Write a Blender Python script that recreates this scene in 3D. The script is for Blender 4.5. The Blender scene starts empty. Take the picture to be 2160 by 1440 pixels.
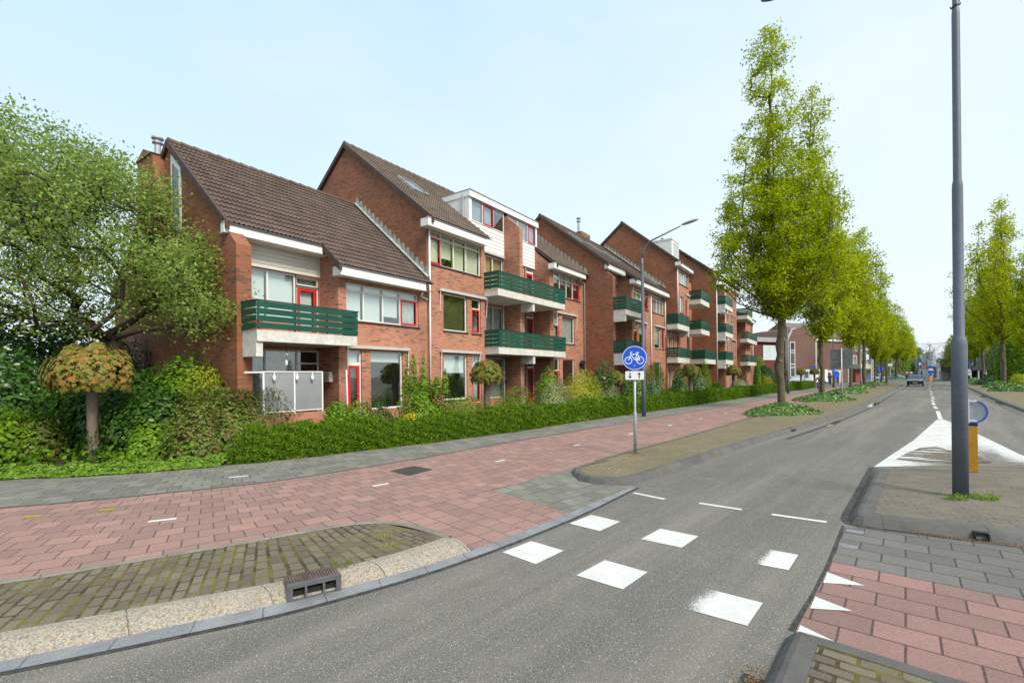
import bpy, math, random
import numpy as np
from mathutils import Vector, Matrix
R = math.radians
random.seed(7); rng = np.random.default_rng(7)
S = bpy.context.scene
col = S.collection
PI = math.pi
# ---------------------------------------------------------------- camera geometry (levelled lens, eye 2 m above the road)
F = 1000.; SH = 72.; ROLL = R(.6); EYE = 2.0
CR, SR = math.cos(ROLL), math.sin(ROLL)
def ray(x, y):
    a = (x-1080)/F; b = (720+SH-y)/F
    return a*CR+b*SR, -a*SR+b*CR
def at(x, y, Y):
    a, b = ray(x, y); return Vector((a*Y, Y, EYE+b*Y))
def gp(x, y, z=0.):
    a, b = ray(x, y); t = (z-EYE)/b; return Vector((a*t, t, z))
cam = bpy.data.cameras.new('camera'); co = bpy.data.objects.new('camera', cam); col.objects.link(co)
cam.sensor_width = 36; cam.lens = 36*F/2160; cam.shift_y = SH/2160; cam.clip_end = 2000; cam.clip_start = .05
co.location = (0, 0, EYE); co.rotation_euler = Matrix.Rotation(R(90), 4, 'X').to_euler()
co.matrix_world = Matrix.Translation((0, 0, EYE)) @ Matrix.Rotation(R(90), 4, 'X') @ Matrix.Rotation(-ROLL, 4, 'Z')
S.camera = co
# ---------------------------------------------------------------- helpers
def tag(o, label=None, cat=None, group=None, kind=None):
    if label: o['label'] = label
    if cat: o['category'] = cat
    if group: o['group'] = group
    if kind: o['kind'] = kind
    return o
def empty(name, loc=(0, 0, 0), rz=0, label=None, cat=None, group=None):
    o = bpy.data.objects.new(name, None); col.objects.link(o); o.location = loc; o.rotation_euler = (0, 0, rz)
    o.empty_display_size = .2
    return tag(o, label, cat, group)
def link(name, me, m, parent=None, smooth=False):
    o = bpy.data.objects.new(name, me); col.objects.link(o)
    if m is not None:
        for q in (m if isinstance(m, (list, tuple)) else [m]): me.materials.append(q)
    if parent is not None: o.parent = parent
    if smooth: me.polygons.foreach_set('use_smooth', [True]*len(me.polygons))
    return o
class MB:
    def __init__(s): s.v = []; s.f = []; s.uv = None
    def add(s, vs, fs):
        n = len(s.v); s.v += [tuple(v) for v in vs]; s.f += [tuple(i+n for i in f) for f in fs]; return s
    def box(s, x0, x1, y0, y1, z0, z1):
        return s.add([(x0,y0,z0),(x1,y0,z0),(x1,y1,z0),(x0,y1,z0),(x0,y0,z1),(x1,y0,z1),(x1,y1,z1),(x0,y1,z1)],
                     [(0,3,2,1),(4,5,6,7),(0,1,5,4),(1,2,6,5),(2,3,7,6),(3,0,4,7)])
    def quad(s, *p): return s.add(p, [tuple(range(len(p)))])
    def prism(s, poly, a, b, axis='x'):
        n = len(poly)
        if axis == 'x': L = [(a, p, q) for p, q in poly]+[(b, p, q) for p, q in poly]
        elif axis == 'y': L = [(p, a, q) for p, q in poly]+[(p, b, q) for p, q in poly]
        else: L = [(p, q, a) for p, q in poly]+[(p, q, b) for p, q in poly]
        return s.add(L, [tuple(range(n))[::-1], tuple(range(n, 2*n))]+[(i, (i+1) % n, n+(i+1) % n, n+i) for i in range(n)])
    def path(s, pts, rad, n=8, cap=True):
        pts = [Vector(p) for p in pts]; m = len(pts)
        if not hasattr(rad, '__len__'): rad = [rad]*m
        base = len(s.v); prev = None
        for i, p in enumerate(pts):
            d = (pts[min(i+1, m-1)]-pts[max(i-1, 0)]);  d = d.normalized() if d.length > 1e-9 else Vector((0, 0, 1))
            if prev is None: a = d.orthogonal().normalized()
            else:
                a = prev-d*prev.dot(d); a = a.normalized() if a.length > 1e-6 else d.orthogonal().normalized()
            prev = a; b = d.cross(a)
            for k in range(n):
                t = 2*PI*k/n; s.v.append(tuple(p+(a*math.cos(t)+b*math.sin(t))*rad[i]))
        for i in range(m-1):
            for k in range(n):
                s.f.append((base+i*n+k, base+i*n+(k+1) % n, base+(i+1)*n+(k+1) % n, base+(i+1)*n+k))
        if cap:
            s.f.append(tuple(base+k for k in range(n))[::-1]); s.f.append(tuple(base+(m-1)*n+k for k in range(n)))
        return s
    def lathe(s, prof, c=(0, 0, 0), n=20):
        base = len(s.v)
        for r, z in prof:
            for k in range(n):
                t = 2*PI*k/n; s.v.append((c[0]+r*math.cos(t), c[1]+r*math.sin(t), c[2]+z))
        for i in range(len(prof)-1):
            for k in range(n):
                s.f.append((base+i*n+k, base+i*n+(k+1) % n, base+(i+1)*n+(k+1) % n, base+(i+1)*n+k))
        s.f.append(tuple(base+k for k in range(n))[::-1]); s.f.append(tuple(base+(len(prof)-1)*n+k for k in range(n)))
        return s
    def ring(s, R0, R1, y0, y1, c, n=32, axis='y'):
        # annulus with thickness, axis along y
        base = len(s.v)
        for r, y in ((R0, y0), (R1, y0), (R1, y1), (R0, y1)):
            for k in range(n):
                t = 2*PI*k/n; s.v.append((c[0]+r*math.cos(t), c[1]+y, c[2]+r*math.sin(t)))
        for j in range(4):
            for k in range(n):
                s.f.append((base+j*n+k, base+j*n+(k+1) % n, base+((j+1) % 4)*n+(k+1) % n, base+((j+1) % 4)*n+k))
        return s
    def build(s, name, m, parent=None, smooth=False, **kw):
        me = bpy.data.meshes.new(name); me.from_pydata(s.v, [], s.f); me.validate(); me.update()
        o = link(name, me, m, parent, smooth)
        if s.uv is not None:
            uvl = me.uv_layers.new(name='UVMap')
            for li, lo in enumerate(me.loops): uvl.data[li].uv = s.uv[lo.vertex_index]
        return tag(o, **kw)
def copy_tree(o, parent=None, loc=None, rz=None, sc=None, **kw):
    c = o.copy(); col.objects.link(c)
    if parent is not None: c.parent = parent
    for ch in o.children: copy_tree(ch, c)
    if loc is not None: c.location = loc
    if rz is not None: c.rotation_euler = (0, 0, rz)
    if sc is not None: c.scale = sc if hasattr(sc, '__len__') else (sc, sc, sc)
    tag(c, **kw); return c
# ---------------------------------------------------------------- materials
class NT:
    def __init__(s, name):
        s.m = bpy.data.materials.new(name); s.m.use_nodes = True; s.t = s.m.node_tree; s.t.nodes.clear()
        s.out = s.n('ShaderNodeOutputMaterial'); s.co = s.n('ShaderNodeTexCoord')
    def n(s, typ, **kw):
        q = s.t.nodes.new(typ)
        for k, v in kw.items():
            if k[0] == '_': q.inputs[k[1:].replace('_', ' ')].default_value = v
            else: setattr(q, k, v)
        return q
    def l(s, a, b): s.t.links.new(a, b)
    def noise(s, vec, scale, detail=4, rough=.55, dist=0):
        q = s.n('ShaderNodeTexNoise', _Scale=scale, _Detail=detail, _Roughness=rough, _Distortion=dist); s.l(vec, q.inputs['Vector']); return q.outputs['Fac']
    def ramp(s, f, stops):
        q = s.n('ShaderNodeValToRGB'); e = q.color_ramp.elements
        while len(e) < len(stops): e.new(.5)
        for i, (p, c) in enumerate(stops):
            e[i].position = p; e[i].color = (*c, 1) if hasattr(c, '__len__') else (c, c, c, 1)
        s.l(f, q.inputs['Fac']); return q.outputs['Color']
    def mix(s, f, a, b, mode='MIX'):
        q = s.n('ShaderNodeMix', data_type='RGBA', blend_type=mode)
        for sock, v in ((q.inputs[0], f), (q.inputs[6], a), (q.inputs[7], b)):
            if hasattr(v, 'is_linked'): s.l(v, sock)
            elif hasattr(v, '__len__'): sock.default_value = (*v, 1)
            else: sock.default_value = v if sock == q.inputs[0] else (v, v, v, 1)
        return q.outputs[2]
    def math(s, op, a, b=0., c=0.):
        q = s.n('ShaderNodeMath', operation=op)
        for i, v in enumerate((a, b, c)):
            if hasattr(v, 'is_linked'): s.l(v, q.inputs[i])
            else: q.inputs[i].default_value = v
        return q.outputs[0]
    def bsdf(s, colr, rough=.7, bump=None, bs=.3, dist=.02, metal=0, spec=.5, coat=0):
        b = s.n('ShaderNodeBsdfPrincipled')
        b.inputs['Metallic'].default_value = metal; b.inputs['Specular IOR Level'].default_value = spec; b.inputs['Coat Weight'].default_value = coat
        if hasattr(colr, 'is_linked'): s.l(colr, b.inputs['Base Color'])
        else: b.inputs['Base Color'].default_value = (*colr, 1)
        if hasattr(rough, 'is_linked'): s.l(rough, b.inputs['Roughness'])
        else: b.inputs['Roughness'].default_value = rough
        if bump is not None:
            k = s.n('ShaderNodeBump', _Strength=bs, _Distance=dist); s.l(bump, k.inputs['Height']); s.l(k.outputs[0], b.inputs['Normal'])
        s.l(b.outputs[0], s.out.inputs[0]); return b
def plain(name, c, rough=.6, var=.12, scale=3., metal=0, bump=0., coat=0, spec=.5, fine=0):
    t = NT(name); v = t.co.outputs['Object']
    f = t.noise(v, scale, 5)
    lo = tuple(x*(1-var*1.6) for x in c); hi = tuple(min(1, x*(1+var)) for x in c)
    colr = t.ramp(f, [(.3, lo), (.7, hi)])
    if fine: colr = t.mix(t.ramp(t.noise(v, fine, 2), [(.35, 0.), (.7, .5)]), colr, tuple(x*.55 for x in c))
    t.bsdf(colr, rough, f if bump else None, bump, .02, metal, spec, coat); return t.m
def brickwall(name, c1, c2, dark, mortar, ov=1.):
    t = NT(name); sp = t.n('ShaderNodeSeparateXYZ'); t.l(t.co.outputs['Object'], sp.inputs[0])
    cb = t.n('ShaderNodeCombineXYZ'); t.l(t.math('ADD', sp.outputs[0], sp.outputs[1]), cb.inputs[0]); t.l(sp.outputs[2], cb.inputs[1])
    def br(a, b, mo):
        q = t.n('ShaderNodeTexBrick', offset=.5, squash=1)
        for k, v in (('Color1', (*a, 1)), ('Color2', (*b, 1)), ('Mortar', (*mo, 1)), ('Scale', 1.), ('Mortar Size', .0065), ('Mortar Smooth', .3), ('Brick Width', .215), ('Row Height', .0625), ('Bias', 0.)): q.inputs[k].default_value = v
        t.l(cb.outputs[0], q.inputs['Vector']); return q
    a = br(c1, c2, mortar); b = br((0, 0, 0), (1, 1, 1), (0, 0, 0))
    mp = t.n('ShaderNodeMapping'); mp.inputs['Scale'].default_value = (1.1, 1.1, 3.2); t.l(t.co.outputs['Object'], mp.inputs[0])
    nz = t.noise(mp.outputs[0], 1.7, 3, .6)
    sm = t.math('MULTIPLY', b.outputs['Color'], nz)
    colr = t.mix(t.ramp(sm, [(.45, 0.), (.50, .75)]), a.outputs['Color'], dark)
    sm2 = t.math('MULTIPLY', b.outputs['Color'], t.noise(mp.outputs[0], 4.3, 2))
    colr = t.mix(t.ramp(sm2, [(.36, 0.), (.5, .35)]), colr, tuple(x*.5 for x in c2))
    big = t.noise(t.co.outputs['Object'], .45, 5, .6)
    colr = t.mix(t.math('MULTIPLY', t.ramp(big, [(.42, 0.), (.72, .5)]), ov), colr, (.10, .075, .06))
    colr = t.mix(t.ramp(t.noise(t.co.outputs['Object'], 2.3, 6, .7), [(.62, 0.), (.8, .25)]), colr, (.5, .42, .36))
    t.bsdf(colr, .88, a.outputs['Fac'], -.4, .01, spec=.2); return t.m
M = {}
M['iron'] = plain('drain_iron', (.15, .15, .165), .5, .2, 6, metal=.3, fine=60)
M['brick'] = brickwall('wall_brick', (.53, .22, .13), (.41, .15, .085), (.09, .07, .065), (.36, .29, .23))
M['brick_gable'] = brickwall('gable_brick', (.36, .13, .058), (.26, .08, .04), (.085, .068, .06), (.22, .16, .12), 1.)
M['brick_brown'] = brickwall('brown_brick', (.20, .105, .085), (.165, .09, .075), (.13, .08, .07), (.2, .14, .12), .3)
M['brick_red'] = brickwall('dark_red_brick', (.17, .042, .035), (.12, .035, .03), (.06, .03, .03), (.12, .07, .06), .5)
M['white'] = plain('white_painted_board', (.78, .78, .76), .45, .04, 1.2)
M['frame'] = plain('cream_window_frame', (.74, .73, .68), .45, .04, 2)
M['siding'] = plain('cream_boards', (.72, .69, .60), .5, .05, 1.5)
M['concrete'] = plain('pale_concrete', (.68, .66, .61), .85, .1, 1.3, bump=.1, fine=9)
M['green'] = plain('green_board', (.010, .078, .052), .45, .15, 1.2, spec=.3)
M['red'] = plain('red_paint', (.55, .018, .022), .4, .08, 2)
M['darkwood'] = plain('dark_trim', (.05, .035, .03), .7, .2, 4)
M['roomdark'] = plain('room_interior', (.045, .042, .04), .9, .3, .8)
M['blind'] = plain('pale_blind', (.82, .86, .88), .8, .03, 1.)
M['creamblind'] = plain('cream_blind', (.90, .84, .66), .8, .04, 1.)
M['oliveblind'] = plain('olive_screen', (.10, .10, .035), .9, .2, 3.)
M['curtain'] = plain('net_curtain', (.55, .58, .58), .9, .2, 6)
M['lead'] = plain('lead_flashing', (.36, .38, .35), .6, .3, 5, fine=20)
M['pipe'] = plain('white_pipe', (.76, .75, .74), .4, .05, 2)
M['steel'] = plain('galvanised_steel', (.42, .44, .47), .5, .12, 6, metal=.5)
M['post'] = plain('blue_grey_post_paint', (.13, .15, .19), .42, .1, 2.5, spec=.5, fine=30)
M['awning'] = plain('awning_cassette', (.52, .50, .48), .5, .08, 2)
M['black'] = plain('black_plastic', (.015, .015, .017), .5, .2, 5)
M['rubber'] = plain('tyre_rubber', (.02, .02, .02), .8, .2, 5)
M['mail'] = plain('grey_screen_panel', (.27, .28, .285), .25, .1, 1.2)
M['chim'] = plain('mossy_chimney', (.22, .15, .06), .9, .5, 6)
def t_glass(name, tint=.92, ior=1.55):
    t = NT(name); tr = t.n('ShaderNodeBsdfTransparent'); tr.inputs[0].default_value = (tint*.96, tint, tint*.98, 1)
    g = t.n('ShaderNodeBsdfGlossy'); g.inputs['Roughness'].default_value = .02; g.inputs[0].default_value = (1, 1, 1, 1)
    fr = t.n('ShaderNodeLayerWeight'); fr.inputs[0].default_value = .5; fo = t.math('ADD', t.math('MULTIPLY', t.math('POWER', fr.outputs['Facing'], 3.), .75), .11); mx = t.n('ShaderNodeMixShader')
    bp = t.n('ShaderNodeBump', _Strength=.04, _Distance=.05); t.l(t.noise(t.co.outputs['Object'], 1.3, 1), bp.inputs['Height']); t.l(bp.outputs[0], g.inputs['Normal'])
    t.l(fo, mx.inputs[0]); t.l(tr.outputs[0], mx.inputs[1]); t.l(g.outputs[0], mx.inputs[2]); t.l(mx.outputs[0], t.out.inputs[0]); return t.m
M['glass'] = t_glass('window_glass', .97, 1.7)
M['carglass'] = plain('car_glass', (.05, .07, .08), .08, .2, 1, spec=.9)
# roof tiles: weathered brown with lichen
def rooftile(name, c, moss=.35):
    t = NT(name); v = t.co.outputs['Object']
    mp = t.n('ShaderNodeMapping'); mp.inputs['Scale'].default_value = (3.34, 2.2, 2.2); t.l(v, mp.inputs[0])
    wn = t.n('ShaderNodeTexWhiteNoise', noise_dimensions='3D'); sn = t.n('ShaderNodeVectorMath', operation='FLOOR'); t.l(mp.outputs[0], sn.inputs[0]); t.l(sn.outputs[0], wn.inputs['Vector'])
    colr = t.ramp(wn.outputs['Value'], [(0., tuple(x*.82 for x in c)), (1., tuple(x*1.18 for x in c))])
    colr = t.mix(t.ramp(t.noise(v, 1.1, 6, .65), [(.45, 0.), (.75, .6)]), colr, tuple(x*.6 for x in c))
    colr = t.mix(t.ramp(t.noise(v, 9, 5, .7), [(.6, 0.), (.78, moss)]), colr, (.34, .31, .2))
    t.bsdf(colr, .8, t.noise(v, 60, 3), .2, .005, spec=.3); return t.m
M['roof'] = rooftile('brown_roof_tile', (.125, .088, .072), .35)
M['roof_mossy'] = rooftile('mossy_roof_tile', (.165, .125, .10), .75)
# ground materials
def paving(name, c1, c2, joint, w, h, mort=.006, uv=True, moss=None, mossamt=0., rot=0., fine=60., offset=.5, stain=.3, jointmoss=None):
    t = NT(name); src = t.co.outputs['UV' if uv else 'Object']
    mp = t.n('ShaderNodeMapping'); mp.inputs['Rotation'].default_value = (0, 0, rot); t.l(src, mp.inputs[0])
    # slight wobble of the joints
    q = t.n('ShaderNodeTexBrick', offset=offset, squash=1)
    for k, v in (('Color1', (*c1, 1)), ('Color2', (*c2, 1)), ('Mortar', (*joint, 1)), ('Scale', 1.), ('Mortar Size', mort), ('Mortar Smooth', .2), ('Brick Width', w), ('Row Height', h), ('Bias', 0.)): q.inputs[k].default_value = v
    nz = t.n('ShaderNodeTexNoise', _Scale=5., _Detail=2.); t.l(mp.outputs[0], nz.inputs['Vector'])
    vm = t.n('ShaderNodeVectorMath', operation='SUBTRACT'); t.l(nz.outputs['Color'], vm.inputs[0]); vm.inputs[1].default_value = (.5, .5, .5)
    vs = t.n('ShaderNodeVectorMath', operation='SCALE'); vs.inputs['Scale'].default_value = .012; t.l(vm.outputs[0], vs.inputs[0])
    va = t.n('ShaderNodeVectorMath', operation='ADD'); t.l(mp.outputs[0], va.inputs[0]); t.l(vs.outputs[0], va.inputs[1]); t.l(va.outputs[0], q.inputs['Vector'])
    ob = t.co.outputs['Object']
    colr = q.outputs['Color']
    if jointmoss is not None:
        colr = t.mix(t.math('MULTIPLY', q.outputs['Fac'], t.ramp(t.noise(ob, 2.2, 4, .7), [(.42, 0.), (.58, 1.)])), colr, jointmoss)
    colr = t.mix(t.ramp(t.noise(ob, fine, 2, .6), [(.4, 0.), (.75, .5)]), colr, tuple(x*.5 for x in c1))
    colr = t.mix(t.ramp(t.noise(ob, fine*2.2, 1, .5), [(.6, 0.), (.75, .5)]), colr, tuple(min(1, x*1.7) for x in c1))
    colr = t.mix(t.ramp(t.noise(ob, .7, 6, .65), [(.4, 0.), (.75, stain)]), colr, tuple(x*.55 for x in c2))
    if moss:
        colr = t.mix(t.ramp(t.noise(ob, 1.6, 7, .72), [(.5-mossamt*.25, 0.), (.66-mossamt*.2, min(1, .55+mossamt*.4))]), colr, moss)
    t.bsdf(colr, .88, t.math('ADD', t.math('MULTIPLY', q.outputs['Fac'], -1.), t.math('MULTIPLY', t.noise(ob, fine, 2), .5)), .5, .006, spec=.25); return t.m
M['redtile'] = paving('red_concrete_tiles', (.37, .218, .185), (.25, .162, .142), (.09, .06, .05), .30, .30, stain=.35, mort=.008)
M['redtile_xy'] = paving('red_concrete_tiles_crossing', (.35, .208, .178), (.245, .158, .14), (.09, .06, .05), .30, .30, stain=.45, mort=.007)
M['redbig'] = paving('red_tiles_right', (.315, .182, .16), (.22, .138, .122), (.06, .045, .04), .40, .30, mort=.009, stain=.4, fine=60)
M['greytile'] = paving('grey_concrete_tiles', (.245, .232, .205), (.155, .15, .135), (.05, .048, .035), .30, .30, stain=.45, mort=.011, jointmoss=(.16, .17, .05))
M['greybig'] = paving('grey_tiles_right', (.175, .165, .152), (.125, .118, .11), (.05, .05, .045), .40, .30, mort=.009, stain=.3, fine=60)
M['vergebrick'] = paving('mossy_verge_bricks', (.20, .17, .125), (.12, .10, .075), (.035, .024, .010), .21, .105, mort=.014, jointmoss=(.15, .125, .012), stain=.4, fine=60)
M['islandbrick'] = paving('island_bricks', (.20, .17, .14), (.15, .13, .115), (.06, .045, .03), .21, .105, mort=.007, jointmoss=(.2, .2, .05), stain=.4, fine=80)
M['mossverge'] = paving('moss_covered_bricks', (.24, .195, .13), (.19, .155, .105), (.09, .075, .04), .21, .105, mort=.01, jointmoss=(.2, .18, .05), moss=(.15, .135, .065), mossamt=.15, stain=.5, fine=40)
M['farpaving'] = paving('far_paving', (.24, .215, .20), (.20, .185, .175), (.12, .11, .1), .30, .30, uv=False)
def asphalt():
    t = NT('asphalt'); v = t.co.outputs['Object']
    a = t.noise(v, 85, 3, .75); b = t.noise(v, 38, 3, .6); big = t.noise(v, .35, 5, .6)
    colr = t.ramp(a, [(.34, (.035, .033, .030)), (.5, (.145, .134, .118)), (.6, (.22, .20, .175)), (.70, (.60, .56, .50))])
    colr = t.mix(t.ramp(b, [(.42, 0.), (.62, .45)]), colr, (.10, .096, .09))
    colr = t.mix(t.ramp(big, [(.35, 0.), (.7, .4)]), colr, (.09, .085, .078))
    colr = t.mix(t.ramp(t.noise(v, 1.4, 4, .7), [(.5, 0.), (.72, .35)]), colr, (.22, .205, .18))
    # tyre-polished bands across the lane
    mp = t.n('ShaderNodeMapping', vector_type='TEXTURE'); mp.inputs['Rotation'].default_value = (0, 0, R(47)); mp.inputs['Scale'].default_value = (30, 1.5, 1); t.l(v, mp.inputs[0])
    colr = t.mix(t.ramp(t.noise(mp.outputs[0], 1.6, 5, .65), [(.45, 0.), (.62, .5)]), colr, (.24, .22, .185))
    v2 = t.n('ShaderNodeTexVoronoi', _Scale=66.); t.l(v, v2.inputs['Vector']); s2 = t.n('ShaderNodeSeparateColor'); t.l(v2.outputs['Color'], s2.inputs[0])
    dots = t.math('MULTIPLY', t.ramp(v2.outputs['Distance'], [(.22, 1.), (.34, 0.)]), t.ramp(s2.outputs[0], [(.76, 0.), (.80, .6)]))
    colr = t.mix(dots, colr, (.60, .58, .54))
    dots = t.math('MULTIPLY', t.ramp(v2.outputs['Distance'], [(.25, 1.), (.4, 0.)]), t.ramp(s2.outputs[1], [(.66, 0.), (.70, .6)]))
    colr = t.mix(dots, colr, (.03, .029, .028))
    vo = t.n('ShaderNodeTexVoronoi', feature='DISTANCE_TO_EDGE', _Scale=.33); 
    nz = t.n('ShaderNodeTexNoise', _Scale=2., _Detail=5.); t.l(v, nz.inputs['Vector'])
    va = t.n('ShaderNodeVectorMath', operation='ADD'); t.l(v, va.inputs[0]); t.l(nz.outputs['Color'], va.inputs[1]); t.l(va.outputs[0], vo.inputs['Vector'])
    crack = t.math('MULTIPLY', t.ramp(vo.outputs['Distance'], [(0., 1.), (.004, 0.)]), t.ramp(t.noise(v, .5, 2), [(.5, 0.), (.6, .5)]))
    colr = t.mix(crack, colr, (.04, .04, .04))
    t.bsdf(colr, t.ramp(big, [(.3, .75), (.7, .9)]), a, .5, .006, spec=.35); return t.m
M['asphalt'] = asphalt()
M['patch'] = plain('dark_bitumen_seam', (.05, .048, .046), .8, .5, 12, bump=.4, fine=60)
def aggregate():
    t = NT('exposed_aggregate_kerb'); v = t.co.outputs['Object']
    vo = t.n('ShaderNodeTexVoronoi', _Scale=75.); t.l(v, vo.inputs['Vector'])
    sp = t.n('ShaderNodeSeparateColor'); t.l(vo.outputs['Color'], sp.inputs[0])
    colr = t.ramp(sp.outputs[0], [(0., (.20, .16, .12)), (.35, (.38, .32, .25)), (.7, (.40, .355, .29)), (1., (.24, .23, .22))])
    colr = t.mix(t.ramp(vo.outputs['Distance'], [(.35, 0.), (.8, .6)]), colr, (.14, .11, .07))
    colr = t.mix(t.ramp(t.noise(v, 3, 5), [(.5, 0.), (.8, .5)]), colr, (.2, .17, .12))
    colr = joint(t, colr, 1.0)
    t.bsdf(colr, .85, vo.outputs['Distance'], -.7, .01); return t.m
def joint(t, colr, L, off=0.):
    sp = t.n('ShaderNodeSeparateXYZ'); t.l(t.co.outputs['UV'], sp.inputs[0])
    w = t.math('ADD', sp.outputs[0], t.math('MULTIPLY', t.noise(t.co.outputs['Object'], 14, 3), .035))
    f = t.math('FRACT', t.math('DIVIDE', w, L))
    return t.mix(t.ramp(f, [(0., 1.), (.014/L, 0.)]), colr, (.035, .03, .02))
M['aggregate'] = aggregate()
def kerbmat(name, c, L, rough=.85):
    t = NT(name); v = t.co.outputs['Object']
    colr = t.ramp(t.noise(v, 2.5, 6, .65), [(.3, tuple(x*.6 for x in c)), (.7, tuple(x*1.2 for x in c))])
    colr = t.mix(t.ramp(t.noise(v, 110, 2), [(.5, 0.), (.7, .5)]), colr, tuple(min(1, x*1.9) for x in c))
    colr = t.mix(t.ramp(t.noise(v, 1.1, 5, .7), [(.56, 0.), (.75, .5)]), colr, (.10, .10, .035))
    colr = joint(t, colr, L)
    t.bsdf(colr, rough, t.noise(v, 70, 3), .4, .006); return t.m
M['kerb'] = kerbmat('dark_concrete_kerb', (.10, .095, .088), 1.0)
M['band'] = kerbmat('pale_concrete_band', (.20, .185, .155), 1.0)
M['gutter'] = kerbmat('gutter_stones', (.20, .205, .215), .5)
M['wetgutter'] = kerbmat('worn_gutter_stones', (.15, .145, .14), .5, .3)
def paint(name, worn=.1, gx=None):
    t = NT(name); v = t.co.outputs['Object']
    colr = t.ramp(t.noise(v, 2.5, 6, .7), [(.3, (.46, .455, .43)), (.6, (.62, .615, .59))])
    b = t.n('ShaderNodeBsdfPrincipled'); b.inputs['Roughness'].default_value = .7; t.l(colr, b.inputs['Base Color'])
    tr = t.n('ShaderNodeBsdfTransparent'); mx = t.n('ShaderNodeMixShader')
    n1 = t.ramp(t.noise(v, 130, 2, .8), [(.3, 0.), (.7, 1.)]); n2 = t.noise(v, 3.2, 4, .7)
    f = t.math('ADD', t.math('MULTIPLY', n1, .55), t.math('MULTIPLY', n2, .45))
    if gx is not None:
        sp = t.n('ShaderNodeSeparateXYZ'); t.l(t.co.outputs['UV'], sp.inputs[0])
        g = t.ramp(sp.outputs[0], [(gx[0], gx[2]), (gx[1], 0.)])
        f = t.math('ADD', f, g)
    t.l(t.ramp(f, [(.76-worn, 0.), (.80-worn, 1.)]), mx.inputs[0]); t.l(b.outputs[0], mx.inputs[1]); t.l(tr.outputs[0], mx.inputs[2]); t.l(mx.outputs[0], t.out.inputs[0]); return t.m
M['paint'] = paint('white_road_paint', .0)
M['paint_worn'] = paint('worn_white_road_paint', .0, (.0, .36, .55))
M['paint_worn2'] = paint('very_worn_road_paint', .0, (.36, .58, .55))
M['paint_area'] = paint('white_road_paint_area', .06, (.02, .42, .5))
def soilm():
    t = NT('garden_soil'); v = t.co.outputs['Object']
    colr = t.ramp(t.noise(v, 6, 6, .7), [(.3, (.03, .022, .015)), (.55, (.06, .045, .03)), (.75, (.05, .065, .02))])
    t.bsdf(colr, .95, t.noise(v, 30, 4), .8, .03); return t.m
M['soil'] = soilm()
def bark(name, c, c2):
    t = NT(name); v = t.co.outputs['Object']
    mp = t.n('ShaderNodeMapping'); mp.inputs['Scale'].default_value = (14, 14, 3); t.l(v, mp.inputs[0])
    f = t.noise(mp.outputs[0], 1.5, 6, .7)
    colr = t.mix(t.ramp(t.noise(v, 1.3, 3), [(.4, 0.), (.65, .8)]), t.ramp(f, [(.3, tuple(x*.45 for x in c)), (.7, c)]), c2)
    t.bsdf(colr, .9, f, .9, .03, spec=.15); return t.m
M['bark'] = bark('grey_brown_bark', (.17, .135, .10), (.12, .11, .055))
M['bark_dark'] = bark('dark_bark', (.085, .065, .05), (.06, .05, .035))
M['bark_maple'] = bark('maple_bark', (.26, .20, .16), (.20, .17, .12))
def leaf(name, cols, trans=.35, rough=.5, spec=.3):
    t = NT(name); g = t.n('ShaderNodeNewGeometry')
    colr = t.ramp(g.outputs['Random Per Island'], [((i+.5)/len(cols) if len(cols) > 1 else 0, c) for i, c in enumerate(cols)])
    colr = t.mix(t.ramp(t.noise(t.co.outputs['Object'], .9, 3, .6), [(.38, 0.), (.7, .45)]), colr, cols[-1])
    b = t.n('ShaderNodeBsdfPrincipled'); b.inputs['Roughness'].default_value = rough; b.inputs['Specular IOR Level'].default_value = spec; t.l(colr, b.inputs['Base Color'])
    tl = t.n('ShaderNodeBsdfTranslucent'); t.l(colr, tl.inputs[0]); mx = t.n('ShaderNodeMixShader'); mx.inputs[0].default_value = trans
    t.l(b.outputs[0], mx.inputs[1]); t.l(tl.outputs[0], mx.inputs[2]); t.l(mx.outputs[0], t.out.inputs[0]); return t.m
L = {}
L['lime'] = leaf('column_tree_leaf', [(.20, .29, .006), (.38, .47, .008), (.56, .62, .010), (.33, .42, .008)], .52, .6, .08)
L['limey'] = leaf('column_tree_leaf_yellow', [(.24, .31, .006), (.43, .49, .010), (.56, .58, .012), (.38, .45, .010)], .5, .6, .08)
L['willow'] = leaf('grey_green_leaf', [(.16, .25, .05), (.29, .40, .085), (.45, .55, .16), (.25, .36, .075)], .5, .6, .1)
L['maple'] = leaf('bronze_maple_leaf', [(.30, .17, .045), (.12, .18, .02), (.42, .17, .07), (.15, .22, .03), (.34, .20, .05), (.11, .15, .02), (.22, .19, .04)], .2, .6, .15)
L['mapleg'] = leaf('green_bronze_maple_leaf', [(.24, .17, .04), (.08, .16, .02), (.32, .16, .05), (.11, .20, .025), (.15, .17, .03)], .2, .6, .15)
L['yew'] = leaf('dark_hedge_leaf', [(.05, .12, .008), (.105, .21, .012), (.25, .35, .018), (.085, .18, .010)], .35, .6, .12)
L['dark'] = leaf('dark_shrub_leaf', [(.022, .07, .010), (.045, .12, .014), (.11, .20, .024), (.035, .10, .012)], .3, .35, .5)
L['mid'] = leaf('mid_green_leaf', [(.075, .17, .012), (.15, .28, .016), (.28, .41, .028), (.11, .23, .014)], .35, .5, .2)
L['bright'] = leaf('bright_green_leaf', [(.13, .26, .02), (.19, .33, .03), (.26, .40, .05), (.17, .3, .03)], .4)
L['photinia'] = leaf('bronze_shrub_leaf', [(.08, .17, .02), (.14, .22, .03), (.30, .17, .07), (.12, .22, .03), (.17, .18, .05)], .3)
L['gold'] = leaf('golden_leaf', [(.34, .38, .02), (.45, .46, .03), (.30, .36, .03), (.40, .42, .02)], .4)
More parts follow.
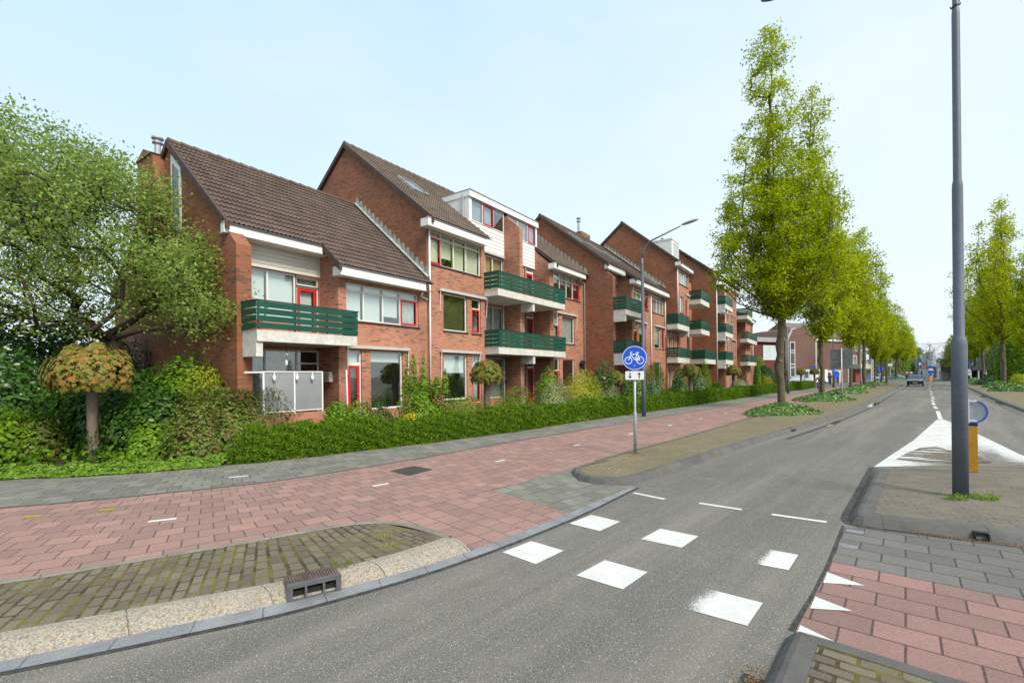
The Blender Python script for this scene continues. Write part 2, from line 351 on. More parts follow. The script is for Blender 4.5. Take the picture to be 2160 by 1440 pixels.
L['varieg'] = leaf('variegated_leaf', [(.26, .30, .12), (.38, .40, .22), (.20, .26, .08), (.3, .33, .14)], .35)
L['ivy'] = leaf('ivy_leaf', [(.045, .12, .02), (.09, .20, .03), (.24, .36, .05), (.075, .17, .025)], .25, .35, .5)
L['yel'] = leaf('yellow_flower', [(.75, .55, .01), (.6, .5, .02), (.35, .36, .03)], .3)
L['wht'] = leaf('white_flower', [(.55, .58, .42)]+[(.04, .11, .015), (.07, .17, .02), (.05, .13, .02)]*5, .3)
L['farleaf'] = leaf('distant_leaf', [(.17, .22, .04), (.24, .27, .06), (.20, .25, .05)], .4)
L['moss'] = leaf('weed_leaf', [(.13, .2, .02), (.22, .24, .03), (.1, .18, .02)], .3)
# ---------------------------------------------------------------- leaf clouds
SHAPES = {
 'diamond': [(-.5, 0), (0, -.28), (.5, 0), (0, .28)],
 'needle': [(-.5, 0), (0, -.11), (.5, 0), (0, .11)],
 'oval': [(-.5, 0), (-.2, -.26), (.2, -.24), (.5, 0), (.2, .24), (-.2, .26)],
 'maple': [(-.45, -.03), (-.25, -.2), (-.38, -.45), (-.08, -.33), (.1, -.5), (.14, -.22), (.5, -.12), (.38, 0), (.55, .05), (.5, .15), (.14, .22), (.1, .5), (-.08, .33), (-.38, .45), (-.25, .2), (-.45, .03)],
 'ivy': [(-.4, 0), (-.3, -.35), (0, -.25), (.15, -.42), (.5, 0), (.15, .42), (0, .25), (-.3, .35)],
}
def leaf_mesh(name, P, size, shape='diamond', nrm=None, jit=.8, dirs=None, seed=0, curl=0.):
    seed = abs(int(seed)); r = np.random.default_rng(seed); N = len(P)
    if nrm is None: nv = r.normal(size=(N, 3)); nv[:, 2] = np.abs(nv[:, 2])*.9+.25
    else: nv = nrm+r.normal(size=(N, 3))*jit
    nv /= np.linalg.norm(nv, axis=1, keepdims=True)+1e-9
    a = r.normal(size=(N, 3)) if dirs is None else dirs+r.normal(size=(N, 3))*.45
    a -= nv*(a*nv).sum(1, keepdims=True); a /= np.linalg.norm(a, axis=1, keepdims=True)+1e-9
    b = np.cross(nv, a)
    sz = (np.full(N, size) if not hasattr(size, '__len__') else np.asarray(size))*r.uniform(.65, 1.3, N)
    sh = np.array(SHAPES[shape]); k = len(sh)
    V = P[:, None, :]+(a[:, None, :]*sh[None, :, :1]+b[:, None, :]*sh[None, :, 1:2])*sz[:, None, None]
    V = V+nv[:, None, :]*(-curl*(sh[:, 0]**2+sh[:, 1]**2))[None, :, None]*sz[:, None, None]
    me = bpy.data.meshes.new(name); me.vertices.add(N*k); me.vertices.foreach_set('co', V.reshape(-1).astype(np.float32))
    me.loops.add(N*k); me.loops.foreach_set('vertex_index', np.arange(N*k, dtype=np.int32))
    me.polygons.add(N); me.polygons.foreach_set('loop_start', np.arange(0, N*k, k, dtype=np.int32)); me.polygons.foreach_set('loop_total', np.full(N, k, dtype=np.int32))
    me.update(calc_edges=True); return me
def blob_points(n, rad, seed=0, lump=.25, lo=.45, flat=0., nl=16):
    seed = abs(int(seed))
    r = np.random.default_rng(seed); d = r.normal(size=(n, 3)); d /= np.linalg.norm(d, axis=1, keepdims=True)
    d[:, 2] = np.where(d[:, 2] < -.35, -d[:, 2], d[:, 2])
    L_ = r.normal(size=(nl, 3)); L_ /= np.linalg.norm(L_, axis=1, keepdims=True); amp = r.uniform(-1, 1, nl)
    f = 1+lump*(np.exp(-((1-d@L_.T)/.12))*amp).sum(1)
    t = lo+(1-lo)*r.random(n)**.45
    P = d*(f*t)[:, None]*np.array(rad)
    return P, d
def blob(name, c, rad, m, n, size, shape='oval', seed=0, lump=.25, parent=None, lo=.5, curl=0., jit=.7, zmin=None, core=True, **kw):
    P, d = blob_points(n, rad, seed, lump, lo)
    P = P+np.array(c)
    if zmin is not None: P[:, 2] = np.maximum(P[:, 2], zmin+np.random.default_rng(seed).random(n)*size*.8)
    me = leaf_mesh(name, P, size, shape, d, jit, seed=seed, curl=curl)
    o = link(name, me, m, parent); return tag(o, **kw)
# ---------------------------------------------------------------- branching skeleton
def skeleton(nodes, root, r_tip=.012, power=.48, seed=0, maxr=None, up=.0, axes=()):
    """nodes Nx3; root = list of trunk points. Returns list of (p0,p1,r0,r1) and clump nodes"""
    pts = [np.array(p, float) for p in root]; par = [-1]+list(range(len(root)-1))
    base = pts[-1]; order = np.argsort(np.linalg.norm(nodes-base, axis=1))
    A = np.array(pts)
    na0 = len(pts)
    for ax in axes:
        b0_ = np.array(ax[0]); j = int(np.argmin(np.linalg.norm(np.array(pts[:na0])-b0_, axis=1)))
        for q in ax[1:]: pts.append(np.array(q, float)); par.append(j); j = len(pts)-1
    A = np.array(pts)
    for i in order:
        p = nodes[i]; dv = p-A; dist = np.linalg.norm(dv, axis=1)
        pen = np.where(dv[:, 2] < 0, -dv[:, 2]*1.2, 0)+up*np.linalg.norm(dv[:, :2], axis=1)
        ok = np.arange(len(A)) >= max(0, len(root)-2)
        j = int(np.argmin(np.where(ok, dist+pen, 1e9)))
        par.append(j); A = np.vstack([A, p])
    n = len(A); cnt = np.ones(n)
    for i in range(n-1, 0, -1):
        if par[i] >= 0: cnt[par[i]] += cnt[i]
    rad = r_tip*cnt**power
    if maxr: rad = np.minimum(rad, maxr)
    return A, par, rad
def limbs(A, par, rad, n=5, minr=0.):
    mb = MB(); r = random.Random(3)
    for i in range(1, len(A)):
        j = par[i]
        if j < 0 or rad[i] < minr: continue
        p0 = Vector(A[j]); p1 = Vector(A[i]); d = (p1-p0).length
        mid = (p0+p1)/2+Vector((r.uniform(-1, 1), r.uniform(-1, 1), r.uniform(-.5, .5)))*d*.09
        ra = min(rad[j], rad[i]*1.7)
        k = 8 if rad[i] > .08 else n if rad[i] > .02 else 3
        mb.path([p0, mid, p1], [ra, (ra+rad[i])/2, rad[i]], k, cap=False)
    return mb
def clumps(nodes, per, sig, seed=0, zs=.8):
    r = np.random.default_rng(seed); return np.repeat(nodes, per, 0)+r.normal(size=(len(nodes)*per, 3))*np.array([sig, sig, sig*zs])
# ================================================================ GROUND
def declip(Q, P, d):
    # collapse the folds an inward offset makes at tight corners
    Q = Q.copy(); P2 = np.asarray(P)[:, :2]; dist = np.array([np.min(np.linalg.norm(P2-q[:2], axis=1)) for q in Q]); bad = dist < abs(d)*.97-.004
    i = 0
    while i < len(Q):
        if bad[i]:
            j = i
            while j < len(Q) and bad[j]: j += 1
            if i > 0 and j < len(Q): Q[i:j] = (Q[i-1]+Q[j])/2
            i = j
        else: i += 1
    return Q
def rs(P, n):
    P = np.array([list(p)+[0]*(3-len(p)) for p in P], float); d = np.r_[0, np.cumsum(np.linalg.norm(np.diff(P, axis=0), axis=1))]
    t = np.linspace(0, d[-1], n); return np.stack([np.interp(t, d, P[:, k]) for k in range(3)], 1)
def smooth(P, it=2):
    P = np.array([list(p)+[0]*(3-len(p)) for p in P], float)
    for _ in range(it):
        Q = [P[0]]
        for a, b in zip(P[:-1], P[1:]): Q += [a*.75+b*.25, a*.25+b*.75]
        Q.append(P[-1]); P = np.array(Q)
    return P
def offset(P, d):
    P = np.array(P, float); T = np.gradient(P[:, :2], axis=0); T /= np.linalg.norm(T, axis=1, keepdims=True)+1e-9
    Q = P.copy(); Q[:, 0] += -T[:, 1]*d; Q[:, 1] += T[:, 0]*d; return Q
def ribbon(name, cols, m, n=60, uvo=(0, 0), swap=False, kind='structure', parent=None, **kw):
    """cols: list of polylines (3D) resampled to n points; sheet between them; uv in metres"""
    C = [rs(c, n) if len(c) != n else np.array([list(p)+[0]*(3-len(p)) for p in c], float) for c in cols]
    mb = MB(); mb.uv = []
    mid = C[len(C)//2]; s = np.r_[0, np.cumsum(np.linalg.norm(np.diff(mid, axis=0), axis=1))]
    for i in range(n):
        w = 0
        for k, c in enumerate(C):
            if k: w += np.linalg.norm(c[i]-C[k-1][i])
            mb.v.append(tuple(c[i])); mb.uv.append((w+uvo[1], s[i]+uvo[0]) if swap else (s[i]+uvo[0], w+uvo[1]))
    K = len(C)
    for i in range(n-1):
        for k in range(K-1): mb.f.append((i*K+k, (i+1)*K+k, (i+1)*K+k+1, i*K+k+1))
    return mb.build(name, m, parent, kind=kind, **kw)
def sheet(name, pts, m, z=None, ang=0., org=None, kind='structure', smoothf=False, **kw):
    mb = MB(); P = [(p[0], p[1], (p[2] if len(p) > 2 else 0) if z is None else z) for p in pts]
    mb.v = P; mb.f = [tuple(range(len(P)))]
    o = org or P[0]; c, s_ = math.cos(ang), math.sin(ang)
    mb.uv = [((p[0]-o[0])*c+(p[1]-o[1])*s_, -(p[0]-o[0])*s_+(p[1]-o[1])*c) for p in P]
    me = bpy.data.meshes.new(name); me.from_pydata(mb.v, [], mb.f); me.update()
    # make all faces look up
    if me.polygons[0].normal.z < 0: me.flip_normals()
    o_ = link(name, me, m); uvl = me.uv_layers.new(name='UVMap')
    for li, lo in enumerate(me.loops): uvl.data[li].uv = mb.uv[lo.vertex_index]
    return tag(o_, kind=kind, **kw)
def match(A, B, n):   # resample B so that its points face A's
    A = rs(A, n); Bd = rs(B, 900); T = np.gradient(A[:, :2], axis=0); T /= np.linalg.norm(T, axis=1, keepdims=True)
    out = []; last = 0
    for a, t in zip(A, T):
        q = (Bd[:, :2]-a[:2])@t; cand = np.abs(q)+1e-3*np.linalg.norm(Bd[:, :2]-a[:2], axis=1); cand[:last] = 1e9
        j = int(np.argmin(cand)); last = j; out.append(Bd[j])
    return A, np.array(out)
ZP = .06
G_ = MB().quad((-900, -300, -.12), (900, -300, -.12), (900, 1200, -.12), (-900, 1200, -.12)).build('ground', M['farpaving'], kind='structure')
sheet('road', [(-14, -6), (30, -30), (140, 20), (220, 140), (140, 260), (60, 120), (40, 58), (20, 30), (4, 12), (-3, 5), (-14, -1)], M['asphalt'], 0.)
soil_e = [(-34, 5.2), (-16, 7.6), (-10.11, 9.34), (-8.27, 9.62), (-6.47, 10.5), (-5.02, 11.5), (-4.15, 12.35), (-2.5, 13.8), (-1.66, 14.6), (.31, 16.6), (2.67, 19.6), (8.22, 25.75), (17.54, 36.6), (26.1, 46.6), (37.95, 59.3), (43.5, 65.5)]
foot_e = [(-30, 1.5), (-12, 6.0), (-7.82, 7.22), (-6.91, 7.6), (-5.99, 8.05), (-4.54, 8.8), (-3.56, 9.8), (-2.97, 10.4), (-2.07, 11.4), (-1.13, 12.6), (.77, 14.85), (6.85, 21.47), (11.08, 26.3), (21.07, 37.6), (35.07, 53.6), (52, 72.8)]
cyc_e = [(-24, -3.5), (-8, 3.2), (-4.89, 4.51), (-4.37, 4.8), (-3.85, 5.12), (-3.24, 5.5), (-2.54, 5.98), (-2.15, 6.3), (-1.73, 6.72), (-1.1, 7.3), (-.37, 8.05), (.97, 9.62), (1.37, 9.98), (2.88, 11.69), (4.18, 13.11), (6.74, 16.1), (12.61, 23.2), (23.51, 35.6), (48.73, 64.3), (56, 72.7)]
soil_e, foot_e, cyc_e = [smooth([(*p, ZP) for p in q], 1) for q in (soil_e, foot_e, cyc_e)]
fA, fB = match(foot_e, soil_e, 160)
ribbon('footpath', [fA, fA*.5+fB*.5, fB], M['greytile'], 160)
# footpath edging stones
ribbon('edging_strip', [offset(rs(foot_e, 120), -.03)+[0, 0, .006], offset(rs(foot_e, 120), .06)+[0, 0, .006]], M['kerb'], 120)
f90, c90 = rs(foot_e, 120), rs(cyc_e, 120)
A_, B_ = match(cyc_e, foot_e, 150)
ribbon('cycle_path', [A_, A_*.5+B_*.5, B_], M['redtile'], 150)
ribbon('garden_soil', [soil_e+[0, 0, -.01], offset(soil_e, 7)+[0, 0, -.01], offset(soil_e, 30)+[0, 0, -.02]], M['soil'], 60)
# tiled crossing wedge between path and carriageway
sheet('cycle_crossing', [(-1.73, 6.72, ZP), (-2.3, 6.2, ZP), (-1.9, 5.9, .05), (-1.2, 5.55, .03), (-.6, 5.40, .012), (-.45, 5.45, .012), (.17, 6.1, .012), (.8, 6.84, .012), (.21, 7.43, .04), (-.37, 8.05, ZP), (-1.1, 7.3, ZP)], M['redtile_xy'], ang=R(-45))
sheet('tiled_corner', [(-.37, 8.05, ZP), (.8, 6.84, .012), (2.1, 8.42, .012), (1.49, 8.61, .012), (1.2, 8.9, .02), (1.3, 9.3, .03), (1.6, 9.9, ZP-.003), (1.5, 10.12, ZP-.003), (.97, 9.62, ZP)], M['greytile'], ang=R(45))
# left brick verge
vb = [(-14, -1.3), (-3.65, 3.36), (-3.45, 3.45), (-2.9, 3.73), (-2.24, 4.08), (-2.05, 4.19), (-1.66, 4.43), (-1.02, 4.9), (-.48, 5.40)]
vt = [(-14, -1.0), (-3.88, 3.60), (-3.59, 3.73), (-3.19, 3.95), (-2.37, 4.35), (-2.16, 4.46), (-1.78, 4.71), (-1.24, 5.14), (-.80, 5.64)]
vk = [(-14, 1.2), (-4.89, 4.51), (-4.37, 4.81), (-3.85, 5.14), (-3.24, 5.5), (-2.54, 5.97), (-2.1, 6.24), (-1.62, 6.3), (-1.12, 6.02), (-.74, 5.66)]
vb, vt, vk = smooth([(*p, 0.) for p in vb], 1), smooth([(*p, .10) for p in vt], 1), smooth([(*p, .095) for p in vk], 1)
def lerp(a, b, t, z): q = rs(a, 80)*(1-t)+rs(b, 80)*t; q[:, 2] = z; return q
ribbon('kerb', [rs(vb, 80), lerp(vb, vt, .22, .055), lerp(vb, vt, .42, .085), lerp(vb, vt, .7, .102), lerp(vb, vt, 1, .098)], M['aggregate'], 80)
vk_in = offset(rs(vk, 80), -.10); vk_in[:, 2] = .092
vA, vB = match(vt, vk_in, 80); vB[-1] = vA[-1]*.5+vk_in[-1]*.5
ribbon('brick_verge', [vA+[0, 0, -.006], vB], M['vergebrick'], 80, swap=True)
vko = rs(vk, 80).copy(); vko[:, 2] = .062
ribbon('concrete_band', [vk_in+[0, 0, .003], offset(vk_in, .05)+[0, 0, .012], rs(vk, 80), vko], M['band'], 80)
go = [(-14, -1.6), (-3.53, 3.25), (-3.07, 3.47), (-2.13, 3.94), (-1.92, 4.05), (-1.42, 4.40), (-.92, 4.78), (-.24, 5.42), (.4, 6.12), (.95, 6.74), (2.19, 8.38)]
gi = [(-14, -1.25), (-3.63, 3.37), (-3.2, 3.60), (-2.22, 4.10), (-2.0, 4.23), (-1.55, 4.52), (-1.0, 4.92), (-.45, 5.44), (.17, 6.13), (.8, 6.86), (2.06, 8.50)]
go, gi = smooth([(*p, .006) for p in go], 1), smooth([(*p, .012) for p in gi], 1)
ribbon('gutter', [go, gi], M['gutter'], 90)
ribbon('asphalt_seam', [offset(rs(go, 90), -.05)+[0, 0, -.002], rs(go, 90)+[0, 0, -.002]], M['patch'], 90)
# long verge with the street trees
mb_ = [(1.95, 10.58), (1.42, 10.04), (1.18, 9.72), (1.1, 9.38), (1.2, 8.92), (1.49, 8.60), (1.9, 8.47), (2.26, 8.63), (2.98, 9.39), (6.49, 13.05), (10.5, 17.0), (15.35, 21.9), (22.1, 29.3), (32, 40.6), (51.48, 62.43), (55.5, 67.2)]
mbs = smooth([(*p, 0.) for p in mb_], 2)
NB = 260; b0 = rs(mbs, NB)
def off(P, d, z): q = declip(offset(P, d), P, d); q[:, 2] = z; return q
ribbon('kerb', [b0, off(b0, .04, .06), off(b0, .075, .105), off(b0, .11, .122), off(b0, .21, .122)], M['kerb'], NB)
inner = off(b0, .21, .117)
far = b0[-1]; nose = inner[0]
leftE = rs([(1.85, 10.48, .10), (2.88, 11.69, .10), (4.18, 13.11, .10), (6.74, 16.1, .10), (12.61, 23.2, .10), (23.51, 35.6, .10), (48.73, 64.3, .10), (54.6, 69.0, .10)], NB)
ribbon('verge', [inner, leftE], M['mossverge'], NB, swap=True)
lo = leftE.copy(); lo[:, 2] = .055
ribbon('concrete_band', [off(leftE, -.05, .108), off(leftE, .05, .108), off(leftE, .06, .055)], M['kerb'], NB)
ribbon('gutter', [off(b0[66:], -.32, .006), off(b0[66:], -.0, .012)], M['wetgutter'], NB-66)
ribbon('asphalt_seam', [off(b0[36:], -.42, .003), off(b0[36:], -.30, .003)], M['patch'], NB-36)
# second verge piece after the side opening
# traffic island on the right
ik = [(7.57, 9.93), (5.16, 7.15), (4.52, 6.42), (4.44, 6.22), (4.62, 6.06), (4.90, 5.92), (5.81, 5.36), (8.2, 3.9), (10.5, 2.6)]
iks = np.vstack([smooth([(*p, 0.) for p in ik[1:-2]], 2)]); iks = np.vstack([[ik[0][0], ik[0][1], 0], iks, [8.2, 3.9, 0], [10.5, 2.6, 0]])
i0 = rs(iks, 90); hz = np.clip((9.9-i0[:, 1])/1.2, 0, 1); hz = np.where(i0[:, 0] < 12, hz, 1)
def offz(P, d, z): q = declip(offset(P, d), P, d); q[:, 2] = .004+z*hz[:len(P)]; return q
ribbon('kerb', [offz(i0, 0, 0), offz(i0, .05, .06), offz(i0, .10, .105), offz(i0, .15, .122), offz(i0, .28, .122)], M['kerb'], 90)
ii = offz(i0, .28, .116)
isl = [tuple(p) for p in ii]+[(12.4, 5.0, .116), (11.4, 9.0, .116), (10.9, 9.9, .004), (9.4, 10.0, .004)]
o_ = sheet('traffic_island', isl, M['islandbrick'], ang=R(-30))
ribbon('gutter', [offz(i0[:45], -.09, 0.002), offz(i0[:45], 0, 0.004)], M['patch'], 45)
# tiled refuge strip on the right
sheet('grey_tiles', [(4.26, 6.10), (3.35, 5.0), (7.45, 1.59), (10.5, 2.6), (8.2, 3.9), (5.81, 5.36), (4.9, 5.92), (4.62, 6.06)], M['greybig'], .006, ang=R(-39.7), org=(3.35, 5.0))
sheet('red_tiles', [(3.35, 5.0), (2.73, 4.29), (2.20, 3.70), (2.0, 3.45), (2.2, 3.0), (5.5, -.6), (7.45, 1.59)], M['redbig'], .006, ang=R(-39.7), org=(3.35, 5.0))
for a in ((1784, 1120), (1768, 1151)):
    p = gp(*a, .009); d = Vector((.77, -.64, 0)); n = Vector((.64, .77, 0))
    MB().quad(p, p+d*.18, p+d*.18+n*.14, p+n*.14).build('pale_paver', M['gutter'], kind='structure')
def tri(*p):
    MB().quad(*[gp(x, y, .010) for x, y in p]).build('give_way_triangle', M['paint'], kind='structure')
tri((1744.7, 1205.8), (1736.4, 1228), (1823.9, 1234.4)); tri((1719.7, 1257), (1708.6, 1282), (1798.9, 1287.8)); tri((1687.8, 1317), (1680.8, 1333.6), (1782, 1362))
k2 = [(.2, 1.2), (1.50, 2.98), (1.95, 3.52), (2.06, 3.63), (2.16, 3.62), (2.40, 3.42), (2.8, 3.05), (4.6, 1.3)]
k2s = np.vstack([[.2, 1.2, 0], smooth([(*p, 0.) for p in k2[1:-1]], 2), [4.6, 1.3, 0]]); k20 = rs(k2s, 70)
ribbon('kerb', [off(k20, -.03, .004), off(k20, -.07, .05), off(k20, -.11, .085), off(k20, -.15, .10), off(k20, -.26, .10)], M['kerb'], 70)
kin = off(k20, -.26, .097)
sheet('traffic_island', [tuple(p) for p in kin][::-1], M['vergebrick'], ang=R(-39.7))
ribbon('asphalt_seam', [off(k20[:26], .10, .004), off(k20[:26], -.03, .004)], M['patch'], 26)
# right-hand verge across the carriageway
rk = [(14, 10.7, 0.), (24.01, 22.25, 0.), (32.53, 32.1, 0.), (52.39, 54.6, 0.), (66, 70.0, 0.)]
r0 = rs(rk, 90)
ribbon('kerb', [r0, off(r0, -.05, .06), off(r0, -.10, .11), off(r0, -.28, .12)], M['kerb'], 90)
ribbon('verge', [off(r0, -.28, .116), off(r0, -3.4, .10)], M['mossverge'], 90, swap=True)
ribbon('gutter', [off(r0, .35, .006), off(r0, .0, .012)], M['wetgutter'], 90)
ribbon('cycle_path', [off(r0, -3.4, .09), off(r0, -6.8, .09)], M['redtile'], 90)
ribbon('footpath', [off(r0, -6.8, .09), off(r0, -10.5, .09)], M['greytile'], 90)
# ---- painted markings
def mark(name, pts, m='paint', z=.005, uv=None):
    o = sheet(name, pts, M[m], z)
    if uv:
        l = o.data.uv_layers[0]
        for li, lo in enumerate(o.data.loops):
            l.data[li].uv = uv[lo.vertex_index]
    return o
U4 = [(0, 0), (0, 1), (1, 1), (1, 0)]
for pts, m in (([(1.42, 4.06), (1.75, 4.44), (2.16, 4.12), (1.84, 3.75)], 'paint_worn'), ([(.62, 4.73), (.98, 5.11), (1.35, 4.79), (1.01, 4.41)], 'paint'),
               ([(-.13, 5.37), (.21, 5.72), (.57, 5.4), (.23, 5.02)], 'paint'), ([(.75, 6.38), (1.11, 6.77), (1.45, 6.44), (1.10, 6.06)], 'paint'),
               ([(1.54, 5.75), (1.9, 6.13), (2.27, 5.83), (1.93, 5.45)], 'paint'), ([(2.36, 5.08), (2.72, 5.50), (3.12, 5.20), (2.78, 4.80)], 'paint_worn2')):
    mark('crossing_block', pts, m, uv=U4)
for a, b in (((2.03, 8.0), (2.42, 7.57)), ((2.87, 7.32), (3.35, 6.95)), ((3.65, 6.70), (4.18, 6.33))):
    a, b = Vector((*a, 0)), Vector((*b, 0)); d = (b-a).normalized(); n = Vector((d.y, -d.x, 0))*.045
    mark('road_dash', [a-n, b-n, b+n, a+n])
apex = (17.45, 19.43)
mark('painted_triangle', [(7.57, 9.95), (8.76, 11.07), (11.59, 13.71), (17.3, 19.35), (17.75, 19.5), (16.9, 18.15), (14.0, 14.0), (12.0, 11.2), (11.2, 9.6), (10.2, 9.95), (9.4, 10.05)], 'paint_area', .008,
     uv=[(0.5, 0), (.5, 0), (.6, 0), (1, 0), (1, 0), (1, 0), (.6, 0), (.5, 0), (.2, 0), (0, 0), (0.1, 0)])
cd = [((17.7, 19.6), (21.33, 23.78)), ((22.5, 25.15), (24, 26.95)), ((24.95, 28.05), (26.8, 30.2)), ((27.6, 31.1), (28.9, 32.6)), ((30.1, 33.9), (31.5, 35.5)), ((32.6, 36.8), (33.6, 37.9)), ((36, 40.7), (37.2, 42.1)), ((40, 45.2), (41.5, 47)), ((44.5, 50.5), (46, 52.2)), ((50, 56.8), (51.5, 58.5)), ((57, 64.7), (58.5, 66.4))]
for a, b in cd:
    a, b = Vector((*a, 0)), Vector((*b, 0)); d = (b-a).normalized(); n = Vector((d.y, -d.x, 0))*.075
    mark('centre_line_dash', [a-n, b-n, b+n, a+n])
for a, b in (((-4.98, 6.46), (-4.69, 6.60)), ((-2.5, 8.42), (-2.26, 8.63)), ((-.4, 10.68), (-.18, 10.93)), ((1.67, 12.98), (1.88, 13.22)), ((3.75, 15.35), (3.97, 15.62)), ((5.85, 17.8), (6.07, 18.05)), ((8.0, 20.3), (8.22, 20.55)), ((10.2, 22.8), (10.42, 23.05)), ((-5.56, 9.28), (-5.28, 9.45))):
    a, b = Vector((*a, 0)), Vector((*b, 0)); d = (b-a).normalized(); n = Vector((d.y, -d.x, 0))*.05
    mark('path_dash', [a-n, b-n, b+n, a+n], z=ZP+.005)
for x in ((-6.95, 6.7), (-6.15, 7.0)):
    a = Vector((*x, 0)); mark('yellow_dab', [a, a+Vector((.2, .06, 0)), a+Vector((.16, .14, 0)), a+Vector((-.02, .1, 0))], z=ZP+.005).data.materials[0] = L['yel']
# ---- metalwork in the paving
mh = sheet('utility_cover', [(-2.54, 9.78), (-2.05, 9.3), (-1.67, 9.89), (-2.16, 10.30)], plain('dark_cast_iron', (.055, .048, .045), .6, .25, 8, fine=60), ZP+.008, kind=None)
tag(mh, 'dark square metal access cover set in the red cycle path', 'access cover')
def gully(P0, P1, name, label, W=.26, h=.115, wood=True):
    P0, P1 = Vector((*P0, 0)), Vector((*P1, 0)); d = (P1-P0); Ln = d.length; d.normalize(); ang = math.atan2(d.y, d.x)
    e = empty(name, P0, ang, label, 'drain')
    f = MB(); f.box(0, Ln, -.02, .03, h-.035, h); f.box(0, .045, -.02, .03, .012, h-.035); f.box(Ln-.045, Ln, -.02, .03, .012, h-.035)
    for k in (1, 2): f.box(Ln*k/3-.008, Ln*k/3+.010, -.02, .03, .012, h-.035)
    f.box(0, Ln, -.02, .03, .004, .016)
    f.build('front_frame', M['iron'], e)
    MB().box(.02, Ln-.02, .03, W-.01, .006, .082).build('chamber', M['black'], e)
    t = MB(); t.box(0, Ln, .03, W, h-.025, h-.012)
    for k in range(18): t.box(.012+k*(Ln-.02)/18, .012+k*(Ln-.02)/18+(Ln-.02)/36, .035, W-.01, h-.012, h-.004)
    t.build('lid', plain('rusty_cast_lid', (.13, .085, .07), .65, .3, 8, fine=70), e); return e
gully((-2.02, 4.215), (-1.63, 4.46), 'kerb_drain', 'cast iron kerb drain with three square mouths in the pale kerb', h=.155)
M['cargrey0'] = plain('dark_iron', (.06, .058, .055), .6, .2, 5)
kq = gp(1676, 912, 0); j_ = int(np.argmin(np.linalg.norm(b0[:, :2]-[kq.x, kq.y], axis=1))); dk = b0[j_+2]-b0[j_-2]
e = empty('kerb_grate', (b0[j_, 0], b0[j_, 1], 0), math.atan2(dk[1], dk[0]), 'dark slotted kerb drain below the tree with two tips', 'drain')
g = MB(); 
for k in range(5): g.box(k*.11, k*.11+.04, 0.0, .09, .008, .085)
g.box(-.02, .50, .092, .2, .0, .126); g.build('grille', M['cargrey0'], e)
kq = gp(2055, 1141, 0); j_ = int(np.argmin(np.linalg.norm(i0[:, :2]-[kq.x, kq.y], axis=1))); dk = i0[j_+1]-i0[j_-1]
e = empty('kerb_weep_drain', (i0[j_, 0], i0[j_, 1], 0), math.atan2(dk[1], dk[0]), 'small black plastic drain opening in the kerb of the traffic island', 'drain')
g = MB(); g.box(0, .13, .02, .09, .085, .098); g.box(0, .13, -.015, .02, .008, .02); g.box(0, .014, -.012, .085, .02, .085); g.box(.116, .13, -.012, .085, .02, .085); g.box(.014, .116, .05, .06, .02, .085); g.build('surround', M['black'], e)

ribbon('asphalt_seam', [[(4.30, 6.16, .0062), (3.35, 5.0, .0062), (2.73, 4.29, .0062), (2.16, 3.66, .0062)], [(4.28, 6.18, .0062), (3.325, 5.02, .0062), (2.71, 4.31, .0062), (2.13, 3.69, .0062)]], M['patch'], 30)
def litter(pts, n, spread, label, seed=0):
    r_ = np.random.default_rng(seed); C = rs(pts, 200); ix = r_.integers(0, 199, n); P = C[ix]+(C[ix+1 if 0 else np.minimum(ix+1, 199)]-C[ix])*r_.random((n, 1)); P[:, :2] += r_.normal(size=(n, 2))*spread; P[:, 2] += .008*r_.random(n)
    o = link('leaf_litter', leaf_mesh('leaf_litter', P, .016, 'diamond', np.tile([0, 0, 1.], (n, 1)), .35, seed=seed), L['litter']); tag(o, label, 'leaf litter', kind='stuff')
L['litter'] = leaf('dry_leaf', [(.16, .07, .02), (.25, .12, .04), (.10, .05, .02), (.3, .2, .08)], .1)
litter([(4.85, 5.90, .012), (5.4, 5.55, .012), (6.2, 5.05, .012)], 1500, .035, 'brown leaf litter along the foot of the island kerb', 1)
litter([(-2.05, 4.50, .1), (-1.62, 4.80, .1)], 160, .03, 'dry leaves behind the cast iron kerb drain', 2)
litter([(1.62, 3.18, .008), (1.5, 3.0, .008)], 220, .05, 'dry leaves beside the bottom kerb', 3)
litter([(2.0, 8.42, .01), (3.0, 9.32, .01), (8, 14.4, .01), (15, 21.5, .01)], 700, .06, 'scattered dry leaves in the gutter of the long kerb', 4)

for i, (x, y, a_, b_) in enumerate(((1843, 853, 2.6, .20), (1760, 892, 1.5, .10), (2110, 850, 2.2, .16), (2075, 836, 1.8, .14))):
    q = gp(x, y, .0135); pts = [(a_*math.cos(2*PI*k/28)*(1+.15*math.sin(k*1.7+i)), b_*math.sin(2*PI*k/28)*(1+.3*math.sin(k*2.9+i))) for k in range(28)]
    o = MB().quad(*[(p_[0], p_[1], 0) for p_ in pts]).build('puddle', M['puddle'] if 'puddle' in M else M.setdefault('puddle', plain('shallow_water', (.03, .03, .03), .03, .1, 1, spec=1.)), kind='structure'); o.location = q; o.rotation_euler = (0, 0, R(48.5))

sheet('verge', [(1.35, 9.95), (2.0, 9.8), (2.9, 10.8), (2.6, 11.3), (1.8, 10.45)], M['mossverge'], .0975)

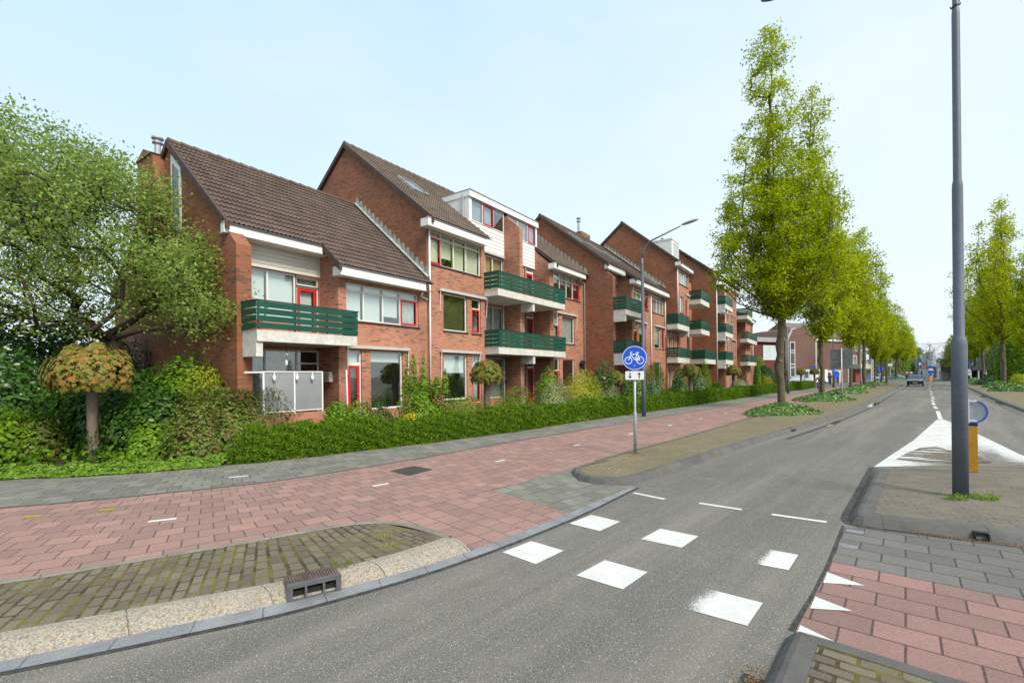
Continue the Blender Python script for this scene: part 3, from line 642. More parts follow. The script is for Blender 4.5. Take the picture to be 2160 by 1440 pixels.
t = NT('worn_grit'); v = t.co.outputs['Object']; b = t.n('ShaderNodeBsdfPrincipled'); b.inputs['Roughness'].default_value = .9
t.l(t.ramp(t.noise(v, 60, 3, .7), [(.35, (.06, .045, .03)), (.65, (.22, .18, .135))]), b.inputs['Base Color']); tr = t.n('ShaderNodeBsdfTransparent'); mx = t.n('ShaderNodeMixShader')
mp = t.n('ShaderNodeMapping', vector_type='TEXTURE'); mp.inputs['Rotation'].default_value = (0, 0, R(-20)); mp.inputs['Scale'].default_value = (2.2, .5, 1); t.l(v, mp.inputs[0])
t.l(t.ramp(t.noise(mp.outputs[0], 1.6, 6, .7), [(.44, 0.), (.49, 1.)]), mx.inputs[0]); t.l(tr.outputs[0], mx.inputs[1]); t.l(b.outputs[0], mx.inputs[2]); t.l(mx.outputs[0], t.out.inputs[0])
sheet('worn_patch', [tuple(gp(x, y, .0125)) for x, y in ((1890, 968), (1912, 955), (1940, 944), (1975, 941), (2015, 952), (2065, 962), (2095, 975), (2055, 977), (1990, 976), (1930, 973))], t.m)
# ================================================================ HOUSES
TH = R(34.8); HU = Vector((math.sin(TH), math.cos(TH), 0)); HV = Vector((math.cos(TH), -math.sin(TH), 0)); HO = Vector((-7.14, 13.3, 0)); HRZ = R(90-34.8)
def hw(u, v, z=0): return HO+HU*u+HV*v+Vector((0, 0, z))
def house(u, v, name, label, cat='house', group='brick row houses with green balconies'):
    return empty(name, hw(u, v), HRZ, label, cat, group)
def wall_holes(mb, x0, x1, z0, z1, y, holes, dep=.14):
    xs = sorted({x0, x1, *[min(max(h[0], x0), x1) for h in holes], *[min(max(h[1], x0), x1) for h in holes]}); zs = sorted({z0, z1, *[min(max(h[2], z0), z1) for h in holes], *[min(max(h[3], z0), z1) for h in holes]})
    for a, b in zip(xs[:-1], xs[1:]):
        for c, d in zip(zs[:-1], zs[1:]):
            mx, mz = (a+b)/2, (c+d)/2
            if any(h[0] < mx < h[1] and h[2] < mz < h[3] for h in holes): continue
            mb.quad((a, y, c), (b, y, c), (b, y, d), (a, y, d))
    for a, b, c, d in holes:
        mb.quad((a, y, c), (a, y, d), (a, y+dep, d), (a, y+dep, c)); mb.quad((b, y, d), (b, y, c), (b, y+dep, c), (b, y+dep, d))
        mb.quad((a, y, d), (b, y, d), (b, y+dep, d), (a, y+dep, d)); mb.quad((b, y, c), (a, y, c), (a, y+dep, c), (b, y+dep, c))
def window(root, x0, x1, z0, z1, y, cols=(), trans=None, red=(), blind={}, name='window', sill=True, panel=None, fr='frame', ins=.07, bar=.055, lowred=None, redz=None):
    """cols = interior mullion positions, trans = {col: z} or z, red = columns with a red casement, blind = {col:(mat,fraction)}"""
    E_ = [x0, *cols, x1]; f = MB(); ya, yb = y+ins, y+ins+.055
    f.box(x0, x1, ya, yb, z1-bar, z1); f.box(x0, x1, ya, yb, z0, z0+bar)
    for k, x in enumerate(E_):
        a = x0 if k == 0 else x1-bar if k == len(E_)-1 else x-bar/2
        f.box(a, a+bar, ya, yb, z0+bar, z1-bar)
    tz = {}
    for k in range(len(E_)-1):
        t = trans.get(k) if isinstance(trans, dict) else trans
        if t is not None:
            a = E_[k]+(bar if k == 0 else bar/2); b = E_[k+1]-(bar if k == len(E_)-2 else bar/2)
            f.box(a, b, ya+.004, yb, t-.025, t+.025); tz[k] = t
    w = f.build(name, M[fr], root)
    MB().box(x0+.02, x1-.02, y+ins+.025, y+ins+.033, z0+.02, z1-.02).build('pane', M['glass'], w)
    i = MB(); yb2 = y+ins+.95
    i.quad((x0, yb2, z0), (x1, yb2, z0), (x1, yb2, z1), (x0, yb2, z1)); i.quad((x0, y+ins+.06, z0), (x0, yb2, z0), (x0, yb2, z1), (x0, y+ins+.06, z1)); i.quad((x1, yb2, z0), (x1, y+ins+.06, z0), (x1, y+ins+.06, z1), (x1, yb2, z1))
    i.quad((x0, y+ins+.06, z0), (x1, y+ins+.06, z0), (x1, yb2, z0), (x0, yb2, z0)); i.quad((x0, yb2, z1), (x1, yb2, z1), (x1, y+ins+.06, z1), (x0, y+ins+.06, z1))
    i.build('room', M['roomdark'], w)
    if red:
        c = MB(); q = .075
        for k in red:
            a = E_[k]+(bar if k == 0 else bar/2)-.01; b = E_[k+1]-(bar if k == len(E_)-2 else bar/2)+.01; c0 = z0+bar-.01; c1 = (tz.get(k, z1-bar+.035))-.025
            if redz: c1 = redz
            yy = ya-.022
            c.box(a, b, yy, ya-.001, c0, c0+q); c.box(a, b, yy, ya-.001, c1-q, c1); c.box(a, a+q, yy, ya-.001, c0+q, c1-q); c.box(b-q, b, yy, ya-.001, c0+q, c1-q)
        c.build('casement', M['red'], w)
    for k, (m, fr_) in blind.items():
        a = E_[k]+.04; b = E_[k+1]-.04; c1 = z1-.05; c0 = z1-.05-(z1-z0-.1)*fr_
        bb = MB(); yy = y+ins+.14
        if m == 'curtain':
            n = max(6, int((b-a)/.05)); pts = [(a+(b-a)*t/n, yy+.02*math.sin(t*1.9)) for t in range(n+1)]
            for p, q2 in zip(pts[:-1], pts[1:]): bb.quad((p[0], p[1], c0), (q2[0], q2[1], c0), (q2[0], q2[1], c1), (p[0], p[1], c1))
        else: bb.box(a, b, yy, yy+.01, c0, c1)
        bb.build('curtain' if m == 'curtain' else 'blind', M[m], w)
    if sill: MB().box(x0-.05, x1+.05, y-.045, y+ins, z0-.06, z0-.002).build('sill', M['darkwood'], w)
    return (x0, x1, z0, z1)
def door(root, x0, x1, z0, z1, y, solid=False, dark=True):
    f = MB(); b = .06; ya = y+.07
    f.box(x0, x0+b, ya, ya+.06, z0, z1); f.box(x1-b, x1, ya, ya+.06, z0, z1); f.box(x0+b, x1-b, ya, ya+.06, z1-b, z1)
    d = f.build('door', M['frame'], root)
    q = MB(); s = .11; a, c = x0+b, x1-b
    if solid: q.box(a, c, ya+.01, ya+.05, z0, z1-b)
    else:
        q.box(a, a+s, ya-.01, ya+.04, z0, z1-b); q.box(c-s, c, ya-.01, ya+.04, z0, z1-b); q.box(a+s, c-s, ya-.01, ya+.04, z1-b-s, z1-b); q.box(a+s, c-s, ya-.01, ya+.04, z0, z0+.2)
        MB().box(a+s, c-s, ya+.01, ya+.02, z0+.2, z1-b-s).build('pane', M['glass'], d)
        MB().box(a+s, c-s, ya+.15, ya+.16, z0+.2, z1-b-s).build('curtain', M['roomdark' if dark else 'blind'], d)
    q.build('door_leaf', M['red'], d)
    MB().path([(c-.05, ya-.05, z0+1.05), (c-.16, ya-.05, z0+1.05)], .012, 6).build('handle', M['steel'], d)
    return (x0, x1, z0, z1)
def fascia(root, x0, x1, y, z0, z1, back=.5, ret=True):
    f = MB().box(x0, x1, y, y+.035, z0, z1); f.box(x0, x1, y+.035, y+back, z0, z0+.03)
    f.box(x0, x0+.035, y+.035, y+back, z0+.03, z1); f.box(x1-.035, x1, y+.035, y+back, z0+.03, z1)
    a = f.build('fascia', M['white'], root)
    MB().box(x0-.02, x1+.02, y-.02, y+.12, z1, z1+.03).build('gutter_edge', M['steel'], a); return a
def tiles(root, x0, x1, y0, z0, y1, z1, m='roof', back=None, verge=(True, True), ridge=True, pitch=.3, course=.335):
    n = max(1, int(round((x1-x0)/pitch))); sub = 10; nx = n*sub+1
    Ls = math.hypot(y1-y0, z1-z0); nr = max(1, int(round(Ls/course))); d = np.array([(y1-y0)/Ls, (z1-z0)/Ls]); nn = np.array([-d[1], d[0]])
    X = np.linspace(x0, x1, nx); ph = (np.arange(nx) % sub)/sub
    wav = .026*np.clip(np.sin(ph*4*PI), -.6, 1)
    V = []; 
    for r in range(nr):
        for t, h in ((r*Ls/nr, .06), ((r+1)*Ls/nr-.0005, .012)):
            yy = y0+d[0]*t+nn[0]*(h+wav); zz = z0+d[1]*t+nn[1]*(h+wav)
            V.append(np.stack([X, yy, zz], 1))
    V = np.concatenate(V); rows = 2*nr; F_ = []
    for r in range(rows-1):
        a = r*nx
        for k in range(nx-1): F_.append((a+k, a+k+1, a+nx+k+1, a+nx+k))
    mb = MB(); mb.v = [tuple(v) for v in V]; mb.f = F_
    # underside board
    mb.quad((x0, y0, z0-.03), (x1, y0, z0-.03), (x1, y1, z1-.03), (x0, y1, z1-.03))
    o = mb.build('roof', M[m], root)
    vg = MB()
    for side, on in ((x0, verge[0]), (x1, verge[1])):
        if on:
            a, b = (side-.05, side+.06) if side == x0 else (side-.06, side+.05)
            vg.prism([(y0-.05*d[0], z0-.17-.05*d[1]), (y0-.05*d[0], z0+.05), (y1, z1+.07), (y1, z1-.17)], a, b)
            if back: vg.prism([(back[0], back[1]-.17), (back[0], back[1]+.05), (y1, z1+.07), (y1, z1-.17)][::-1], a, b)
    if vg.v: vg.build('verge_tiles', M['verge'], o)
    if back:
        MB().quad((x0, y1, z1), (x1, y1, z1), (x1, back[0], back[1]), (x0, back[0], back[1])).build('back_slope', M[m], o)
    if ridge:
        rb = MB(); k = int((x1-x0)/.42)
        for i in range(k+1):
            a = x0+i*(x1-x0)/(k+1); b = a+(x1-x0)/(k+1)
            rb.path([(a, y1, z1+.035), (b+.03, y1, z1+.02)], [.13, .11], 8)
        rb.build('ridge_tiles', M[m], o)
    return o
def sverge(root, x, y0, z0, y1, z1): MB().prism([(y0-.04, z0-.2), (y0-.04, z0+.04), (y1, z1+.06), (y1, z1-.2)], x-.05, x+.06).build('verge_tiles', M['verge'], root)
M['verge'] = plain('dark_verge_tile', (.075, .045, .035), .8, .3, 5, bump=.3, fine=30)
def balcony(root, x0, x1, zf, y0, y1, split=(), beam=None, sides=(1, 1), n=4, slab=.33):
    """zf = top of the slab, y0 = street edge, y1 = back edge"""
    s = MB().box(x0, x1, y0, y1, zf-slab, zf).build('balcony', M['concrete'], root)
    if beam:
        b = MB()
        for bx in beam: b.box(bx[0], bx[1], y0+.06, y0+.86, zf-slab-.43, zf-slab-.003)
        b.build('beam', M['concrete'], s)
    r = MB(); h = .165; g = .036; zz = zf+.035
    xs = [x0-.01, *split, x1+.01]
    for i in range(n):
        a = zz+i*(h+g)
        for p, q in zip(xs[:-1], xs[1:]): r.box(p+.004, q-.004, y0-.035, y0-.008, a, a+h)
        if sides[0]: r.box(x0-.035, x0-.01, y0-.004, y1-.02, a, a+h)
        if sides[1]: r.box(x1+.01, x1+.035, y0-.004, y1-.02, a, a+h)
    top = zz+n*(h+g)-g
    k = r.build('railing', M['green'], s)
    c = MB(); c.box(x0-.045, x1+.045, y0-.05, y0+.02, top+.012, top+.04)
    if sides[0]: c.box(x0-.045, x0+.02, y0+.02, y1, top+.012, top+.04)
    if sides[1]: c.box(x1-.02, x1+.045, y0+.02, y1, top+.012, top+.04)
    np_ = max(2, int((x1-x0)/1.1)+1)
    for i in range(np_):
        px_ = x0+.03+(x1-x0-.1)*i/(np_-1); c.box(px_, px_+.035, y0-.005, y0+.03, zf, top+.01)
    c.build('rail_posts', M['darkgreen'], s); return s
M['darkgreen'] = plain('dark_green_metal', (.01, .03, .026), .5, .1, 2)
def awning(root, x0, x1, y, z, arm=.85):
    a = MB().box(x0, x1, y-.13, y-.005, z, z+.11)
    o = a.build('awning', M['awning'], root)
    for x in (x0+.06, x1-.06): MB().path([(x, y-.09, z), (x, y-.03, z-arm)], .016, 6).build('arm', M['pipe'], o)
def pipe(root, pts, r=.045):
    MB().path(pts, r, 10).build('drain_pipe', M['pipe'], root, smooth=True)
def flashing(root, x, y0, z0, y1, z1, n):
    f = MB()
    for i in range(n):
        a = i/n; b = (i+1)/n; ya, za, yb, zb = y0+(y1-y0)*a, z0+(z1-z0)*a, y0+(y1-y0)*b, z0+(z1-z0)*b
        f.prism([(ya, za+.05), (yb, zb+.05), (yb, zb+.34), (yb-(yb-ya)*.45, zb+.34)], x-.02, x)
    f.quad((x-.2, y0, z0+.10), (x-.015, y0, z0+.12), (x-.015, y1, z1+.12), (x-.2, y1, z1+.10))
    f.build('flashing', M['lead'], root)
def skylight(root, x0, x1, y0, z0, y1, z1):
    d = Vector((0, y1-y0, z1-z0)).normalized(); n = Vector((0, -d.z, d.y)); o = Vector((0, y0, z0))
    def P(x, t, h): p = o+d*t+n*h; return (x, p.y, p.z)
    Ln = math.hypot(y1-y0, z1-z0); f = MB()
    def bx(a, b, t0, t1, h0, h1): f.add([P(a, t0, h0), P(b, t0, h0), P(b, t1, h0), P(a, t1, h0), P(a, t0, h1), P(b, t0, h1), P(b, t1, h1), P(a, t1, h1)], [(0,3,2,1),(4,5,6,7),(0,1,5,4),(1,2,6,5),(2,3,7,6),(3,0,4,7)])
    bx(x0, x1, 0, .08, .0, .13); bx(x0, x1, Ln-.08, Ln, .0, .13); bx(x0, x0+.07, .08, Ln-.08, 0, .13); bx(x1-.07, x1, .08, Ln-.08, 0, .13)
    s = f.build('skylight', M['lead'], root)
    MB().quad(P(x0+.06, .07, .10), P(x1-.06, .07, .10), P(x1-.06, Ln-.07, .10), P(x0+.06, Ln-.07, .10)).build('pane', M['skyglass'], s)
M['skyglass'] = plain('skylight_glass', (.07, .10, .13), .12, .1, 1, spec=.5)
def siding(root, x0, x1, z0, z1, y, h=.13, m='siding'):
    s = MB(); k = int(round((z1-z0)/h))
    for i in range(k):
        a = z0+i*(z1-z0)/k; b = a+(z1-z0)/k-.008
        s.add([(x0, y-.03, a), (x1, y-.03, a), (x1, y-.012, b), (x0, y-.012, b), (x0, y, a), (x1, y, a), (x1, y, b), (x0, y, b)], [(0,1,2,3),(0,4,5,1),(3,2,6,7)])
    s.quad((x0, y, z0), (x1, y, z0), (x1, y, z1), (x0, y, z1))
    return s.build('cladding', M[m], root)
def gable(root, poly, x0, x1, m='brick_gable', name='gable_wall'):
    return MB().prism(poly, x0, x1).build(name, M[m], root)
# ---------------- H1 : low house with one balcony
h1 = house(-.15, -.83, 'brick_house', 'low brick house nearest the camera with one green balcony and dark tiled roof')
sl = .861
def rz1(y): return 5.8+sl*(y+.43)
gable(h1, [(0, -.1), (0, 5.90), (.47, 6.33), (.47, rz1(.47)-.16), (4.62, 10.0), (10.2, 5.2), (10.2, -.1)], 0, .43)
wb = MB()   # section 2 front
H = [window(h1, 3.69, 7.15, 4.03, 5.36, 0, cols=(4.47, 5.36, 6.22), trans=5.10, red=(3,), blind={0: ('blind', 1), 1: ('blind', 1), 2: ('blind', .8), 3: ('curtain', 1)}),
     window(h1, 4.72, 6.27, .80, 2.97, 0, blind={0: ('blind', .17)}, sill=False)]
dr = (3.70, 4.32, .35, 2.97)
window(h1, 3.70, 4.32, 2.48, 2.97, 0, blind={0: ('blind', 1)}, sill=False); door(h1, 3.70, 4.32, .35, 2.48, 0)
H.append(dr); wall_holes(wb, 3.36, 7.64, -.1, 5.80, 0, H)
wb.quad((3.36, 1.07, -.1), (3.36, 0, -.1), (3.36, 0, 5.75), (3.36, 1.07, 6.9))
# recess back wall
H = [window(h1, .43, 2.47, 3.9, 5.55, 1.07, cols=(1.5,), blind={0: ('blind', 1), 1: ('blind', 1)}, sill=False),
     window(h1, 2.47, 3.33, 5.2, 5.5, 1.07, sill=False, blind={0: ('curtain', 1)}),
     window(h1, .5, 3.33, .6, 2.95, 1.07, cols=(1.4, 2.5), trans={2: 2.5}, blind={0: ('curtain', 1), 1: ('curtain', 1)}, sill=False)]
door(h1, 2.47, 3.33, 3.4, 5.2, 1.07, dark=False); H.append((2.47, 3.33, 3.4, 5.2))
MB().box(.43, 1.3, 1.04, 1.10, 3.4, 3.9).build('red_panel', M['red'], h1)
MB().box(4.72, 6.27, .05, .12, .1, .795).build('red_panel', M['red'], h1)
wall_holes(wb, .43, 3.36, -.1, 5.6, 1.07, H); 
MB().box(.0, 7.64, 9.9, 10.15, -.1, 5.2).build('rear_wall', M['brick'], h1)
wb.build('wall', M['brick'], h1)
siding(h1, .43, 3.36, 5.57, 6.62, 1.05)
MB().quad((.43, .5, 6.285), (3.36, .5, 6.285), (3.36, 1.06, 6.285), (.43, 1.06, 6.285)).build('soffit', M['siding'], h1)
fascia(h1, -.12, 3.10, .46, 6.28, 6.56, back=.2)
fascia(h1, 3.16, 7.18, -.43, 5.48, 5.78, back=.43)
MB().quad((3.2, -.4, 5.52), (7.64, -.4, 5.52), (7.64, 0, 5.52), (3.2, 0, 5.52)).build('soffit', M['siding'], h1)
tiles(h1, -.05, 3.12, .42, rz1(.42)+.03, 4.62, 10.13, verge=(True, False), back=(10.4, 5.3))
tiles(h1, 3.12, 7.62, -.46, rz1(-.46)+.02, 4.62, 10.13, verge=(False, False), back=(10.4, 5.3)); sverge(h1, 3.12, -.46, rz1(-.46)+.02, .45, rz1(.45)+.02)
balcony(h1, .15, 3.50, 3.38, -.83, 0, beam=[(.15, .34)])
MB().box(.43, 3.36, 0.002, 1.07, 3.05, 3.38).build('floor_slab', M['concrete'], h1)
awning(h1, 3.62, 6.58, 0, 3.03, .95)
pipe(h1, [(7.2, -.2, 5.45), (7.25, -.06, 5.3), (7.6, -.06, 5.22)])
gw = MB(); gw.prism([(3.66, 6.95), (3.66, 9.02), (4.42, 9.65), (4.42, 6.95)], -.03, .01); w_ = gw.build('window', M['white'], h1)
MB().prism([(3.82, 7.15), (3.82, 8.95), (4.26, 9.3), (4.26, 7.15)], -.045, -.028).build('pane', M['skyglass'], w_)
c = MB().box(-.35, .35, 5.0, 6.4, 7.0, 9.75).build('chimney', M['brick_gable'], h1)
MB().prism([(4.95, 9.75), (5.7, 10.05), (6.45, 9.75)], -.4, .4).build('chimney_cap', M['chim'], c)
MB().lathe([(.10, 0), (.10, .45), (.17, .46), (.17, .5), (.11, .52), (.11, .6), (.19, .62), (.19, .67), (.02, .72)], (0, 5.6, 9.9), 14).build('flue', M['steel'], c)
# terrace screen (stands in front of the ground-floor recess)
sc = empty('terrace_screen', hw(.17, 0), HRZ, 'frosted glass terrace screen with white posts below the nearest balcony', 'screen')
MB().box(-.3, 1.95, -.02, .18, -.05, .95).build('low_wall', M['brick'], sc)
q = MB()
for x in (0, .93, 1.86): q.box(x, x+.045, .04, .085, .95, 2.17)
q.box(0, 1.9, .035, .09, 2.17, 2.2); q.box(.045, 1.86, .04, .085, 1.0, 1.03); q.box(-.5, 0, .04, .085, 2.15, 2.19); q.build('post_frame', M['white'], sc)
for x in (.05, .98): MB().box(x, x+.875, .055, .068, 1.035, 2.165).build('panel', M['mail'], sc)
for i, x in enumerate((.3, 1.0, 1.5)):
    lb = MB().lathe([(.015, -.09), (.04, -.05), (.045, .05), (.02, .07), (.008, .16)], tuple(hw(.17+x, .02, 2.0)), 10)
    lb.build('lantern', M['white'], smooth=True, label=['small white lantern, leftmost of three hung on the terrace screen', 'small white lantern hung beside the middle post of the terrace screen', 'small white lantern, rightmost of three on the terrace screen'][i], cat='lantern', group='small lanterns on the terrace screen')
p_ = MB().path([hw(2.9, .1, .3), hw(3.12, -.3, 2.25)], .022, 8); p_.build('white_stick', M['pipe'], label='white wooden stick leaning on the brick pier of the nearest house', cat='stick')
MB().box(-.02, .02, 0, .8, .45, 2.25).build('open_door', M['red'], empty('terrace_door', hw(2.3, -.9), HRZ+R(10), 'red edged terrace door standing open under the nearest balcony', 'door'))
# ---------------- H2 : tall house with dormer and two long balconies
h2 = house(7.5, -.83, 'brick_house', 'tall brick house with a long white dormer and two wide stacked green balconies')
s2 = .81
def rz2(y): return 8.56+s2*(y+.43)
ry, rzz = 5.4, 8.56+s2*5.83
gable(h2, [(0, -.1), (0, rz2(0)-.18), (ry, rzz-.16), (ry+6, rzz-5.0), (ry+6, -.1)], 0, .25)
wb = MB()
H = [window(h2, .13, 3.66, 6.80, 8.22, 0, cols=(.93, 1.77, 2.63), trans=7.98, red=(0,), blind={0: ('creamblind', 1), 1: ('creamblind', .72), 2: ('creamblind', 1), 3: ('creamblind', 1)}),
     window(h2, 1.0, 2.6, 4.02, 5.66, 0, blind={0: ('oliveblind', 1)}),
     window(h2, 2.93, 3.62, 4.02, 5.66, 0, trans=5.2, red=(0,)),
     window(h2, 1.0, 2.57, .95, 2.97, 0, blind={0: ('blind', .4)}),
     window(h2, 2.95, 3.62, .75, 2.97, 0, trans=2.4, red=(0,), blind={0: ('curtain', 1)}, sill=False)]
wall_holes(wb, .25, 3.96, -.1, 8.56, 0, H)
wb.quad((3.96, 0, -.1), (3.96, 1.07, -.1), (3.96, 1.07, 9.0), (3.96, 0, 8.4))
# fin in the middle
wb.prism([(0, -.1), (0, 10.05), (.95, 10.85), (1.07, 10.85), (1.07, -.1)], 7.05, 7.35)
# right part
H = [window(h2, 10.7, 14.2, 6.88, 8.33, 0, cols=(11.6, 12.45, 13.3), trans={0: 7.95, 1: 7.95, 2: 7.95, 3: 7.95}, red=(3,), blind={0: ('blind', .42), 1: ('blind', .42), 2: ('blind', .42), 3: ('blind', .5)}),
     window(h2, 10.65, 11.35, 4.3, 5.74, 0, trans=5.1, red=(0,), blind={0: ('curtain', 1)}), window(h2, 11.77, 13.4, 4.0, 5.74, 0, blind={0: ('curtain', .99)}),
     window(h2, 10.65, 11.35, 1.4, 3.0, 0, trans=2.3, red=(0,)), window(h2, 11.77, 13.35, 1.2, 3.0, 0)]
wall_holes(wb, 10.25, 14.8, -.1, 8.66, 0, H)
wb.quad((10.25, 1.07, -.1), (10.25, 0, -.1), (10.25, 0, 8.7), (10.25, 1.07, 9.6))
# recess walls, three storeys
H = [window(h2, 4.3, 7.0, 6.2, 8.42, 1.07, cols=(5.2, 6.1), blind={0: ('creamblind', 1), 1: ('oliveblind2', 1), 2: ('oliveblind2', 1)}, sill=False),
     window(h2, 4.2, 6.95, 3.4, 5.72, 1.07, cols=(5.2, 6.1), blind={0: ('curtain', 1), 1: ('curtain', 1), 2: ('curtain', 1)}, sill=False),
     window(h2, 4.2, 6.95, .8, 2.97, 1.07, cols=(5.6,), blind={0: ('curtain', 1), 1: ('curtain', 1)}, sill=False)] if M.setdefault('oliveblind2', plain('ochre_curtain', (.50, .38, .13), .85, .1, 3)) else []
for z0, z1 in ((6.2, 8.2), (3.4, 5.5), (.4, 2.5)):
    window(h2, 9.35, 10.2, z1, z1+.22, 1.07, sill=False)
    door(h2, 9.35, 10.2, z0, z1, 1.07); H.append((9.35, 10.2, z0, z1+.22))
    H.append(window(h2, 7.9, 9.2, z0, z1+.2, 1.07, sill=False, blind={0: ('curtain', .6)}))
wall_holes(wb, 3.96, 7.05, -.1, 8.46, 1.07, H); wall_holes(wb, 7.35, 10.25, -.1, 8.46, 1.07, H)
wb.box(0.25, 14.8, 11.0, 11.2, -.1, 8.4)
wb.build('wall', M['brick'], h2)
siding(h2, 3.96, 7.05, 8.46, 9.85, 1.05, .2, 'white'); siding(h2, 7.35, 10.25, 8.46, 9.85, 1.05, .2, 'white')
fascia(h2, -.32, 3.62, -.43, 8.22, 8.54, back=.43)
fascia(h2, 10.1, 14.3, -.43, 8.33, 8.65, back=.43)
tiles(h2, -.08, 4.02, -.46, rz2(-.46)+.02, ry, rzz, 'roof_mossy', back=(ry+6.2, rzz-5.0), verge=(True, False))
tiles(h2, 10.4, 14.78, -.46, rz2(-.46)+.08, ry, rzz+.05, 'roof_mossy', back=(ry+6.2, rzz-5.0), verge=(False, False)); sverge(h2, 10.4, -.46, rz2(-.46)+.08, 2.9, rz2(2.9)+.07)
tiles(h2, 4.02, 10.4, 2.9, rz2(2.9)+.02, ry, rzz, 'roof_mossy', back=(ry+6.2, rzz-5.0), verge=(False, False))
# dormer
dm = MB(); dm.prism([(1.0, 9.3), (1.0, 11.28), (3.1, 11.32), (3.1, 11.1)], 4.02, 4.14); dm.prism([(1.0, 9.3), (1.0, 11.28), (3.1, 11.32), (3.1, 11.1)], 10.36, 10.48)
dm.box(4.0, 10.5, .93, 3.1, 11.28, 11.36)
dm.box(3.99, 10.51, .9, .96, 11.02, 11.30); dm.box(3.98, 4.02, .96, 3.0, 11.05, 11.30)
dm.box(4.14, 4.22, 1.0, 1.08, 9.85, 11.05); dm.box(10.27, 10.36, 1.0, 1.08, 9.85, 11.05)
d_ = dm.build('dormer', M['white'], h2)
MB().box(3.97, 10.53, .88, 3.12, 11.362, 11.385).build('roof_edge', M['steel'], d_)
MB().path([(3.95, 1.35, 11.2), (3.95, 1.35, 9.6)], .04, 8).build('drain_pipe', M['steel'], d_)
window(h2, 4.2, 7.03, 9.87, 11.03, .95, cols=(5.15, 6.07), red=(1,), sill=False, blind={0: ('bluegrey', 1), 1: ('bluegrey', 1)}) if M.setdefault('bluegrey', plain('blue_grey_blind', (.30, .36, .44), .6, .05, 1)) else 0
window(h2, 7.4, 10.35, 9.87, 11.03, .95, cols=(8.4, 9.45), red=(2,), sill=False, blind={0: ('bluegrey', 1), 1: ('bluegrey', 1), 2: ('bluegrey', 1)})
for zf in (3.38, 6.19): balcony(h2, 3.92, 10.6, zf, -.83, 0 if zf < 0 else .0, split=(7.25,), beam=[(7.1, 7.3)])
for zf in (3.38, 6.19):
    MB().box(3.97, 7.04, .003, 1.07, zf-.33, zf).build('floor_slab', M['concrete'], h2); MB().box(7.36, 10.24, .003, 1.07, zf-.33, zf).build('floor_slab', M['concrete'], h2)
awning(h2, .68, 4.08, 0, 5.70); awning(h2, .72, 3.5, 0, 3.05, 1.2); awning(h2, 10.9, 13.7, 0, 5.8, .8)
MB().box(4.2, 6.98, .95, 1.1, 8.46, 8.56).build('sun_blind_box', M['awning'], h2)
pipe(h2, [(.02+.1, -.06, 8.3), (.1, -.06, .3)]); pipe(h2, [(13.9, -.25, 8.3), (14.1, -.08, 8.18), (14.72, -.08, 8.18), (14.72, -.08, .6)])
pipe(h2, [(6.88, 1.0, 5.9), (6.88, 1.0, 3.4)]); pipe(h2, [(6.88, 1.0, 3.0), (6.88, 1.0, .5)])
skylight(h2, 1.35, 2.35, 2.15, rz2(2.15)+.05, 3.3, rz2(3.3)+.05)
flashing(h2, -.004, -.2, 6.05, 4.6, 10.17, 17)
for zf in (3.4, 6.2):  # privacy screens between the two flats
    MB().box(7.28, 7.9, .28, .31, zf+.05, zf+1.75).build('balcony_screen', M['mail'], h2)
# ---------------- H3
def rowhouse(u0, u1, vw, name, label, eave, roofm='roof', rv=5.5, slope=.80, **k):
    r = house(u0, vw, name, label); W = u1-u0
    return r, W
h3 = house(22.3, 1.27, 'brick_house', 'middle brick house with roof windows, steel flue and two short balconies behind the bicycle sign')
s3 = .80
def rz3(y): return 8.7+s3*(y+.43)
ry, rzz = 5.47, 8.7+s3*5.9
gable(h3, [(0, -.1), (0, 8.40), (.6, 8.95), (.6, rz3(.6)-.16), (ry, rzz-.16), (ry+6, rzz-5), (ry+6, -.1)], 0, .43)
wb = MB()
H = [window(h3, 3.6, 6.9, 6.9, 8.25, 0, cols=(4.5, 5.4, 6.1), trans=7.95, red=(3,), blind={0: ('blind', 1), 1: ('blind', 1), 2: ('blind', 1)}), window(h3, 7.7, 10.7, 6.9, 8.3, 0, cols=(8.3, 9.1, 9.9), trans=7.95, red=(0,), blind={0: ('blind', 1), 1: ('blind', 1), 2: ('blind', 1), 3: ('blind', 1)}),
     window(h3, 3.7, 4.4, 4.1, 5.7, 0, red=(0,), trans=5.2), window(h3, 4.8, 6.2, 4.0, 5.7, 0, blind={0: ('blind', .4)}), window(h3, 8.3, 9.8, 4.05, 5.72, 0, blind={0: ('blind', .8)}), window(h3, 10.2, 10.75, 4.05, 5.72, 0, red=(0,)),
     window(h3, 8.3, 9.8, 1.2, 2.95, 0), window(h3, 4.8, 6.3, 1.2, 2.95, 0)]
wall_holes(wb, 3.36, 11.1, -.1, 8.6, 0, H)
wb.quad((3.36, 1.07, -.1), (3.36, 0, -.1), (3.36, 0, 8.7), (3.36, 1.07, 9.6))
H = []
for z0, z1 in ((6.2, 8.1), (3.4, 5.5), (.4, 2.5)):
    door(h3, .5, 1.35, z0, z1, 1.07); window(h3, .5, 1.35, z1, z1+.25, 1.07, sill=False); H.append((.5, 1.35, z0, z1+.25)); H.append(window(h3, 1.5, 3.2, z0, z1+.2, 1.07, sill=False, blind={0: ('curtain', .7)}))
wall_holes(wb, .43, 3.36, -.1, 8.5, 1.07, H); wb.box(.43, 11.1, 11.0, 11.2, -.1, 8.4)
wb.build('wall', M['brick'], h3); siding(h3, .43, 3.36, 8.45, 9.3, 1.05)
fascia(h3, -.05, 3.1, .3, 8.95, 9.26, back=.25); fascia(h3, 3.0, 11.0, -.43, 8.38, 8.68, back=.43)
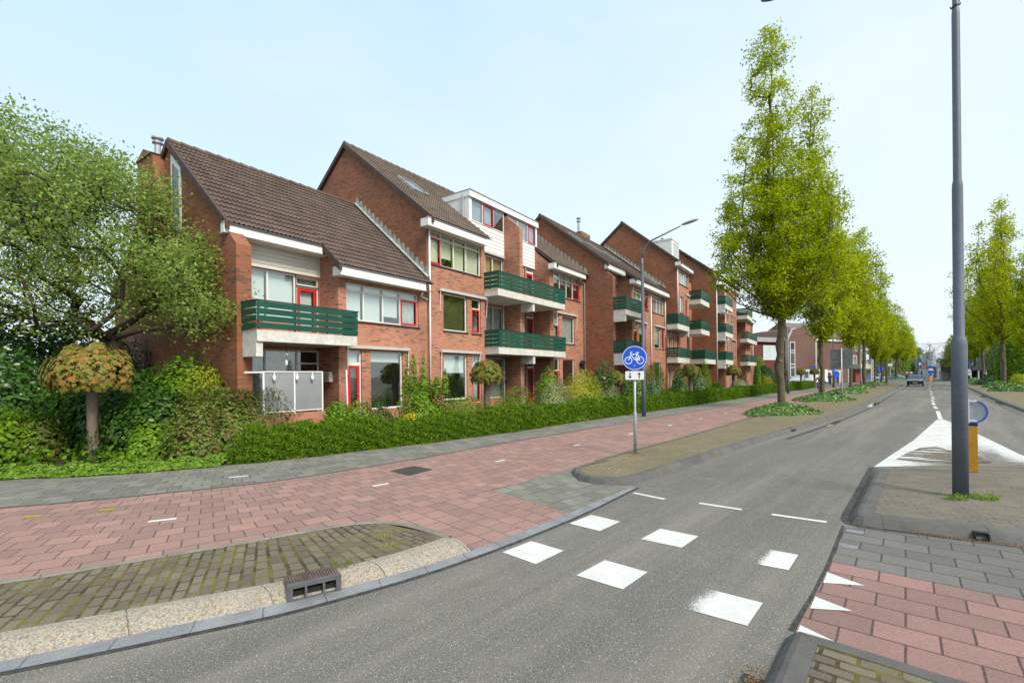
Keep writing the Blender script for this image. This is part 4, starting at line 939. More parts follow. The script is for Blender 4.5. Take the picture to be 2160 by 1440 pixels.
tiles(h3, -.08, 3.05, .27, rz3(.27)+.02, ry, rzz, back=(ry+6.2, rzz-5), verge=(True, False)); tiles(h3, 3.05, 11.08, -.46, rz3(-.46)+.02, ry, rzz, back=(ry+6.2, rzz-5), verge=(False, False)); sverge(h3, 3.05, -.46, rz3(-.46)+.02, .3, rz3(.3)+.02)
for zf in (3.38, 6.19):
    balcony(h3, 0.05, 3.5, zf, -.83, 0, beam=[(.05, .3)]); MB().box(.43, 3.36, .003, 1.07, zf-.33, zf).build('floor_slab', M['concrete'], h3)
pipe(h3, [(7.35, -.06, 8.4), (7.35, -.06, .4)]); pipe(h3, [(11.0, -.06, 8.4), (11.0, -.06, 5.)])
awning(h3, 3.5, 7.0, 0, 8.32, .5); awning(h3, 3.6, 6.4, 0, 5.8); awning(h3, 8.1, 10.9, 0, 5.8); awning(h3, .5, 2.2, 1.0, 8.3, .4)
for x, y in ((.8, 2.6), (3.2, 2.3), (5.2, 1.9), (9.6, .3)): skylight(h3, x, x+1., y, rz3(y)+.06, y+1.1, rz3(y+1.1)+.06)
flashing(h3, -.004, 1.75, 8.62, 7.5, 13.2, 19)
c = MB().box(7.2, 8.9, ry+.3, ry+1.2, rzz-1.5, rzz+.75).build('chimney', M['chim'], h3)
MB().lathe([(.11, 0), (.11, .95), (.19, .97), (.19, 1.03), (.12, 1.06), (.12, 1.2), (.2, 1.22), (.2, 1.3), (.03, 1.34)], (7.5, ry+.7, rzz+.7), 14).build('flue', M['steel'], c)
MB().lathe([(.16, 0), (.16, .12), (.1, .2)], (8.5, ry+.7, rzz+.74), 12).build('chimney_pot', M['chim'], c)
flashing(h3, 11.09, -.1, 9.1, 5.4, 13.5, 18)
# ---------------- H4
h4 = house(33.4, 2.25, 'brick_house', 'tall narrow brick house with a small white roof dormer and red brown gable')
s4 = .83
def rz4(y): return 11.25+s4*(y+.35)
ry, rzz = 4.7, 11.25+s4*5.05
gable(h4, [(.85, -.1), (.85, 7.0), (0, 7.0), (0, rz4(0)-.16), (ry, rzz-.16), (ry+6, rzz-5), (ry+6, -.1)], 0, .25)
wb = MB()
H = [window(h4, .8, 3.6, 9.65, 10.85, 0, cols=(1.5, 2.2, 2.9), trans=10.5, blind={0: ('curtain', 1), 2: ('curtain', 1)}), window(h4, 1.0, 2.1, 7.2, 8.6, 0, blind={0: ('curtain', .9)}), window(h4, 2.7, 3.2, 7.1, 8.6, 0, red=(0,))]
wall_holes(wb, .25, 3.9, 6.9, 11.2, 0, H); wb.quad((3.9, 0, 6.9), (3.9, 1.2, 6.9), (3.9, 1.2, 11.6), (3.9, 0, 11.2))
wb.quad((0, 0, 6.9), (0, .85, 6.9), (3.9, .85, 6.9), (3.9, 0, 6.9))
H = []
for z0 in (.5, 3.4):
    H += [window(h4, .6, 1.4, z0, z0+2.1, .85, sill=False, blind={0: ('curtain', .9)}), window(h4, 1.8, 2.6, z0+.5, z0+2.1, .85, blind={0: ('blind', .7)}), window(h4, 3.0, 3.5, z0+.4, z0+2.1, .85, red=(0,))]
H.append(window(h4, .6, 1.4, 6.2, 6.85, .85, sill=False))
wall_holes(wb, .25, 6.3, -.1, 6.9, .85, H)
H = []
for z0 in (3.4, 6.2, 9.0): H += [window(h4, 7.2, 8.0, z0, z0+2.1, 1.6, sill=False), window(h4, 8.6, 9.6, z0+.3, z0+2.1, 1.6, blind={0: ('curtain', .8)})]
wall_holes(wb, 6.3, 11.1, -.1, 11.4, 1.6, H); wb.quad((6.3, .85, -.1), (6.3, 1.6, -.1), (6.3, 1.6, 11.4), (6.3, .85, 11.4)); wall_holes(wb, 3.9, 6.3, 6.9, 11.4, .85, [])
wb.build('wall', M['brick'], h4)
fascia(h4, -.3, 4.0, -.38, 10.95, 11.25, back=.4)
tiles(h4, -.08, 4.2, -.4, rz4(-.4), ry, rzz, back=(ry+6.2, rzz-5), verge=(True, False), pitch=.4, course=.5); tiles(h4, 4.2, 11.08, 1.3, rz4(1.3), ry, rzz, back=(ry+6.2, rzz-5), verge=(True, False), pitch=.4, course=.5)
dm = MB().box(1.7, 3.9, .85, 3.0, 11.9, 13.75); dm.box(1.65, 3.95, .8, 3.05, 13.75, 13.85); dm.build('dormer', M['white'], h4)
window(h4, 2.0, 3.8, 12.2, 13.55, .74, cols=(2.6, 3.2), sill=False, blind={0: ('blind', 1), 1: ('curtain', 1)})
for zf in (3.38, 6.19): balcony(h4, 0, 3.75, zf, -.05, .85, slab=.45)
for i, zf in enumerate((3.38, 6.19, 9.0)):
    if i == 0: balcony(h4, 6.3, 11.0, zf, -.75, 1.6, slab=.45)
    else: balcony(h4, 6.3, 9.8, zf, -.45, 1.6, slab=.45)
pipe(h4, [(.12, -.06, 10.9), (.12, -.06, 6.9)]); awning(h4, 1.0, 3.6, .85, 5.75, .6); awning(h4, 2.6, 3.9, 0, 8.9, .4)
MB().box(3.4, 3.75, -.02, .85, 5.3, 5.74).build('concrete_beam', M['concrete'], h4)
# ---------------- H5
h5 = house(44.5, 3.05, 'brick_house', 'tallest brick house with three stacked short balconies, half hidden by the street tree')
s5 = .80
ry, rzz = 5.35, 11.9+.8*5.75
gable(h5, [(0, -.1), (0, 11.75), (ry, rzz-.16), (ry+6, rzz-5), (ry+6, -.1)], 0, .25)
wb = MB(); H = []
for z0 in (3.9, 6.8, 9.6):
    H += [window(h5, 5.6, 6.8, z0, z0+1.8, 0, blind={0: ('curtain', 1)}), window(h5, 8.0, 9.2, z0, z0+1.9, 0, blind={0: ('blind', .6)}), window(h5, 10., 10.5, z0, z0+1.8, 0)]
wall_holes(wb, 4.2, 11.5, -.1, 11.7, 0, H); wb.quad((4.2, 1.1, -.1), (4.2, 0, -.1), (4.2, 0, 11.7), (4.2, 1.1, 11.7))
H = []
for z0 in (.5, 3.4, 6.2, 9.0):
    H += [window(h5, 1.5, 2.3, z0, z0+2.1, 1.1, sill=False), window(h5, 2.7, 3.7, z0+.4, z0+2.1, 1.1, blind={0: ('curtain', 1)})]
door(h5, .5, 1.3, .3, 2.5, 1.1, solid=True); H.append((.5, 1.3, .3, 2.5))
wall_holes(wb, .25, 4.2, -.1, 11.7, 1.1, H); wb.build('wall', M['brick'], h5)
fascia(h5, -.3, 2.2, -.35, 11.7, 12.0, back=.4)
tiles(h5, -.08, 11.5, -.4, 11.95, ry, rzz, back=(ry+6.2, rzz-5), verge=(True, True), pitch=.5, course=.6)
for zf in (3.38, 6.19, 9.0): balcony(h5, .15, 4.1, zf, -.85, 1.1, beam=[(.15, .5), (1.6, 2.0)], slab=.45)
pipe(h5, [(.1, -.06, 11.6), (.1, -.06, .3)]); pipe(h5, [(4.4, -.06, 11.6), (4.4, -.06, .3)]); awning(h5, 7.6, 10.8, 0, 5.85, .6)
# ---------------- H6
h6 = house(56, 3.4, 'brick_house', 'last brick house of the row, lowest eaves, with three stacked end balconies')
wb = MB(); H = []
for z0 in (.5, 3.4, 6.2): H += [window(h6, 5.0, 5.8, z0+.4, z0+2.1, 0, blind={0: ('curtain', 1)}), window(h6, 8.6, 9.3, z0+.3, z0+2.1, 0, red=(0,))]
wall_holes(wb, 4.2, 10, -.1, 9.0, 0, H); H = []
for z0 in (.5, 3.4, 6.2): H += [window(h6, 1.0, 2.6, z0, z0+2.1, 1.1, blind={0: ('curtain', 1)}, sill=False)]
wall_holes(wb, 0, 4.2, -.1, 11.6, 1.1, H); wb.quad((4.2, 1.1, -.1), (4.2, 0, -.1), (4.2, 0, 9), (4.2, 1.1, 9)); wb.box(0, 10, 8, 8.3, -.1, 9); wb.prism([(0, -.1), (0, 9.0), (4, 11.5), (8.2, 9.0), (8.2, -.1)], 9.8, 10)
wb.box(0, 4.0, 1.1, 6, 8.8, 12.2); wb.build('wall', M['brick'], h6)
fascia(h6, 4.0, 10.2, -.35, 8.75, 9.1, back=.4); tiles(h6, 4.2, 10.1, -.4, 9.1, 4.2, 12., verge=(True, True), back=(8.4, 9.1), pitch=.5, course=.6)
for i, zf in enumerate((3.38, 6.19, 9.0)): balcony(h6, .15, 4.1 if i == 2 else 8.0, zf, -.8, 1.1 if i == 2 else -.003, slab=.45)
pipe(h6, [(9.9, -.06, 8.8), (9.9, -.06, .3)])

e = empty('letter_box', hw(3.17, -1.35, 0), HRZ, 'small pale letter box on the brick side wall right of the terrace screen', 'letter box')
MB().box(-.10, .03, -.17, .17, 1.85, 2.2).build('box', M['siding'], e); MB().box(-.106, -.099, -.11, .11, 1.92, 2.13).build('door', M['awning'], e)
e = empty('wind_chime', hw(1.05, -.35, 0), HRZ, 'thin hanging wind chime under the nearest balcony', 'wind chime')
q = MB(); q.path([(0, 0, 3.05), (0, 0, 2.2)], .006, 4); q.build('string', M['black'], e); MB().lathe([(.01, 2.75), (.05, 2.72), (.05, 2.70), (.01, 2.68)], (0, 0, 0), 10).build('shell', M['white'], e); MB().lathe([(.01, 2.55), (.035, 2.5), (.035, 2.42), (.01, 2.36)], (0, 0, 0), 10).build('pendant', M['white'], e)
# ================================================================ VEGETATION
def tree(name, pos, trunk_pts, trunk_r, nodes, leafm, barkm, per, sig, lsize, shape='oval', seed=0, tip=.010, power=.5, up=.15, axes=(), label=None, cat='tree', group=None, minr=0., rz=0., zs=.8, knots=()):
    e = empty(name, pos, rz, label, cat, group)
    root = [np.array(p, float) for p in trunk_pts]
    A, par, rad = skeleton(np.array(nodes), root, tip, power, seed, trunk_r[-1]*1.1, up, axes)
    mb = MB(); nT = len(root)
    mb.path([tuple(p) for p in root], list(trunk_r), 12)
    t = mb.build('trunk', M[barkm], e, smooth=True)
    for k in knots:
        MB().lathe([(.075, -.03), (.08, .02), (.055, .03), (.02, .02)], (0, 0, 0), 12).build('branch_scar', M['bark_maple'], t).matrix_local = Matrix.Translation(k) @ Matrix.Rotation(R(90), 4, 'X')
    limbs(A, par, rad, minr=minr).build('limbs', M[barkm], e, smooth=True)
    P = clumps(np.array(nodes), per, sig, seed+5, zs)
    link('crown', leaf_mesh('crown', P, lsize, shape, None, .8, seed=seed+9), L[leafm], e)
    return e
def plume_axes(plumes, seed):
    out = []; r = random.Random(seed)
    for (x, y, zt, z0, rm) in plumes:
        n = max(3, int((zt-z0)/.9)); a = r.random()*6; out.append([(x*min(1, t/.55)**.75+.08*math.sin(a+t*7), y*min(1, t/.55)**.75+.08*math.cos(a+t*9), z0+(zt-z0)*t) for t in [k/n*.97 for k in range(n+1)]])
    return out
def plume_nodes(plumes, seed, step=.42):
    """plumes: (x,y,ztip, z0, rmax, shape)"""
    r = np.random.default_rng(seed); N = []
    for (x, y, zt, z0, rm) in plumes:
        n = int((zt-z0)/step*max(.8, rm*rm*3.3))
        t = r.random(n)**.9; prof = rm*np.minimum(1, (1-t)*7+.1)**.6*np.minimum(1, t*3+.25)*(1.08-.38*t)
        q = np.clip(t/.55, 0, 1)**.75; ang = r.random(n)*2*PI; rr = prof*np.sqrt(r.random(n))*(1+.18*np.sin(t*23+x*3)+.12*np.sin(t*41+y*7))
        N.append(np.stack([x*q+rr*np.cos(ang), y*q+rr*np.sin(ang), z0+(zt-z0)*t], 1))
    return np.vstack(N)
TR = R(41.3); rd = Vector((math.sin(TR), math.cos(TR), 0))
# nearest street tree, shaped after its outline: one tall spire, one lower twin on the right, broad skirts
pl = [(-.5, 0, 20.4, 4.7, 1.55), (1.75, .1, 17.3, 4.7, 1.25), (-.1, .6, 16.2, 4.7, 1.35), (-2.0, -.2, 14.2, 5.0, 1.25), (2.0, .2, 13.8, 5.0, 1.3), (-2.75, .1, 11.2, 5.1, 1.0), (2.75, .1, 11.4, 5.2, 1.0),
      (.4, -1.5, 13.3, 5.0, 1.15), (-.9, -1.9, 11.6, 5.0, 1.1), (1.6, -1.7, 11.5, 5.0, 1.1), (.2, 1.9, 13.2, 5.0, 1.2), (-1.7, 1.6, 11.8, 5.0, 1.1), (1.8, 1.7, 11.8, 5.0, 1.1),
      (-3.0, -.4, 9.2, 5.0, .95), (3.1, -.2, 9.2, 5.3, .95), (-1.9, -1.3, 8.4, 4.6, 1.0), (1.9, -1.8, 8.4, 4.9, .9), (0, -1, 9.4, 4.5, 1.3), (0, .3, 12.5, 6, 1.6)]
pl += [(-3.3, .3, 8.0, 4.6, .8), (-3.1, -.9, 7.2, 4.5, .8), (-2.2, .9, 7.6, 4.5, .9), (2.6, -.6, 7.6, 4.9, .8), (1.3, 1.2, 8.2, 4.7, .9), (-1., -1.6, 7.6, 4.5, .9)]
nd = plume_nodes(pl, 11)
nd = nd[nd[:, 2] > 4.75+.55*np.hypot(nd[:, 0], nd[:, 1])]
grpT = 'street trees along the verge between cycle path and road'
T1 = tree('street_tree', (14.62, 25.72, .1), [(0, 0, -.1), (-.02, 0, .5), (-.05, 0, 1.6), (-.03, 0, 2.9), (.0, 0, 3.9), (.02, 0, 4.8)], [.24, .18, .162, .155, .165, .175], nd, 'lime', 'bark', 50, .20, .118, seed=3, axes=plume_axes(pl, 4), tip=.007,
          label='tall twin tipped street tree nearest the camera, pale branch scar on its trunk', group=grpT, knots=[(-.12, -.145, 2.55)])
# a generic set of two more columnar trees, shared by the rest of both rows
def generic(seed, n=11, H=15.5, W=1.9, z0=4.2):
    r = random.Random(seed); out = [(0, 0, H, z0, 1.0), (.2, .2, H*.86, z0, 1.2)]
    for i in range(n):
        a = 2*PI*i/n*1.618*2+r.random(); d = W*(.35+.65*((i+1)/n)); out.append((d*math.cos(a), d*math.sin(a), z0+(H-z0)*(1-.62*(i+1)/n)+r.uniform(-.8, .8), z0+r.uniform(0, .7), .85+.3*r.random()))
    q = plume_nodes(out, seed, .5); return q[q[:, 2] > z0+.1+.6*np.hypot(q[:, 0], q[:, 1])], plume_axes(out, seed)
grpF = grpT
def gtree(seed, m, loc, sc, label, H=15.5, W=1.9, per=24, ls=.18):
    nd, ax_ = generic(seed, H=H, W=W)
    return tree('street_tree', loc, [(0, 0, -.1), (.02, 0, .6), (.05, .02, 2.2), (0, .03, 3.4), (-.04, 0, 4.3)], [.19, .145, .128, .125, .135], nd, m, 'bark', per, .24, ls, seed=seed, axes=ax_, tip=.007, label=label, group=grpT, minr=.0)
T2 = gtree(21, 'lime', (23.2, 35.49, .1), 1, 'second street tree from the camera, slim trunk with a kink and cut limb scar')
T2.scale = (1.05, 1.05, 1.0)
T3 = gtree(22, 'limey', (34.68, 48.56, .1), 1, 'third street tree from the camera, partly behind the grey sign back')
lab = {44.02: (59.18, T2, 1.28, 'fourth street tree, thick forked trunk just right of the balcony building end'), 53.61: (70.1, T3, .85, 'slender young street tree with thin dark trunk, fifth from the camera'),
       62.25: (79.94, T2, .95, 'sixth street tree from the camera, thin trunk beside a blue sign'), 70.95: (89.84, T3, .98, 'seventh street tree from the camera, thin trunk left of the parked blue car'),
       95.39: (117.66, T2, 1.2, 'thick trunked street tree at the far side opening, ivy mound at its foot'), 122.28: (148.27, T3, 1.15, 'far street tree behind the approaching car'), 159.66: (190.82, T2, 1.1, 'farthest street tree closing the left row')}
k = 0
for X, (Y, src, s_, lb) in lab.items():
    k += 1; c = copy_tree(src, loc=(X, Y, .1), rz=k*1.7, sc=(s_*(1. if Y < 100 else 1.35), s_*(1. if Y < 100 else 1.35), s_), label=lb, cat='tree', group=grpT)
grpR = 'street trees in the right hand row'
R1_ = gtree(23, 'limey', (58.3, 56.2, .1), 1, 'big street tree right of the lamp post with clean trunk and ivy mound', H=17.5, W=3.4)
R1_['group'] = grpR; R1_.scale = (1.3, 1.3, 1.27)
for X, Y, s_, src, lb in ((70.0, 68.92, 1.22, T3, 'second tree of the right row with bare lower limbs'), (81.56, 82.08, 1.3, R1_, 'third tree of the right row, trunk with small leaf tufts'), (94.05, 96.29, 1.1, T2, 'fourth tree of the right row, dark trunk nearest the big lamp post'),
                        (104.9, 108.3, 1.0, T3, 'thin far tree of the right row beside the blue route signs'), (50.9, 46.6, .88, T2, 'street tree cut by the right edge of the picture')):
    k += 1; copy_tree(src, loc=(X, Y, .1), rz=k*1.3, sc=(s_*.95, s_*.95, s_), label=lb, cat='tree', group=grpR)
# big spreading tree on the left
r = np.random.default_rng(5)
def ell(n, c, rad, hollow=.35):
    d = r.normal(size=(n, 3)); d /= np.linalg.norm(d, axis=1, keepdims=True); t = (hollow+(1-hollow)*r.random(n))**.8
    f = 1+.16*np.sin(d[:, 0]*7+1)*np.cos(d[:, 2]*9)+.1*np.sin(d[:, 1]*13)
    return np.array(c)+d*(t*f)[:, None]*np.array(rad)
nd = np.vstack([ell(520, (-.6, 0, 6.3), (4.0, 3.2, 3.2)), ell(170, (-2.3, .2, 8.4), (2.2, 1.8, 1.9)), ell(150, (3.3, -.3, 4.6), (1.9, 1.7, 1.6)), ell(60, (1.3, 0, 8.0), (1.8, 1.4, 1.1)), ell(110, (-4.6, 0, 6), (3, 2.5, 3)), ell(40, (4.5, -.7, 3.9), (.9, .8, .9)), ell(60, (3.1, -.5, 6.4), (1.2, 1, 1.2))])
zt_ = np.interp(nd[:, 0], [-6, -3.5, -1.6, 0, .8, 1.2, 2.1, 2.7, 3.1, 3.6], [11.2, 10.6, 9.3, 8.7, 8.1, 6.7, 6.4, 6.0, 5.1, 3.9]); zt_ = 2+(zt_-2)*(14+np.minimum(nd[:, 1], 0))/14
nd = nd[(nd[:, 2] < zt_) & (nd[:, 0] < 3.7)]
tree('spreading_tree', (-11.6, 14.0, 0), [(0, 0, -.1), (.1, 0, 1.), (.0, 0, 2.2), (-.2, 0, 3.2)], [.22, .17, .15, .13], nd, 'willow', 'bark_dark', 84, .27, .10, 'diamond', seed=8, tip=.009, power=.42, up=.1,
     label='large loose grey green tree spreading in front of the first gable')
# ball-headed maples
grpM = 'ball headed maples in the front gardens'
def ball_maple(pos, sc, label, m='maple', n=1500, ls=.15, first=None, H=1.62, rad=(1.04, 1.0, .62), seed=1, tr=.155, shape='maple'):
    e = empty('ball_maple', pos, 0, label, 'tree', grpM)
    MB().path([(0, 0, -.1), (.02, 0, .4), (-.02, 0, 1.0), (.0, 0, H), (0, 0, H+.25)], [tr*1.1, tr, tr*.95, tr*1.02, tr*.8], 14).build('trunk', M['bark_maple'], e, smooth=True)
    rr = np.random.default_rng(seed); d = rr.normal(size=(n, 3)); d /= np.linalg.norm(d, axis=1, keepdims=True)
    d[:, 2] = np.where(d[:, 2] < -.45, -d[:, 2], d[:, 2]); t = .55+.45*rr.random(n)**.5
    P = d*t[:, None]*np.array(rad)*(1+.08*np.sin(d[:, :1]*9+d[:, 1:2]*7)); P[:, 2] += H+rad[2]*.47
    # drooping leaves: normal outward and up, tip pointing down/outward
    nr = d+np.array([0, 0, .35]); dr = np.stack([d[:, 0], d[:, 1], -np.full(n, .9)], 1)
    link('crown', leaf_mesh('crown', P, ls, shape, nr, .75, dr, seed=seed, curl=.3), L[m], e)
    b = MB()
    for i in range(16):
        a = i*2.4; b.path([(0, 0, H+.1), (.35*math.cos(a), .35*math.sin(a), H+.3), (.8*rad[0]*math.cos(a), .8*rad[1]*math.sin(a), H+.2+.35*(i % 3)*rad[2])], [.03, .02, .008], 4, cap=False)
    b.build('limbs', M['bark_maple'], e); return e
ball_maple((-9.68, 10.94, 0), 1, 'ball headed maple with large bronze leaves on a thick trunk, nearest the camera', n=2600, ls=.125, rad=(.86, .86, .74), H=1.74, tr=.105)
b2 = ball_maple((-1.0, 19.0, 0), 1, 'ball headed maple with green bronze crown in front of the tall house entrance', 'mapleg', n=1500, ls=.14, rad=(.70, .70, .62), H=1.7, seed=2, tr=.14)
for x, Y, s_, lb in ((1300, 27.5, .84, 'ball headed maple just left of the bicycle sign'), (1457, 34.5, 1.04, 'ball headed maple with dense round crown behind the hedge, right of the curved lamp'),
                     (1547, 45, 1.05, 'small ball headed maple below the stacked balconies'), (1650, 66, .98, 'ball headed maple mostly hidden by the nearest street tree trunk'), (1690, 70, .98, 'ball headed maple in front of the white van bonnet'), (1718, 70, 1.0, 'ball headed maple in front of the rear of the white van')):
    p = at(x, 800, Y); copy_tree(b2, loc=(p.x, p.y, 0), rz=x, sc=s_, label=lb, cat='tree', group=grpM)
# hedge along the footpath
def hedge(pts, h, wd, dens, size, m, name='hedge', seed=4, **kw):
    e = empty(name, (0, 0, 0), 0, **kw); rr = np.random.default_rng(seed); C = rs(pts, 400); T = np.gradient(C[:, :2], axis=0); s = np.r_[0, np.cumsum(np.linalg.norm(np.diff(C[:, :2], axis=0), axis=1))]; T /= np.linalg.norm(T, axis=1, keepdims=True)
    N_ = np.stack([-T[:, 1], T[:, 0]], 1); dist = np.linalg.norm(C[:, :2], axis=1)
    # sampling density falls with distance
    wgt = np.gradient(s)/np.maximum(dist/11., 1)**1.25; n = int(dens*wgt.sum()); idx = rr.choice(400, n, p=wgt/wgt.sum()); fr = rr.random(n)
    i2 = np.minimum(idx+1, 399); c = C[idx]*(1-fr[:, None])+C[i2]*fr[:, None]; nn = N_[idx]; dd = dist[idx]; ss = s[idx]
    hh = h*(1+.07*np.sin(ss*.9)+.05*np.sin(ss*2.3+1)+.03*np.sin(ss*6.1)); ww = wd/2*(1+.08*np.sin(ss*1.3+2)+.05*np.sin(ss*4.1))
    endf = np.clip(np.minimum(ss, s[-1]-ss)/.45, 0, 1)**.5; hh = hh*(.35+.65*endf); ww = ww*(.3+.7*endf)
    th = rr.random(n)*PI; q = 5.
    cx = np.sign(np.cos(th))*np.abs(np.cos(th))**(2/q); cz = np.abs(np.sin(th))**(2/q); dep = 1-.22*rr.random(n)**2
    low = rr.random(n) < .42; cz = np.where(low, rr.random(n)*.8, cz); cx = np.where(low, np.sign(cx)*(.93+.07*rr.random(n)), cx)
    lum = 1+.1*np.sin(ss*7+cz*9)*np.cos(cz*14+ss*3)
    P = np.stack([c[:, 0]+nn[:, 0]*(cx*ww*dep*lum), c[:, 1]+nn[:, 1]*(cx*ww*dep*lum), cz*hh*dep*lum+.02], 1)
    nr = np.stack([nn[:, 0]*cx, nn[:, 1]*cx, cz*.6], 1); dr = np.stack([nn[:, 0]*cx*.8, nn[:, 1]*cx*.8, .25+cz*1.1], 1)
    sz = size*np.maximum(dd/11., 1)**.75
    link('foliage', leaf_mesh('foliage', P, sz, 'needle', nr, .9, dr, seed=seed), L[m], e)
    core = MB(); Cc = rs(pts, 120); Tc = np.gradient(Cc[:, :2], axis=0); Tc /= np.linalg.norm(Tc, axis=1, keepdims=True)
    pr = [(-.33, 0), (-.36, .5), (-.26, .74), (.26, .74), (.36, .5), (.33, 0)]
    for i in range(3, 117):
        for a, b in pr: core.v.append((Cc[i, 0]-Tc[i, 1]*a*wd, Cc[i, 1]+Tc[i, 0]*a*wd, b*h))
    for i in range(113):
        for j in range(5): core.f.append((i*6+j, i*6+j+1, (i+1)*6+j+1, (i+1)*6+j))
    core.build('twig_shade_core', M['twigshade'], e); return e
M['twigshade'] = plain('hedge_twig_shade', (.03, .045, .015), .95, .4, 9)  # twig-green solid core; the hedge's inner shade is put into its dark colour
hb = rs(soil_e, 400); i0_ = int(np.argmin(np.linalg.norm(hb[:, :2]-[-6.35, 10.55], axis=1))); i1_ = int(np.argmin(np.linalg.norm(hb[:, :2]-[37.9, 59.2], axis=1)))
hp = offset(hb, .40)[i0_:i1_]; 
hedge(hp, .80, .85, 12000, .105, 'yew', label='long clipped dark green hedge along the grey footpath', cat='hedge')
# shrubs: (label, x, y_center px, depth, width px, height px, material, leaf size, n, kind)
def shrub(label, x, Y, z, rad, m, n, ls, shape='oval', name='shrub', cat='shrub', group=None, lump=.35, lo=.45, seed=0, rz=0, jit=.9):
    p = at(x, 800, Y); 
    P, d = blob_points(n, rad, seed+int(x), lump, lo)
    P[:, 2] = np.abs(P[:, 2])*1.0; d[:, 2] += .25
    P[:, 2] += z; 
    me = leaf_mesh(name, P, ls, shape, d, jit, seed=seed+int(x)); o = link(name, me, L[m]); o.location = (p.x, p.y, 0); o.rotation_euler = (0, 0, HRZ)
    return tag(o, label, cat, group)
G1 = 'garden shrubs'
shrub('big dark green shrub with white blossom at the left edge of the picture', 20, 12.0, .2, (2.2, 1.3, 2.8), 'wht', 5200, .12, name='flowering_shrub', seed=1)
shrub('dark green shrub behind the nearest ball headed maple', 250, 12.6, .0, (1.9, 1.2, 2.7), 'dark', 9000, .12, seed=2)
shrub('dark evergreen mass under the spreading tree', 70, 15.3, .3, (5.0, 1.6, 4.0), 'dark', 19000, .15, name='evergreen_shrub', seed=3)
shrub('dark green bush between the spreading tree and the first house corner', 400, 13.6, .0, (1.5, 1.2, 2.5), 'mid', 8000, .12, seed=4)
shrub('large bronze tinted shrub left of the terrace screen', 478, 12.6, .0, (1.5, 1.1, 1.95), 'photinia', 5200, .13, 'diamond', seed=5)
shrub('broad mid green shrub filling the gap left of the nearest maple', 130, 12.6, .0, (2.0, 1.0, 2.2), 'dark', 7000, .12, seed=44)
shrub('bright leafy shrub between nearest maple and bronze shrub', 340, 12.0, .0, (1.3, .8, 1.8), 'dark', 4200, .11, seed=45)
shrub('low bronze green shrub left of the nearest maple trunk', 60, 11.3, .0, (1.2, .6, .95), 'photinia', 3600, .11, 'diamond', seed=6)
shrub('mid green shrub right of the nearest maple trunk', 325, 11.5, .0, (1.0, .6, 1.0), 'mid', 3600, .10, seed=7)
shrub('bronze leaved shrub behind the left end of the hedge', 425, 11.5, .0, (.95, .6, 1.25), 'photinia', 2800, .11, 'diamond', seed=8)
shrub('spiky yellow green shrub beside the first house corner', 432, 13.2, 1.2, (.7, .6, 1.4), 'gold', 900, .12, 'needle', seed=9, lo=.3)
shrub('mid green leafy shrub at the left edge near the footpath', -40, 10.6, 0, (1.5, .8, 1.5), 'mid', 4200, .12, seed=10)
shrub('blue green leafy plant just right of the terrace screen', 712, 13.9, .2, (.62, .5, 1.15), 'mid', 1500, .09, seed=11)
shrub('bright green shrub in front of the red edged front window', 752, 14.3, .1, (.85, .6, 1.05), 'bright', 2300, .09, seed=12)
shrub('round dark shrub under the big ground floor window', 800, 14.6, .1, (.7, .6, 1.15), 'dark', 2200, .07, seed=13)
e_ = shrub('upright green shrub with tall shoots beside the white downpipe', 895, 15.8, .0, (1.05, .8, 2.1), 'mid', 5200, .085, seed=14, lump=.6)
for x_, zz in ((857, 2.7), (872, 2.9), (893, 2.95), (921, 2.2), (938, 2.35)):
    shrub('leafy shoot rising above the upright green shrub, '+{857: 'leftmost of five', 872: 'second of five', 893: 'tallest and middle', 921: 'fourth of five', 938: 'rightmost of five'}[x_], x_, 15.8, 1.4, (.16, .16, zz-1.4), 'mid', 330, .085, name='shoot', cat='shrub', group='leafy shoots of the upright shrub', seed=x_, lo=.1)
shrub('low yellow flowering plant behind the hedge', 868, 14.0, .55, (.5, .3, .45), 'yel', 220, .06, name='flowering_plant', cat='plant', seed=15)
shrub('loose green plants in front of the tall house windows', 975, 17.0, .2, (1.7, .7, 1.05), 'mid', 3600, .12, 'needle', name='garden_plant', cat='plant', seed=16)
shrub('broad leaved green plants below the second entrance', 1085, 18.8, .2, (1.35, .7, 1.05), 'mid', 2600, .15, 'needle', name='garden_plant', cat='plant', seed=17)
shrub('pale variegated shrub left of the golden shrub', 1165, 20.5, .1, (1.15, .8, 1.5), 'varieg', 3400, .09, seed=18)
shrub('dark green shrub under the small red window', 1155, 22.5, .4, (.95, .7, 1.9), 'mid', 2300, .10, seed=19)
shrub('bright golden rounded shrub in front of the gable of the middle house', 1225, 22.8, .3, (1.75, 1.2, 1.85), 'gold', 6000, .12, 'needle', seed=20, lump=.15)
shrub('mid green shrub between golden shrub and bicycle sign', 1215, 20.6, .0, (1.1, .8, 1.05), 'mid', 2600, .08, seed=21)
shrub('dark green shrub at the foot of the middle house gable', 1262, 25.5, .1, (1.1, .9, 2.3), 'dark', 3200, .11, seed=22)
shrub('pale variegated shrub directly left of the bicycle sign pole', 1290, 23.5, .0, (1.1, .7, 1.25), 'varieg', 3000, .08, seed=23)
shrub('glossy dark shrub behind the bicycle sign pole', 1345, 26.5, .1, (1.5, .9, 1.9), 'ivy', 3400, .10, seed=24)
shrub('tall clipped green conifer hedge right of the curved lamp', 1380, 29.8, .0, (1.25, .9, 2.95), 'mid', 9000, .09, 'needle', name='conifer', cat='conifer', seed=25, lump=.08, lo=.75)
shrub('grey green rounded laurel right of the curved lamp', 1378, 27.3, .0, (1.0, .7, 1.75), 'varieg2', 3200, .10, seed=26) if L.setdefault('varieg2', leaf('grey_green_laurel', [(.07, .13, .05), (.12, .2, .08), (.18, .27, .12)], .3)) else 0
